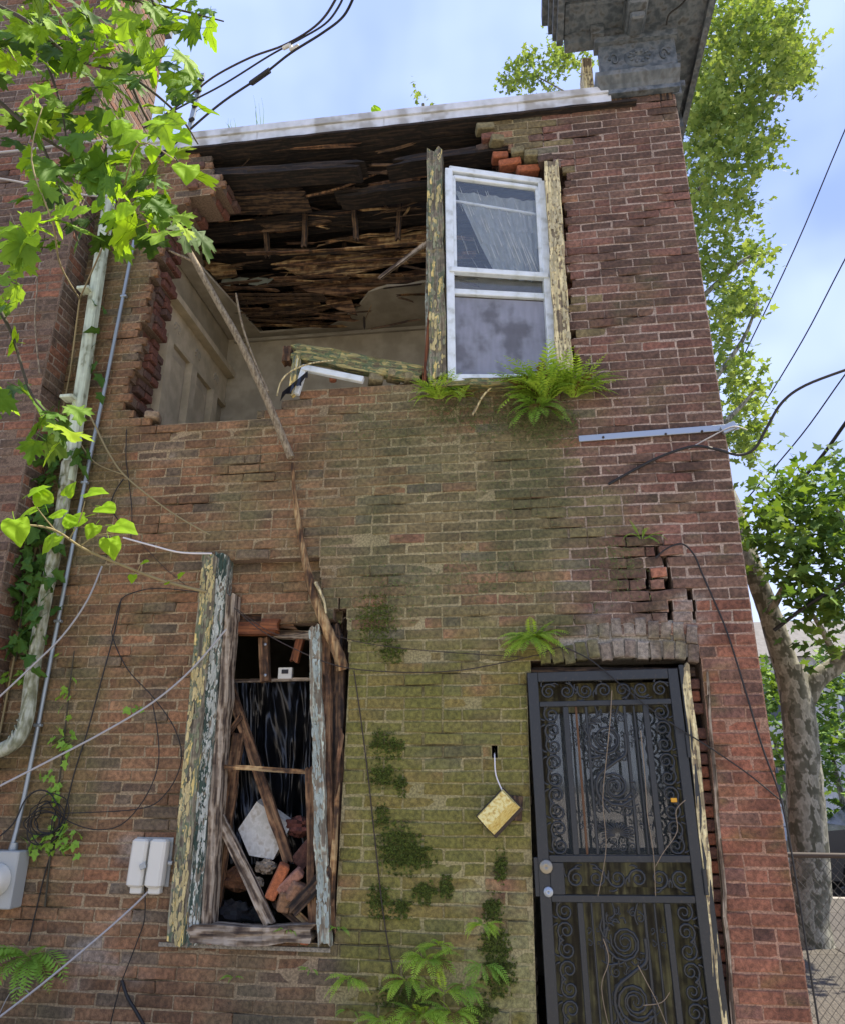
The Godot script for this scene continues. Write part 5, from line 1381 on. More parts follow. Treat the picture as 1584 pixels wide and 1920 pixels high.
	for k in 8:
		var a := P(530 + 6 * k, 735 - 5 * k, 0.06 + 0.01 * (k % 2)); var c := P(536 + 6 * k, 730 - 5 * k, 0.06 + 0.01 * ((k + 1) % 2))
		bag.quad(a, c, c + Vector3(0.01, -0.05 - 0.02 * (k % 3), 0.02), a + Vector3(0.0, -0.05 - 0.02 * ((k + 2) % 3), 0.03), Color(1, 1, 1), Vector3(0, 0, 1))
	tag(obj("plastic_scrap", bag, M.black_sheet), "scrap of black plastic under the fallen window frame", "plastic scrap")
	var rr := RandomNumberGenerator.new(); rr.seed = 23
	var bl := [["mossy tan brick standing on the broken wall end", 740, 706, Color(0.33, 0.29, 0.16)], ["mossy tan brick next to the leaning casing", 772, 712, Color(0.30, 0.26, 0.14)], ["orange brick bit under the fallen frame", 625, 712, Color(0.40, 0.15, 0.08)], ["pale mossy brick at the middle of the broken wall top", 705, 714, Color(0.26, 0.23, 0.13)], ["pale half brick lying at the left of the broken wall top", 288, 783, Color(0.36, 0.27, 0.18)]]
	for e in bl:
		rubble(e[0], e[1], e[2], -0.04, Vector3(0.10, 0.058, 0.12) if e[1] != 625 else Vector3(0.05, 0.03, 0.05), Vector3(0, rr.randf_range(-0.4, 0.4), rr.randf_range(-0.1, 0.1)), e[3], "bricks loose on the broken wall")
	# stub of bricks jutting from the left of the hole under the roof
	var st := [["pale brick jutting furthest from the stub under the roof edge", 398, 342, 0.16, Color(0.36, 0.27, 0.19)], ["brown brick under the roof flashing at the left stub", 372, 318, 0.14, Color(0.16, 0.09, 0.065)], ["red brick end low on the left stub", 366, 356, 0.08, Color(0.22, 0.11, 0.07)]]
	for e in st:
		rubble(e[0], e[1], e[2], -0.03, Vector3(e[3], 0.058, 0.12), Vector3(0.0, 0.1, 0.02), e[4], "bricks left in the stub")

# ---------- plants ----------
func leaf_shape(kind: String, sd: int) -> ArrayMesh:
	var half := []
	if kind == "maple":
		half = [Vector2(0.02, 0.0), Vector2(0.15, -0.03), Vector2(0.40, -0.07), Vector2(0.31, 0.08), Vector2(0.44, 0.15), Vector2(0.60, 0.22), Vector2(0.50, 0.31), Vector2(0.66, 0.52), Vector2(0.47, 0.51), Vector2(0.46, 0.64), Vector2(0.28, 0.53), Vector2(0.19, 0.60), Vector2(0.30, 0.78), Vector2(0.15, 0.79), Vector2(0.10, 0.92)]
	elif kind == "heart":
		half = [Vector2(0.03, 0.02), Vector2(0.20, -0.09), Vector2(0.38, -0.04), Vector2(0.47, 0.14), Vector2(0.45, 0.36), Vector2(0.35, 0.58), Vector2(0.20, 0.78), Vector2(0.07, 0.93)]
	else:
		half = [Vector2(0.02, 0.0), Vector2(0.28, 0.02), Vector2(0.22, 0.22), Vector2(0.46, 0.45), Vector2(0.22, 0.55), Vector2(0.14, 0.8)]
	var rr := RandomNumberGenerator.new(); rr.seed = sd
	var outl := [Vector2(0, 0)]
	for p in half: outl.append(p + Vector2(rr.randf_range(-0.03, 0.03), rr.randf_range(-0.02, 0.02)))
	outl.append(Vector2(0, 1.0))
	for k in half.size():
		var p: Vector2 = half[half.size() - 1 - k]
		outl.append(Vector2(-p.x + rr.randf_range(-0.03, 0.03), p.y + rr.randf_range(-0.02, 0.02)))
	var bend := rr.randf_range(0.05, 0.45); var fold := rr.randf_range(0.05, 0.45); var curl := rr.randf_range(0.0, 0.6)
	var lift := func(p: Vector2) -> Vector3: return Vector3(p.x, p.y, -bend * p.y * p.y + fold * sqrt(p.x * p.x + 0.004) + 0.035 * sin(p.x * 11.0 + p.y * 8.0) - curl * p.x * p.x)
	var b := B.new()
	var nrm := func(p: Vector2) -> Vector3:
		var e := 0.03
		return ((lift.call(p + Vector2(e, 0)) as Vector3) - lift.call(p - Vector2(e, 0))).cross((lift.call(p + Vector2(0, e)) as Vector3) - lift.call(p - Vector2(0, e))).normalized()
	var mid := Vector2(0, 0.30)
	var c0 := b.vert(lift.call(mid), nrm.call(mid), Color(1, 1, 1))
	for k in outl.size():
		var q: Vector2 = mid.lerp(outl[k], 0.55)
		b.vert(lift.call(q), nrm.call(q), Color(1, 1, 1)); b.vert(lift.call(outl[k]), nrm.call(outl[k]), Color(1, 1, 1))
	for k in outl.size():
		var i0 := c0 + 1 + 2 * k; var i1 := c0 + 1 + 2 * ((k + 1) % outl.size())
		b.tri(c0, i0, i1); b.tri(i0, i0 + 1, i1 + 1); b.tri(i0, i1 + 1, i1)
	# veins and stalk
	b.tube(PackedVector3Array([Vector3(0, -0.45, -0.02), Vector3(0.01, -0.2, 0.01), Vector3(0, 0, 0.004)]), 0.012, 0.014, 3, Color(0.8, 0.75, 0.5))
	if kind != "small":
		for v in [Vector2(0, 0.93), Vector2(0.45, 0.42), Vector2(-0.45, 0.42), Vector2(0.28, 0.0), Vector2(-0.28, 0.0)]:
			b.tube(PackedVector3Array([Vector3(0, 0, 0.004), (lift.call(v * 0.5) as Vector3) + Vector3(0, 0, 0.003), (lift.call(v) as Vector3) + Vector3(0, 0, 0.003)]), 0.010, 0.003, 3, Color(1.2, 1.15, 0.9))
	return b.mesh()
func leaf_at(p: Vector3, size: float, rr: RandomNumberGenerator, droop := 0.5) -> Transform3D:
	# tip points down and outwards, the face looks up and around
	var tip := Vector3(rr.randf_range(-1, 1), -droop + rr.randf_range(-0.5, 0.3), rr.randf_range(-0.6, 0.9)).normalized()
	var face := Vector3(rr.randf_range(-0.7, 0.7), rr.randf_range(0.3, 1.0), rr.randf_range(-0.3, 0.9))
	face = (face - tip * face.dot(tip)).normalized()
	return Transform3D(Basis(tip.cross(face), tip, face).scaled(Vector3.ONE * size), p)
func build_maple() -> void:
	var t := thing("maple_tree", "maple tree reaching in with large lobed green leaves over the neighbour wall", "tree", Vector3(-4.3, 0, 3.0))
	var o := -t.position
	var rr := RandomNumberGenerator.new(); rr.seed = 101
	var tr := B.new()
	tr.tube(smooth([Vector3(-4.3, 0, 3.0) + o, Vector3(-4.25, 2.0, 2.95) + o, Vector3(-4.3, 4.2, 2.9) + o, Vector3(-4.2, 6.0, 2.7) + o, Vector3(-4.0, 8.0, 2.4) + o], 5), 0.16, 0.06, 12, Color(1, 1, 1), 0.06)
	obj("trunk", tr, M.bark, t)
	var limbs := [[[-80, -60, 1.9], [60, 45, 1.8], [140, 110, 1.75], [240, 140, 1.7], [330, 210, 1.65], [372, 270, 1.6]], [[-80, 120, 1.9], [10, 200, 1.7], [70, 250, 1.65], [150, 300, 1.55], [230, 350, 1.5], [300, 420, 1.5]], [[-60, -80, 2.0], [150, -20, 1.8], [300, 10, 1.7], [420, 40, 1.7]], [[70, 250, 1.65], [105, 330, 1.6], [130, 400, 1.6], [150, 460, 1.6]], [[-90, 520, 1.7], [-20, 560, 1.6], [20, 620, 1.6], [60, 740, 1.6], [110, 790, 1.6]], [[240, 140, 1.7], [280, 230, 1.6], [340, 310, 1.55]], [[60, 45, 1.8], [110, 180, 1.7], [125, 260, 1.65]]]
	var ends := [Vector3(-4.15, 6.2, 2.6), Vector3(-4.25, 5.0, 2.8), Vector3(-4.1, 7.0, 2.5), null, Vector3(-4.28, 3.6, 2.9), null, null]
	for k in limbs.size():
		var pts := px_path(limbs[k])
		if ends[k] != null: pts.insert(0, ends[k])
		for q in pts.size(): pts[q] += o
		var b := B.new()
		b.tube(smooth(pts, 5), 0.016 if ends[k] != null else 0.009, 0.004, 6, Color(1, 1, 1), 0.1)
		obj("branch", b, M.dark_twig, t)
	var shapes := []
	for k in 9: shapes.append(leaf_shape("maple", 200 + k))
	# where the leaves hang: px centre, spread, how many
	var zones := [[110, 30, 130, 60, 46], [330, 30, 90, 45, 26], [70, 110, 90, 60, 26], [210, 130, 110, 60, 32], [340, 170, 40, 60, 10], [80, 230, 90, 50, 18], [220, 250, 90, 50, 18], [150, 340, 110, 45, 22], [290, 350, 70, 50, 18], [230, 420, 110, 40, 16], [60, 440, 70, 40, 12], [320, 430, 60, 40, 9], [20, 560, 30, 70, 9], [20, 740, 30, 20, 5], [100, 780, 50, 25, 6], [95, 830, 30, 20, 3]]
	for zn in zones:
		for k in zn[4]:
			var px: float = zn[0] + rr.randfn() * zn[2] * 0.6
			var py: float = zn[1] + rr.randfn() * zn[3] * 0.6
			if px > 430 or (px > 395 and py > 130): continue
			var p := P(px, py, rr.randf_range(1.25, 2.0) if py < 520 else rr.randf_range(1.3, 1.7))
			var s := rr.randf_range(0.085, 0.19)
			inst("leaf", shapes[rr.randi() % 9], [M.leaf, M.leaf_b, M.leaf_c, M.leaf_b, M.leaf_d, M.leaf_e][rr.randi() % 6], t, leaf_at(p + o, s, rr, 0.6))
func build_sapling() -> void:
	var rr := RandomNumberGenerator.new(); rr.seed = 303
	var shapes := []
	for k in 3: shapes.append(leaf_shape("heart", 220 + k))
	var s := thing("sapling", "twig with bright yellow-green heart-shaped leaves growing from the window casing", "sapling", P(384, 1108, 0.07))
	var o := -s.position
	var b := B.new()
	var pts := px_path([[388, 1110, 0.05], [310, 1090, 0.2], [235, 1062, 0.4], [160, 1030, 0.6], [105, 995, 0.75], [60, 985, 0.85], [20, 988, 0.95]])
	for k in pts.size(): pts[k] += o
	b.tube(smooth(pts, 5), 0.010, 0.005, 7, Color(1, 1, 1), 0.08)
	obj("stem", b, M.stem, s)
	for e in [[[105, 995, 0.75], [80, 965, 0.8], [62, 940, 0.85]], [[130, 1012, 0.7], [150, 975, 0.75], [160, 940, 0.8]], [[150, 1025, 0.62], [180, 1005, 0.65], [210, 1000, 0.7]], [[258, 1072, 0.35], [264, 1060, 0.37], [268, 1052, 0.4]], [[310, 1090, 0.2], [325, 1088, 0.21], [335, 1084, 0.22]]]:
		var q := px_path(e)
		for k in q.size(): q[k] += o
		var stalk := B.new()
		stalk.tube(smooth(q, 3), 0.004, 0.003, 5, Color(1, 1, 1))
		obj("side_stem", stalk, M.stem, s)
	var lv := [[28, 975, 0.95, 0.155, -150], [58, 925, 0.85, 0.12, -60], [85, 945, 0.82, 0.12, 20], [125, 930, 0.8, 0.10, -20], [165, 925, 0.78, 0.12, -80], [190, 950, 0.74, 0.13, -110], [160, 970, 0.72, 0.13, 120], [215, 985, 0.7, 0.15, -100], [205, 1010, 0.68, 0.13, -150], [110, 1005, 0.78, 0.13, 150], [120, 965, 0.8, 0.10, 80], [70, 955, 0.83, 0.10, 110], [180, 985, 0.7, 0.10, 170], [268, 1055, 0.4, 0.05, -80], [250, 1078, 0.36, 0.06, -170], [335, 1082, 0.22, 0.05, -50], [318, 1092, 0.2, 0.04, 100], [135, 985, 0.76, 0.09, 30]]
	for e in lv:
		var an := deg_to_rad(e[4])
		var tip := Vector3(-sin(an), cos(an), rr.randf_range(0.0, 0.5)).normalized()
		var face := Vector3(rr.randf_range(-0.3, 0.3), 0.55, 0.75)
		face = (face - tip * face.dot(tip)).normalized()
		inst("leaf", shapes[rr.randi() % 3], M.heart, s, Transform3D(Basis(tip.cross(face), tip, face).scaled(Vector3.ONE * e[3]), P(e[0], e[1], e[2]) + o))
	# the climber with round leaves among the maple
	var c := thing("climber", "climber with glowing yellow-green round leaves among the maple leaves", "climber", Vector3(-4.25, 3.9, 0.3))
	o = -c.position
	b = B.new()
	for lim in [[[150, 560, 0.3], [190, 470, 1.2], [230, 360, 1.8], [262, 270, 2.0], [330, 300, 2.0]], [[150, 560, 0.3], [115, 500, 1.4], [100, 420, 1.9], [60, 300, 2.0], [80, 200, 2.0]], [[262, 270, 2.0], [220, 220, 2.0], [210, 205, 2.0]]]:
		pts = px_path(lim)
		for k in pts.size(): pts[k] += o
		b.tube(smooth(pts, 5), 0.006, 0.003, 5, Color(1, 1, 1))
	b.tube(PackedVector3Array([P(150, 560, 0.3) + o, P(132, 700, 0.04) + o, Vector3(-4.56, 3.0, 0.03) + o, Vector3(-4.57, 0.0, 0.03) + o]), 0.006, 0.008, 5, Color(1, 1, 1))
	obj("stem", b, M.stem, c)
	for e in [[270, 265, 0.15], [235, 245, 0.12], [215, 225, 0.11], [310, 245, 0.13], [350, 325, 0.16], [320, 300, 0.12], [245, 215, 0.10], [45, 215, 0.10], [75, 175, 0.13], [105, 185, 0.11], [60, 195, 0.10], [110, 410, 0.13], [95, 430, 0.10], [60, 415, 0.12], [35, 440, 0.12], [140, 395, 0.11], [165, 405, 0.11], [215, 415, 0.10], [245, 400, 0.11], [60, 460, 0.09], [15, 470, 0.10], [190, 395, 0.08], [335, 265, 0.12], [290, 290, 0.10]]:
		var tip := Vector3(rr.randf_range(-0.9, 0.9), rr.randf_range(-1.0, -0.2), rr.randf_range(0.0, 0.5)).normalized()
		var face := Vector3(rr.randf_range(-0.4, 0.4), 0.4, 0.9)
		face = (face - tip * face.dot(tip)).normalized()
		inst("leaf", shapes[rr.randi() % 3], M.heart, c, Transform3D(Basis(tip.cross(face), tip, face).scaled(Vector3.ONE * e[2] * 0.85), P(e[0], e[1] - 15, rr.randf_range(1.9, 2.15)) + o))
# one arching frond with paired leaflets
func frond(start: Vector3, dir: Vector3, length: float, droop: float, wide: float, rr: RandomNumberGenerator) -> B:
	var b := B.new()
	var n := 15
	var pts := PackedVector3Array()
	var p := start
	var d := dir.normalized()
	var grow := rr.randf_range(0.85, 1.15)
	for k in n + 1:
		pts.append(p)
		p += d * length / n
		d = (d + Vector3(0, -droop, 0) / n * grow).normalized()
	b.tube(pts, 0.0022, 0.0008, 3, Color(0.6, 0.6, 0.4))
	for k in range(2, n + 1):
		var t := float(k) / n
		var ax := (pts[k] - pts[k - 1]).normalized()
		var side := ax.cross(Vector3(0, 1, 0.35)).normalized()
		var up := side.cross(ax)
		var l := length * wide * (sin(PI * (0.18 + 0.80 * t)))
		for s in [-1.0, 1.0]:
			var out: Vector3 = (side * s + ax * 0.45 - up * 0.15 + Vector3(rr.randf_range(-1, 1), rr.randf_range(-1, 1), rr.randf_range(-1, 1)) * 0.12).normalized()
			var wv := ax * l * 0.16
			var tone := rr.randf_range(0.75, 1.1)
			var q := pts[k]
			b.quad(q - wv * 0.6, q + out * l * 0.5 - wv, q + out * l, q + out * l * 0.45 + wv, Color(tone, tone, tone * 0.9), up)
	return b
func fern(label: String, px: float, py: float, z: float, n: int, length: float, lean: Vector3, mat: Material, sd: int, group := "ferns growing in the brickwork") -> void:
	var rr := RandomNumberGenerator.new(); rr.seed = sd
	var f := thing("fern", label, "fern", P(px, py, z), group)
	for k in n:
		var an := TAU * (k + rr.randf() * 0.6) / n
		var d := Vector3(lean.x, lean.y, lean.z * 0.5) + Vector3(cos(an) * 0.9, rr.randf_range(-0.25, 0.75), absf(sin(an)) * 0.4 + 0.05)
		obj("frond", frond(Vector3(cos(an), 0, 0) * 0.02, d, length * rr.randf_range(0.6, 1.15), rr.randf_range(0.8, 2.4), rr.randf_range(0.13, 0.22), rr), M.dead_frond if rr.randf() < 0.08 else (M.fern_b if rr.randf() < 0.25 else mat), f)
func build_ferns() -> void:
	fern("largest lush fern growing on the upper window sill", 1020, 755, 0.05, 64, 0.40, Vector3(0.0, 1.05, 0.40), M.fern, 1)
	fern("drooping fern hanging from the sill under the lush one", 1010, 765, 0.04, 26, 0.26, Vector3(0.0, -0.2, 0.5), M.fern_b, 24)
	fern("fern spilling over the right end of the upper sill", 1075, 745, 0.03, 34, 0.34, Vector3(0.2, 0.7, 0.3), M.fern, 2)
	fern("pale fern at the foot of the leaning window casing", 822, 748, 0.04, 30, 0.24, Vector3(-0.1, 0.7, 0.3), M.fern, 3)
	fern("small pale fern next to the leaning casing, on the sill", 862, 745, 0.04, 16, 0.16, Vector3(0.2, 0.1, 0.3), M.fern, 4)
	fern("bushy fern growing at the left end of the door arch", 998, 1198, 0.03, 52, 0.21, Vector3(0.0, 0.05, 0.35), M.fern, 5)
	fern("single low fern above the cracked bricks", 1205, 1010, 0.02, 7, 0.14, Vector3(0.4, 0.3, 0.2), M.fern_b, 6)
	fern("broad fern hanging on the lower left wall below the meter", 55, 1795, 0.05, 22, 0.32, Vector3(0.1, 0.15, 0.5), M.fern_b, 7)
	fern("fern with white-tipped fronds below the window's right stile", 658, 1835, 0.03, 14, 0.13, Vector3(0.0, 0.0, 0.4), M.fern, 8)
	fern("tiny sprig beside the foot of the window's right stile", 634, 1740, 0.03, 7, 0.07, Vector3(0.0, 0.3, 0.4), M.fern_b, 9)
	fern("tall fern in the middle of the mossy wall foot", 800, 1800, 0.04, 22, 0.17, Vector3(0.1, 0.3, 0.4), M.fern, 10)
	fern("fern low on the mossy wall left of the tall one", 762, 1838, 0.04, 13, 0.16, Vector3(-0.2, 0.0, 0.4), M.fern, 11)
	fern("fern under the pale lichen, nearest the iron door", 905, 1735, 0.03, 13, 0.14, Vector3(0.1, 0.1, 0.4), M.fern, 12)
	fern("fern with downward fronds beside the dark moss", 905, 1810, 0.03, 11, 0.16, Vector3(0.1, -0.1, 0.4), M.fern_b, 13)
	fern("bright fern at the foot of the mossy wall", 790, 1905, 0.05, 26, 0.18, Vector3(0.0, 0.3, 0.5), M.fern, 14)
	fern("long-fronded fern above the bright foot fern", 835, 1862, 0.05, 9, 0.17, Vector3(0.4, 0.4, 0.4), M.fern, 15)
	fern("leafy fern at the very foot of the wall left of the bright one", 715, 1912, 0.05, 13, 0.14, Vector3(-0.1, 0.2, 0.4), M.fern, 16)
	fern("small sprig under the window ledge", 581, 1818, 0.02, 6, 0.06, Vector3(0, 0.3, 0.4), M.fern_b, 17)
	fern("small sprig under the middle of the window ledge", 438, 1832, 0.02, 6, 0.06, Vector3(0, 0.2, 0.4), M.fern_b, 18)
	fern("small sprig low beside the window's mossy corner", 655, 1895, 0.02, 6, 0.07, Vector3(0, 0.1, 0.4), M.fern_b, 19)
	fern("spreading fern between the two lowest wall-foot ferns", 848, 1900, 0.05, 14, 0.17, Vector3(0.1, 0.2, 0.4), M.fern, 21)
	fern("narrow fern in the joint above the wall-foot ferns", 822, 1772, 0.03, 9, 0.12, Vector3(-0.1, 0.3, 0.4), M.fern, 22)
	fern("small fern tucked under the dark moss sheet", 872, 1850, 0.03, 9, 0.12, Vector3(0.2, 0.0, 0.4), M.fern_b, 23)
	fern("little sprouts on the wooden window sill", 538, 1745, 0.05, 10, 0.05, Vector3(0, 0.5, 0.2), M.fern_b, 20)
	# the creeper climbing the seam of the two houses
	var rr := RandomNumberGenerator.new(); rr.seed = 404
	var small := leaf_shape("small", 230)
	var cr := thing("creeper", "dark green creeper climbing the wall seam behind the downspout", "creeper", P(60, 1250, 0.0))
	var o := -cr.position
	var st := B.new()
	for lim in [[[85, 1700, 0.012], [100, 1560, 0.015], [115, 1440, 0.015], [130, 1300, 0.015], [140, 1220, 0.015]], [[70, 1260, 0.03], [80, 1100, 0.06], [75, 960, 0.06], [90, 860, 0.05]], [[30, 1240, 0.03], [45, 1120, 0.08], [60, 1010, 0.06]]]:
		var q := px_path(lim)
		for k in q.size(): q[k] += o
		st.tube(smooth(q, 4), 0.006, 0.004, 5, Color(1, 1, 1))
	obj("stem", st, M.dark_twig, cr)
	var spots := [[95, 880, 28, 50, 34, "v"], [72, 990, 38, 60, 44, "v"], [62, 1090, 42, 60, 48, "v"], [50, 1190, 38, 50, 34, "v"], [30, 1270, 30, 20, 16, "f"], [120, 1300, 14, 60, 10, "f"], [125, 1390, 14, 40, 12, "f"], [105, 1480, 22, 30, 14, "f"], [95, 1570, 40, 30, 26, "f"], [130, 1585, 25, 15, 10, "f"], [255, 1330, 20, 8, 5, "f"], [180, 640, 10, 60, 8, "v"], [150, 850, 20, 30, 12, "v"]]
	for e in spots:
		for k in e[4]:
			var p := P(e[0] + rr.randfn() * e[2] * 0.55, e[1] + rr.randfn() * e[3] * 0.55, rr.randf_range(0.02, 0.17 if e[5] == "v" else 0.04))
			inst("leaf", small, M.vine if e[5] == "v" else M.fern_b, cr, leaf_at(p + o, rr.randf_range(0.07, 0.13) if e[5] == "v" else rr.randf_range(0.035, 0.07), rr, 0.5))
	# bare climbing stems
	for e in [["bare_vine", "bare pale vine stem running from the downspout to the casing top", [[150, 740, 0.06], [180, 800, 0.06], [205, 850, 0.06], [235, 892, 0.05], [300, 945, 0.05], [350, 978, 0.05], [395, 1003, 0.05]], 0.007, M.stem], ["bare_vine", "short bare vine stem joining the long one", [[150, 830, 0.05], [180, 868, 0.05], [232, 890, 0.05]], 0.005, M.stem], ["bare_vine", "forked bare vine on the upper neighbour wall", [[75, 700, 0.26], [66, 600, 0.25], [70, 520, 0.25], [50, 470, 0.25], [20, 400, 0.25]], 0.006, M.twig]]:
		var b := B.new()
		b.tube(smooth(px_path(e[2]), 5), e[3], e[3] * 0.7, 6, Color(1, 1, 1), 0.1)
		tag(obj(e[0], b, e[4]), e[1], "vine")
	# dead branches hanging in the hole
	var db := thing("fallen_branch", "long bare branch hanging from the maple leaves onto the broken wall", "branch", P(545, 855, 0.10))
	o = -db.position
	var q2 := px_path([[322, 420, 0.35], [350, 462, 0.30], [405, 560, 0.24], [450, 640, 0.20], [490, 725, 0.15], [520, 795, 0.10], [546, 858, 0.06]])
	for k in q2.size(): q2[k] += o
	var b1 := B.new()
	b1.tube(smooth(q2, 5), 0.020, 0.027, 9, Color(1, 1, 1), 0.08)
	obj("stem", b1, M.twig, db)
	for lim in [[[443, 550, 0.22], [455, 610, 0.2], [475, 670, 0.17], [503, 735, 0.13]], [[318, 470, 0.33], [340, 480, 0.31], [362, 490, 0.28]]]:
		q2 = px_path(lim)
		for k in q2.size(): q2[k] += o
		b1 = B.new()
		b1.tube(smooth(q2, 4), 0.007, 0.010, 6, Color(1, 1, 1), 0.1)
		obj("twig", b1, M.twig, db)
	b1 = B.new()
	b1.tube(smooth(px_path([[520, 742, 0.08], [528, 715, 0.09], [548, 695, 0.10], [585, 681, 0.10], [626, 676, 0.09]]), 5), 0.007, 0.005, 6, Color(1, 1, 1))
	tag(obj("bent_twig", b1, M.peel_cream), "pale bent twig springing over the fallen window frame", "twig")
	b1 = B.new()
	b1.tube(smooth(px_path([[549, 868, 0.03], [553, 930, 0.03], [562, 990, 0.03], [575, 1060, 0.05], [590, 1120, 0.06], [612, 1175, 0.05], [634, 1225, 0.03], [642, 1255, 0.0]]), 5), 0.010, 0.042, 9, Color(1, 1, 1), 0.15)
	tag(obj("broken_bough", b1, M.tan_wood), "thick broken bough wedged at the top right of the lower window", "branch")
	b1 = B.new()
	b1.tube(smooth(px_path([[592, 1092, 0.08], [606, 1120, 0.09], [612, 1150, 0.08]]), 4), 0.012, 0.006, 6, Color(1, 1, 1), 0.2)
	tag(obj("split_stick", b1, M.peel_cream), "pale split stick against the broken bough", "branch")
	b1 = B.new()
	b1.tube(smooth(px_path([[885, 778, 0.05], [895, 760, 0.06], [905, 742, 0.06], [925, 722, 0.06]]), 4), 0.008, 0.006, 6, Color(1, 1, 1), 0.2)
	tag(obj("root", b1, M.peel_cream), "pale root hanging below the upper window sill", "root")
	# withered vines on the iron door
	var wv := [["withered vine hanging down the left of the iron door's middle scroll", [[1146, 1295, 0.06], [1145, 1350, 0.06], [1138, 1420, 0.06], [1125, 1500, 0.06], [1132, 1590, 0.06], [1120, 1680, 0.06]]], ["withered vine climbing the right bars of the iron door", [[1200, 1370, 0.06], [1208, 1450, 0.06], [1215, 1530, 0.06], [1225, 1600, 0.06], [1228, 1680, 0.06]]], ["forked withered vine by the iron door's yellow tag", [[1284, 1500, 0.06], [1262, 1520, 0.06], [1270, 1560, 0.06], [1245, 1600, 0.06], [1228, 1625, 0.06]]], ["withered vine trailing over the iron door's lower scrolls", [[1195, 1810, 0.06], [1215, 1840, 0.06], [1235, 1880, 0.06], [1250, 1925, 0.06]]], ["curled withered vine on the iron door's lower right", [[1205, 1885, 0.06], [1240, 1880, 0.06], [1255, 1860, 0.06]]], ["long straw vine at the lower left of the iron door", [[1130, 1760, 0.06], [1140, 1800, 0.05], [1128, 1850, 0.05], [1140, 1925, 0.05]]]]
	for e in wv:
		b1 = B.new()
		var vp := px_path(e[1])
		for k in range(1, vp.size() - 1): vp[k] += Vector3(rr.randf_range(-0.012, 0.012), 0, rr.randf_range(-0.005, 0.01))
		b1.tube(smooth(vp, 5), 0.0028, 0.0020, 5, Color(1, 1, 1), 0.1)
		tag(obj("withered_vine", b1, M.straw), e[0], "vine", "withered vines on the iron door")
func moss_patch(label: String, px: float, py: float, rx: float, ry: float, n: int, sd: int, tone := Color(0.105, 0.14, 0.022)) -> void:
	var rr := RandomNumberGenerator.new(); rr.seed = sd
	var b := B.new()
	var ctr := P(px, py, 0.0)
	for k in n:
		var a := rr.randf() * TAU
		var r := sqrt(rr.randf()) * 1.5
		if r > 1.0 + 0.9 * nzd.get_noise_2d(px + cos(a) * r * rx, py + sin(a) * r * ry): continue
		r = r / 1.5
		var p := P(px + cos(a) * r * 1.5 * rx, py + sin(a) * r * 1.5 * ry, 0.0) - ctr
		if r > 0.40 and rr.randf() < 0.4:   # the rim follows the joints
			var wy := ctr.y + p.y
			p.y = 6.446 - CH * round((6.446 - wy) / CH) + rr.randf_range(-0.009, 0.009) - ctr.y
		p.z = 0.002 + 0.010 * (1.0 - r) * rr.randf()
		var s := rr.randf_range(0.006, 0.014)
		var t := rr.randf_range(0.6, 1.5)
		var col := Color(tone.r * t, tone.g * t, tone.b * t)
		var d := Vector3(rr.randf_range(-1, 1), rr.randf_range(-1, 0.8), rr.randf_range(0.3, 1.0)).normalized() * s
		var e := d.cross(Vector3(rr.randf_range(-1, 1), rr.randf_range(-1, 1), rr.randf_range(-1, 1))).normalized() * s * 0.45
		b.flat(p - e, p + e, p + d, col)
		b.flat(p - e * 0.8 - d * 0.2, p + d * 0.6 + e * 1.2, p + d * 0.4 - e, col)
	tag(obj("moss_patch", b, M.moss, self, Transform3D(Basis.IDENTITY, ctr)), label, "moss", "moss patches on the middle wall")
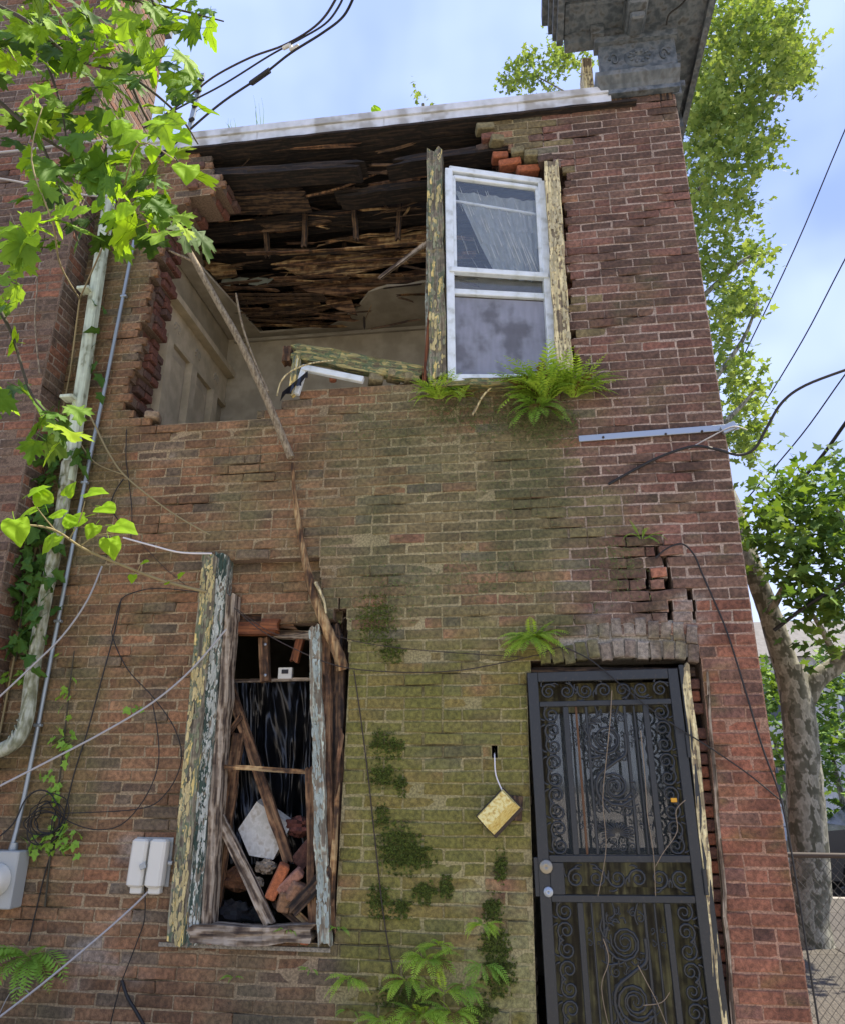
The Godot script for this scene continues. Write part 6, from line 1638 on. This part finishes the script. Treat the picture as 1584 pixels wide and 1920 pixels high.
func build_moss() -> void:
	var list := [["small moss patch high on the wall below the sagging courses", 705, 1165, 40, 50, 700], ["moss tuft under the thin crossing wires", 735, 1222, 26, 22, 300], ["moss patch in the joints, uppermost in the column beside the hanging wire", 716, 1392, 24, 26, 360], ["moss tuft right of the hanging wire's upper moss patch", 742, 1402, 18, 22, 220], ["round moss patch beside the hanging wire", 718, 1452, 26, 26, 420], ["pointed moss tuft next to the round moss patch", 752, 1468, 14, 20, 180], ["thin moss tuft in a joint below the round patch", 716, 1532, 16, 26, 220], ["largest dark moss patch in the middle of the wall", 748, 1590, 42, 46, 1300], ["dark moss lobe to the right of the largest patch", 782, 1606, 32, 26, 520], ["oval moss patch hanging under the largest one", 796, 1672, 22, 20, 420], ["leaf-shaped moss patch right of the oval one", 836, 1664, 15, 22, 260], ["moss patch below the hanging wire's bend", 712, 1690, 24, 34, 480], ["moss patch with red brick above and below", 752, 1702, 20, 18, 280], ["moss strip in the joint under the wall light", 938, 1628, 14, 30, 260], ["moss strip next to the door edge lichen", 922, 1705, 20, 26, 360], ["dark moss sheet in the lichen by the door", 928, 1770, 30, 36, 640], ["long dark moss sheet above the wall foot by the door", 935, 1822, 30, 46, 800], ["dark moss at the wall foot by the door", 900, 1898, 34, 26, 520], ["moss around the fern stems at the wall foot", 760, 1870, 60, 30, 500]]
	for k in list.size():
		var e: Array = list[k]
		moss_patch(e[0], e[1], e[2], e[3] * 0.82, e[4] * 0.82, e[5] * 4, 600 + k)
	# grass and rootlets hanging under the upper sill and on the wall
	var b := B.new()
	var rr := RandomNumberGenerator.new(); rr.seed = 88
	for zn in [[950, 770, 150, 45, 1500, 0.06], [1030, 800, 80, 40, 700, 0.06], [830, 760, 40, 40, 400, 0.05], [720, 1110, 70, 60, 500, 0.03], [900, 1080, 160, 60, 500, 0.03], [1150, 1060, 60, 60, 350, 0.035], [700, 800, 90, 50, 350, 0.025], [960, 900, 200, 90, 500, 0.025]]:
		for k in zn[4]:
			var p := P(zn[0] + rr.randfn() * zn[2] * 0.5, zn[1] + rr.randfn() * zn[3] * 0.5, 0.002)
			if p.x > -0.9 and p.y > 3.5: continue
			var l: float = zn[5] * rr.randf_range(0.4, 1.3)
			var d := Vector3(rr.randf_range(-0.7, 0.7), rr.randf_range(-1.0, 0.15), rr.randf_range(0.1, 0.5)).normalized() * l
			var s := Vector3(d.y, -d.x, 0).normalized() * rr.randf_range(0.0012, 0.003)
			var t := rr.randf_range(0.6, 1.4)
			var c := Color(0.11, 0.14, 0.04) if rr.randf() < 0.6 else Color(0.16, 0.12, 0.06)
			c = Color(c.r * t, c.g * t, c.b * t)
			b.flat(p - s, p + s, p + d, c)
	var g := obj("wall_grass", b, M.moss)
	g.set_meta("kind", "stuff"); tag(g, "short grass and rootlets growing out of the middle brickwork", "grass")
	# weeds on the roof edge
	for e in [["thin wiry weed standing on the roof edge", 482, 236, 60], ["tiny weed at the left of the roof edge", 430, 243, 22]]:
		var w := B.new()
		for k in 4:
			var a := P(e[1] + 4 * k, e[2], 0.0); var t := P(e[1] - 6 + 5 * k, e[2] - e[3] * rr.randf_range(0.5, 1.0), 0.0)
			w.tube(smooth([a, a.lerp(t, 0.5) + Vector3(rr.randf_range(-0.02, 0.02), 0, 0), t], 3), 0.003, 0.001, 4, Color(1, 1, 1))
		tag(obj("roof_weed", w, M.fern_b), e[0], "weed")
	var lw := thing("roof_seedling", "single bright leaf standing on the roof edge", "seedling", P(706, 212, 0.0))
	inst("leaf", leaf_shape("heart", 240), M.heart, lw, Transform3D(Basis.from_euler(Vector3(0.2, 0.3, 0.2)).scaled(Vector3.ONE * 0.09), Vector3.ZERO))
# ---------- trees ----------
func crown(parent: Node, zones: Array, size: float, per: float, sd: int, tones: Array, z0: float, z1: float, origin: Vector3) -> void:
	var rr := RandomNumberGenerator.new(); rr.seed = sd
	var b := B.new()
	var shape := [Vector2(0, 0), Vector2(0.30, 0.0), Vector2(0.24, 0.24), Vector2(0.5, 0.5), Vector2(0.2, 0.56), Vector2(0.0, 1.0), Vector2(-0.2, 0.56), Vector2(-0.5, 0.5), Vector2(-0.24, 0.24), Vector2(-0.30, 0.0)]
	for zn in zones:
		# twiglets first: leaves sit in sprays along them
		var n := int(zn[2] * zn[3] * per / 100.0)
		var left := n
		while left > 0:
			var a := rr.randf() * TAU
			var r := sqrt(rr.randf())
			var z := rr.randf_range(z0, z1)
			var p := P(zn[0] + cos(a) * r * zn[2], zn[1] + sin(a) * r * zn[3], z)
			if nz.get_noise_3d(p.x * 7.0, p.y * 9.0, p.z * 7.0) < -0.02:
				left -= 3
				continue
			var d := Vector3(rr.randf_range(-1, 1), rr.randf_range(-0.6, 0.9), rr.randf_range(-1, 1)).normalized()
			var m := rr.randi_range(4, 9)
			var tone: Color = tones[rr.randi() % tones.size()]
			for k in m:
				left -= 1
				var q := p + d * size * 0.55 * k + Vector3(rr.randf_range(-1, 1), rr.randf_range(-1, 1), rr.randf_range(-1, 1)) * size * 0.35
				var face := Vector3(rr.randf_range(-0.8, 0.8), rr.randf_range(0.2, 1.0), rr.randf_range(-0.6, 0.8)).normalized()
				var tip := Vector3(rr.randf_range(-1, 1), rr.randf_range(-1, 0.4), rr.randf_range(-1, 1))
				tip = (tip - face * tip.dot(face)).normalized()
				var sd2 := tip.cross(face)
				var s := size * rr.randf_range(0.6, 1.2)
				var t := rr.randf_range(0.8, 1.2)
				var c := Color(tone.r * t, tone.g * t, tone.b * t)
				var id := b.v.size()
				b.vert(q + tip * s * 0.35 - face * s * 0.06, face, c)
				for o in shape:
					b.vert(q + (sd2 * o.x + tip * o.y) * s, face, c)
				for o in shape.size():
					b.tri(id, id + 1 + o, id + 1 + (o + 1) % shape.size())
	for k in b.v.size(): b.v[k] -= origin
	var o := obj("foliage", b, M.far_leaf, parent)
	o.set_meta("kind", "stuff")
func build_trees() -> void:
	M.far_leaf.albedo_color = Color.WHITE
	var yg := [Color(0.27, 0.36, 0.10), Color(0.22, 0.31, 0.085), Color(0.33, 0.42, 0.12), Color(0.17, 0.26, 0.075)]
	var gr := [Color(0.15, 0.25, 0.05), Color(0.11, 0.20, 0.045), Color(0.20, 0.30, 0.06), Color(0.09, 0.16, 0.04)]
	var base := PY(1524, 1775, 0.0)
	var s := thing("sycamore_tree", "sycamore tree with mottled pale bark beyond the chain-link fence", "tree", base)
	var zt := base.z
	var tr := B.new()
	var add := func(b: B, pts: Array, r0: float, r1: float) -> void:
		for k in pts.size(): pts[k] -= base
		b.tube(smooth(pts, 5), r0, r1, 16, Color(1, 1, 1), 0.05)
	add.call(tr, [base + Vector3(0, -0.05, 0), base + Vector3(-0.02, 0.25, 0), P(1519, 1650, zt), P(1510, 1500, zt), P(1502, 1400, zt), P(1492, 1310, zt), P(1478, 1250, zt)], 0.215, 0.165)
	obj("trunk", tr, M.bark, s)
	var l1 := B.new()
	add.call(l1, [P(1498, 1330, zt), P(1470, 1240, zt), P(1442, 1150, zt), P(1412, 1070, zt), P(1375, 950, zt - 0.4), P(1300, 760, zt - 1.2), P(1240, 420, zt - 2.0), P(1250, 200, zt - 2.5), P(1330, 40, zt - 2.8)], 0.155, 0.04)
	obj("limb", l1, M.bark, s)
	var l2 := B.new()
	add.call(l2, [P(1500, 1330, zt), P(1530, 1275, zt), P(1570, 1245, zt), P(1640, 1180, zt + 0.3), P(1700, 1000, zt + 0.5), P(1720, 800, zt + 0.6)], 0.12, 0.06)
	obj("limb", l2, M.bark, s)
	for e in [[[1300, 760, -1.2], [1390, 640, -1.4], [1420, 560, -1.6]], [[1270, 600, -1.6], [1390, 490, -1.8], [1430, 480, -1.9]], [[1240, 420, -2.0], [1330, 330, -2.2], [1340, 260, -2.2]], [[1250, 250, -2.4], [1430, 200, -2.4], [1490, 120, -2.6]], [[1320, 830, -1.0], [1390, 760, -1.1], [1415, 730, -1.1]], [[1240, 420, -2.0], [1200, 300, -2.6], [1100, 200, -3.2], [1000, 140, -3.6]], [[1442, 1150, 0.2], [1480, 1080, 0.6], [1520, 1000, 0.9]], [[1570, 1245, 0.0], [1540, 1180, 0.4], [1500, 1120, 0.7]], [[1640, 1180, 0.3], [1600, 1040, 0.6], [1565, 950, 0.8]]]:
		var b := B.new()
		var pts := []
		for q in e: pts.append(P(q[0], q[1], zt + q[2]))
		add.call(b, pts, 0.05, 0.012)
		obj("branch", b, M.bark, s)
	crown(s, [[1390, 30, 100, 60], [1430, 110, 85, 60], [1360, 150, 70, 70], [1380, 230, 90, 55], [1330, 310, 55, 60], [1400, 300, 50, 30], [1350, 400, 65, 50], [1340, 500, 40, 45], [1400, 480, 45, 20], [1380, 560, 45, 28], [1350, 600, 35, 40], [1365, 680, 30, 40], [1400, 740, 35, 35], [1390, 820, 40, 35], [1480, 130, 40, 40], [1450, 30, 45, 30], [1340, 220, 50, 50]], 0.125, 40.0, 11, yg, zt - 3.6, zt - 1.0, base)
	crown(s, [[1010, 135, 80, 34], [955, 158, 40, 16], [1055, 110, 45, 30], [985, 105, 20, 12]], 0.115, 32.0, 12, yg, zt - 4.2, zt - 3.2, base)
	crown(s, [[1425, 950, 40, 45], [1500, 960, 75, 50], [1450, 1030, 55, 55], [1540, 1040, 60, 60], [1530, 1130, 60, 40], [1572, 920, 25, 60], [1480, 1100, 45, 30], [1570, 1190, 45, 40], [1620, 1050, 60, 120], [1480, 900, 40, 25]], 0.13, 11.0, 13, gr, zt + 0.2, zt + 1.3, base)
	var st := thing("street_tree", "small bushy street tree showing over the roof edge", "tree", Vector3(-3.2, 0, -13.0))
	var tb := B.new()
	tb.tube(smooth([Vector3.ZERO, Vector3(0.1, 4, 0), P(793, 195, -13.0) - st.position], 4), 0.2, 0.04, 8, Color(1, 1, 1))
	obj("trunk", tb, M.bark, st)
	crown(st, [[793, 188, 20, 12], [800, 178, 12, 8]], 0.15, 14.0, 14, yg, -13.4, -12.6, st.position)
	# shrubs across the street behind the trunk
	for e in [["green hedge tree standing behind the sycamore trunk", [[1450, 1380, 30, 100], [1445, 1250, 25, 60]], -9.0, 21], ["leafy bush right of the sycamore trunk across the street", [[1560, 1420, 50, 120], [1590, 1560, 40, 60], [1560, 1320, 50, 50], [1570, 1250, 50, 40]], -11.0, 22]]:
		var p0 := P(e[1][0][0], e[1][0][1], e[2])
		var h := thing("bush", e[0], "bush", Vector3(p0.x, 0, e[2]))
		var hb := B.new()
		hb.tube(smooth([Vector3.ZERO, Vector3(0.05, p0.y * 0.5, 0), Vector3(0, p0.y, 0)], 4), 0.1, 0.03, 7, Color(1, 1, 1))
		obj("trunk", hb, M.bark, h)
		crown(h, e[1], 0.15, 16.0, e[3], gr, e[2] - 0.6, e[2] + 0.6, h.position)

# ---------- the setting ----------
func build_setting() -> void:
	var g := B.new()
	g.quad(Vector3(-150, 0, -8.4), Vector3(150, 0, -8.4), Vector3(150, 0, 150), Vector3(-150, 0, 150), Color(1, 1, 1), Vector3.UP)
	obj("ground", g, M.gravel).set_meta("kind", "structure")
	var pv := part("pavement", self)
	pv.set_meta("kind", "structure")
	for k in 8:
		for j in 5:
			var sl := B.new()
			var tn := 0.21 * (0.9 + 0.05 * ((k * 3 + j * 7) % 5))
			sl.cham(Transform3D.IDENTITY, Vector3(1.485, 0.02, 1.335), 0.004, Color(tn, tn * 0.97, tn * 0.92))
			obj("paving_slab", sl, M.gravel, pv, Transform3D(Basis.IDENTITY, Vector3(0.9 + 1.5 * k, 0.004, -7.6 + 1.35 * j)))
	var kb := B.new()
	kb.box(Transform3D(Basis.IDENTITY, Vector3(0, -0.07, -8.5)), Vector3(300, 0.14, 0.16), Color(0.9, 0.9, 0.9))
	obj("kerb", kb, M.gravel).set_meta("kind", "structure")
	var rd := B.new()
	rd.quad(Vector3(-150, -0.13, -150), Vector3(150, -0.13, -150), Vector3(150, -0.13, -8.4), Vector3(-150, -0.13, -8.4), Color(0.22, 0.22, 0.22), Vector3.UP)
	obj("road", rd, M.gravel).set_meta("kind", "structure")
	# neighbour on the left: taller, standing forward by a brick and a half
	var nb := thing("neighbour_house", "taller neighbouring brick house standing forward on the left", "house", Vector3(-4.62, 0, 0.22))
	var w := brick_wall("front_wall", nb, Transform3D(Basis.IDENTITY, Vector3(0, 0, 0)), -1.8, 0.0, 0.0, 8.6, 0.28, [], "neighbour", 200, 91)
	w.name = "front_wall"
	brick_wall("return_wall", nb, Transform3D(Basis(Vector3(0, 0, -1), Vector3(0, 1, 0), Vector3(1, 0, 0)), Vector3(0.012, 0, 0)), 0.002, 0.74, 0.0, 8.6, 0.2, [], "neighbour", 60, 92)
	slab("shell", nb, Vector3(-1.8, 0.0, -0.74), Vector3(-0.21, 8.6, -0.29), M.plaster, Color(0.45, 0.40, 0.30))
	slab("parapet", nb, Vector3(-1.85, 8.602, -0.8), Vector3(0.04, 8.68, 0.04), M.cornice)
	# chain-link fence
	var zf := -1.45
	var yf := 1.1
	var f := thing("chain_link_fence", "chain-link fence with a dark top rail beyond the brick corner", "fence", Vector3(0.3, 0, zf))
	var o := -f.position
	var b := B.new()
	b.tube(PackedVector3Array([Vector3(0.05, yf, zf) + o, Vector3(6.0, yf, zf) + o]), 0.017, 0.017, 8, Color(1, 1, 1))
	obj("top_rail", b, M.brown_cable, f)
	for x in [0.09, 2.6, 5.1]:
		b = B.new()
		b.tube(PackedVector3Array([Vector3(x, 0, zf - 0.03) + o, Vector3(x, yf + 0.05, zf - 0.03) + o]), 0.022, 0.022, 8, Color(1, 1, 1))
		obj("post", b, M.conduit, f)
	b = B.new()
	for sgn in [-1.0, 1.0]:
		var x := -1.1
		while x < 5.0:
			var a := Vector3(x, 0.03, zf + 0.001 * sgn); var c := Vector3(x + yf * 0.85, yf, zf + 0.001 * sgn)
			if sgn < 0: a.x = x + yf * 0.85; c.x = x
			# cut at the first post
			if minf(a.x, c.x) < 0.09:
				if maxf(a.x, c.x) > 0.12:
					var t := (0.09 - a.x) / (c.x - a.x)
					if a.x < c.x: a = a.lerp(c, t)
					else: c = a.lerp(c, t)
				else:
					x += 0.055
					continue
			b.tube(PackedVector3Array([a + o, c + o]), 0.0019, 0.0019, 3, Color(1, 1, 1))
			x += 0.055
	obj("wire_mesh", b, M.fence_wire, f)
	# a dark car and a pale house across the street
	var car := thing("parked_car", "dark parked car half hidden behind the sycamore trunk", "car", Vector3(5.2, -0.13, -10.0))
	var prof := [Vector2(-2.2, 0.35), Vector2(-2.25, 0.8), Vector2(-2.1, 0.98), Vector2(-1.3, 1.05), Vector2(-0.7, 1.5), Vector2(0.9, 1.55), Vector2(1.8, 1.08), Vector2(2.2, 0.9), Vector2(2.25, 0.4), Vector2(1.9, 0.28), Vector2(-1.9, 0.28)]
	var paint := std(Color(0.12, 0.13, 0.15), 0.25)
	var cb := B.new()
	for k in prof.size():
		var p: Vector2 = prof[k]; var q: Vector2 = prof[(k + 1) % prof.size()]
		cb.quad(Vector3(p.x, p.y, 0.85), Vector3(q.x, q.y, 0.85), Vector3(q.x, q.y, -0.85), Vector3(p.x, p.y, -0.85), Color(1, 1, 1), Vector3((p + q).x, (p + q).y - 1.6, 0))
		for s in [-1.0, 1.0]:
			cb.flat(Vector3(0, 0.8, 0.85 * s), Vector3(p.x, p.y, 0.85 * s), Vector3(q.x, q.y, 0.85 * s), Color(1, 1, 1), Vector3(0, 0, s))
	obj("body", cb, paint, car)
	for x in [-1.4, 1.4]:
		for s in [-1.0, 1.0]:
			var wb := B.new()
			wb.tube(PackedVector3Array([Vector3(0, 0, -0.11), Vector3(0, 0, 0.11)]), 0.33, 0.33, 20, Color(1, 1, 1))
			var wh := obj("wheel", wb, M.black_cable, car, Transform3D(Basis.IDENTITY, Vector3(x, 0.33, 0.78 * s)))
			var rim := B.new()
			rim.tube(PackedVector3Array([Vector3(0, 0, -0.125), Vector3(0, 0, 0.125)]), 0.19, 0.19, 16, Color(1, 1, 1))
			obj("rim", rim, M.steel, wh)
	for e in [[-0.75, -0.62, 0.0, 1.02, 1.46], [0.05, -0.0, 0.95, 1.02, 1.46]]:
		var gb := B.new()
		gb.quad(Vector3(e[0] - 0.3 if e[0] < 0 else e[0], e[3], 0.853), Vector3(e[2] if e[0] < 0 else 1.4, e[3], 0.853), Vector3(e[2] if e[0] < 0 else 0.9, e[4], 0.853), Vector3(e[1], e[4], 0.853), Color(1, 1, 1), Vector3(0, 0, 1))
		obj("side_window", gb, std(Color(0.25, 0.28, 0.3), 0.08), car)
	slab("bumper", car, Vector3(-2.32, 0.38, -0.8), Vector3(-2.2, 0.6, 0.8), M.white_plastic)
	slab("headlight", car, Vector3(-2.26, 0.7, 0.5), Vector3(-2.2, 0.82, 0.83), M.white_plastic)
	var ph := thing("pale_house", "pale rendered house far across the street behind the leaves", "house", Vector3(10.5, -0.13, -24.0))
	slab("wall", ph, Vector3(-5, 0, -5), Vector3(5, 6.0, 0), M.plaster, Color(0.62, 0.62, 0.60))
	for k in 3:
		for j in 2:
			var win := slab("window", ph, Vector3(-4.0 + 3.0 * k, 1.0 + 2.7 * j, 0.002), Vector3(-2.8 + 3.0 * k, 2.6 + 2.7 * j, 0.06), M.vinyl)
			slab("glazing", win, Vector3(-0.5, -0.7, 0.031), Vector3(0.5, 0.7, 0.036), std(Color(0.2, 0.23, 0.27), 0.08))
	var rf := B.new()
	rf.quad(Vector3(-5.3, 6.0, 0.3), Vector3(5.3, 6.0, 0.3), Vector3(5.3, 7.8, -2.5), Vector3(-5.3, 7.8, -2.5), Color(0.22, 0.21, 0.20), Vector3(0, 1, 1))
	rf.quad(Vector3(-5.3, 6.0, -5.3), Vector3(5.3, 6.0, -5.3), Vector3(5.3, 7.8, -2.5), Vector3(-5.3, 7.8, -2.5), Color(0.22, 0.21, 0.20), Vector3(0, 1, -1))
	obj("roof", rf, M.plaster, ph)

# ---------- sky ----------
func build_sky() -> void:
	var sm := ProceduralSkyMaterial.new()
	sm.sky_top_color = Color(0.41, 0.50, 0.72)
	sm.sky_horizon_color = Color(0.66, 0.70, 0.765)
	sm.sky_curve = 0.20
	sm.ground_bottom_color = Color(0.40, 0.38, 0.35)
	sm.ground_horizon_color = Color(0.62, 0.62, 0.60)
	sm.sun_angle_max = 8.0
	var h := 192
	var im := Image.create(h * 2, h, false, Image.FORMAT_RGBA8)
	var cn := FastNoiseLite.new()
	cn.seed = 12; cn.frequency = 1.0; cn.fractal_octaves = 5; cn.fractal_gain = 0.55
	for y in h:
		var el := PI * (0.5 - (y + 0.5) / h)
		for x in h * 2:
			var az := TAU * (x + 0.5) / (h * 2)
			var d := Vector3(cos(el) * sin(az), sin(el), cos(el) * cos(az))
			# thin sheets drawn out sideways
			var n := cn.get_noise_3d(d.x * 1.6 + 4.0, d.y * 3.4, d.z * 1.6) + 0.5 * cn.get_noise_3d(d.x * 5.0, d.y * 9.0 + 3.0, d.z * 5.0)
			var a := clampf(0.27 + n * 0.34, 0.0, 0.7)
			im.set_pixel(x, y, Color(0.76, 0.77, 0.80, a if el > 0 else 0.0))
	sm.sky_cover = tex(im)
	sm.sky_cover_modulate = Color(1, 1, 1, 0.75)
	var sky := Sky.new()
	sky.sky_material = sm
	var e := Environment.new()
	e.background_mode = Environment.BG_SKY
	e.sky = sky
	e.tonemap_mode = Environment.TONE_MAPPER_LINEAR
	e.tonemap_exposure = 2.2
	e.sdfgi_enabled = true; e.ssao_enabled = true; e.ssil_enabled = true
	var we := WorldEnvironment.new()
	we.environment = e
	add_child(we)
	var sun := DirectionalLight3D.new()
	sun.name = "sun"
	sun.light_energy = 1.55
	sun.light_color = Color(1.0, 0.96, 0.88)
	sun.light_angular_distance = 0.6
	sun.shadow_enabled = true
	add_child(sun)
	sun.look_at_from_position(Vector3(0.42, 0.90, -0.13) * 20.0, Vector3.ZERO)
func _ready() -> void:
	rng.seed = 1
	cam_basis = Basis.from_euler(Vector3(0.349431, 0.136576, 0.00572))
	var cam := Camera3D.new()
	cam.fov = rad_to_deg(2.0 * atan(960.0 / FPX))
	cam.near = 0.05
	cam.far = 400.0
	cam.transform = Transform3D(cam_basis, cam_pos)
	add_child(cam)
	cam.current = true
	build_sky()
	nz.seed = 4; nz.frequency = 0.10; nz.fractal_octaves = 4
	nzf.seed = 8; nzf.frequency = 0.10; nzf.fractal_octaves = 3
	nzd.seed = 15; nzd.frequency = 0.10; nzd.fractal_octaves = 3
	make_materials()
	build_setting()
	build_house()
	build_trees()
	build_fixtures()
	build_wires()
	build_rubble()
	build_ferns()
	build_moss()
	build_sapling()
	build_maple()
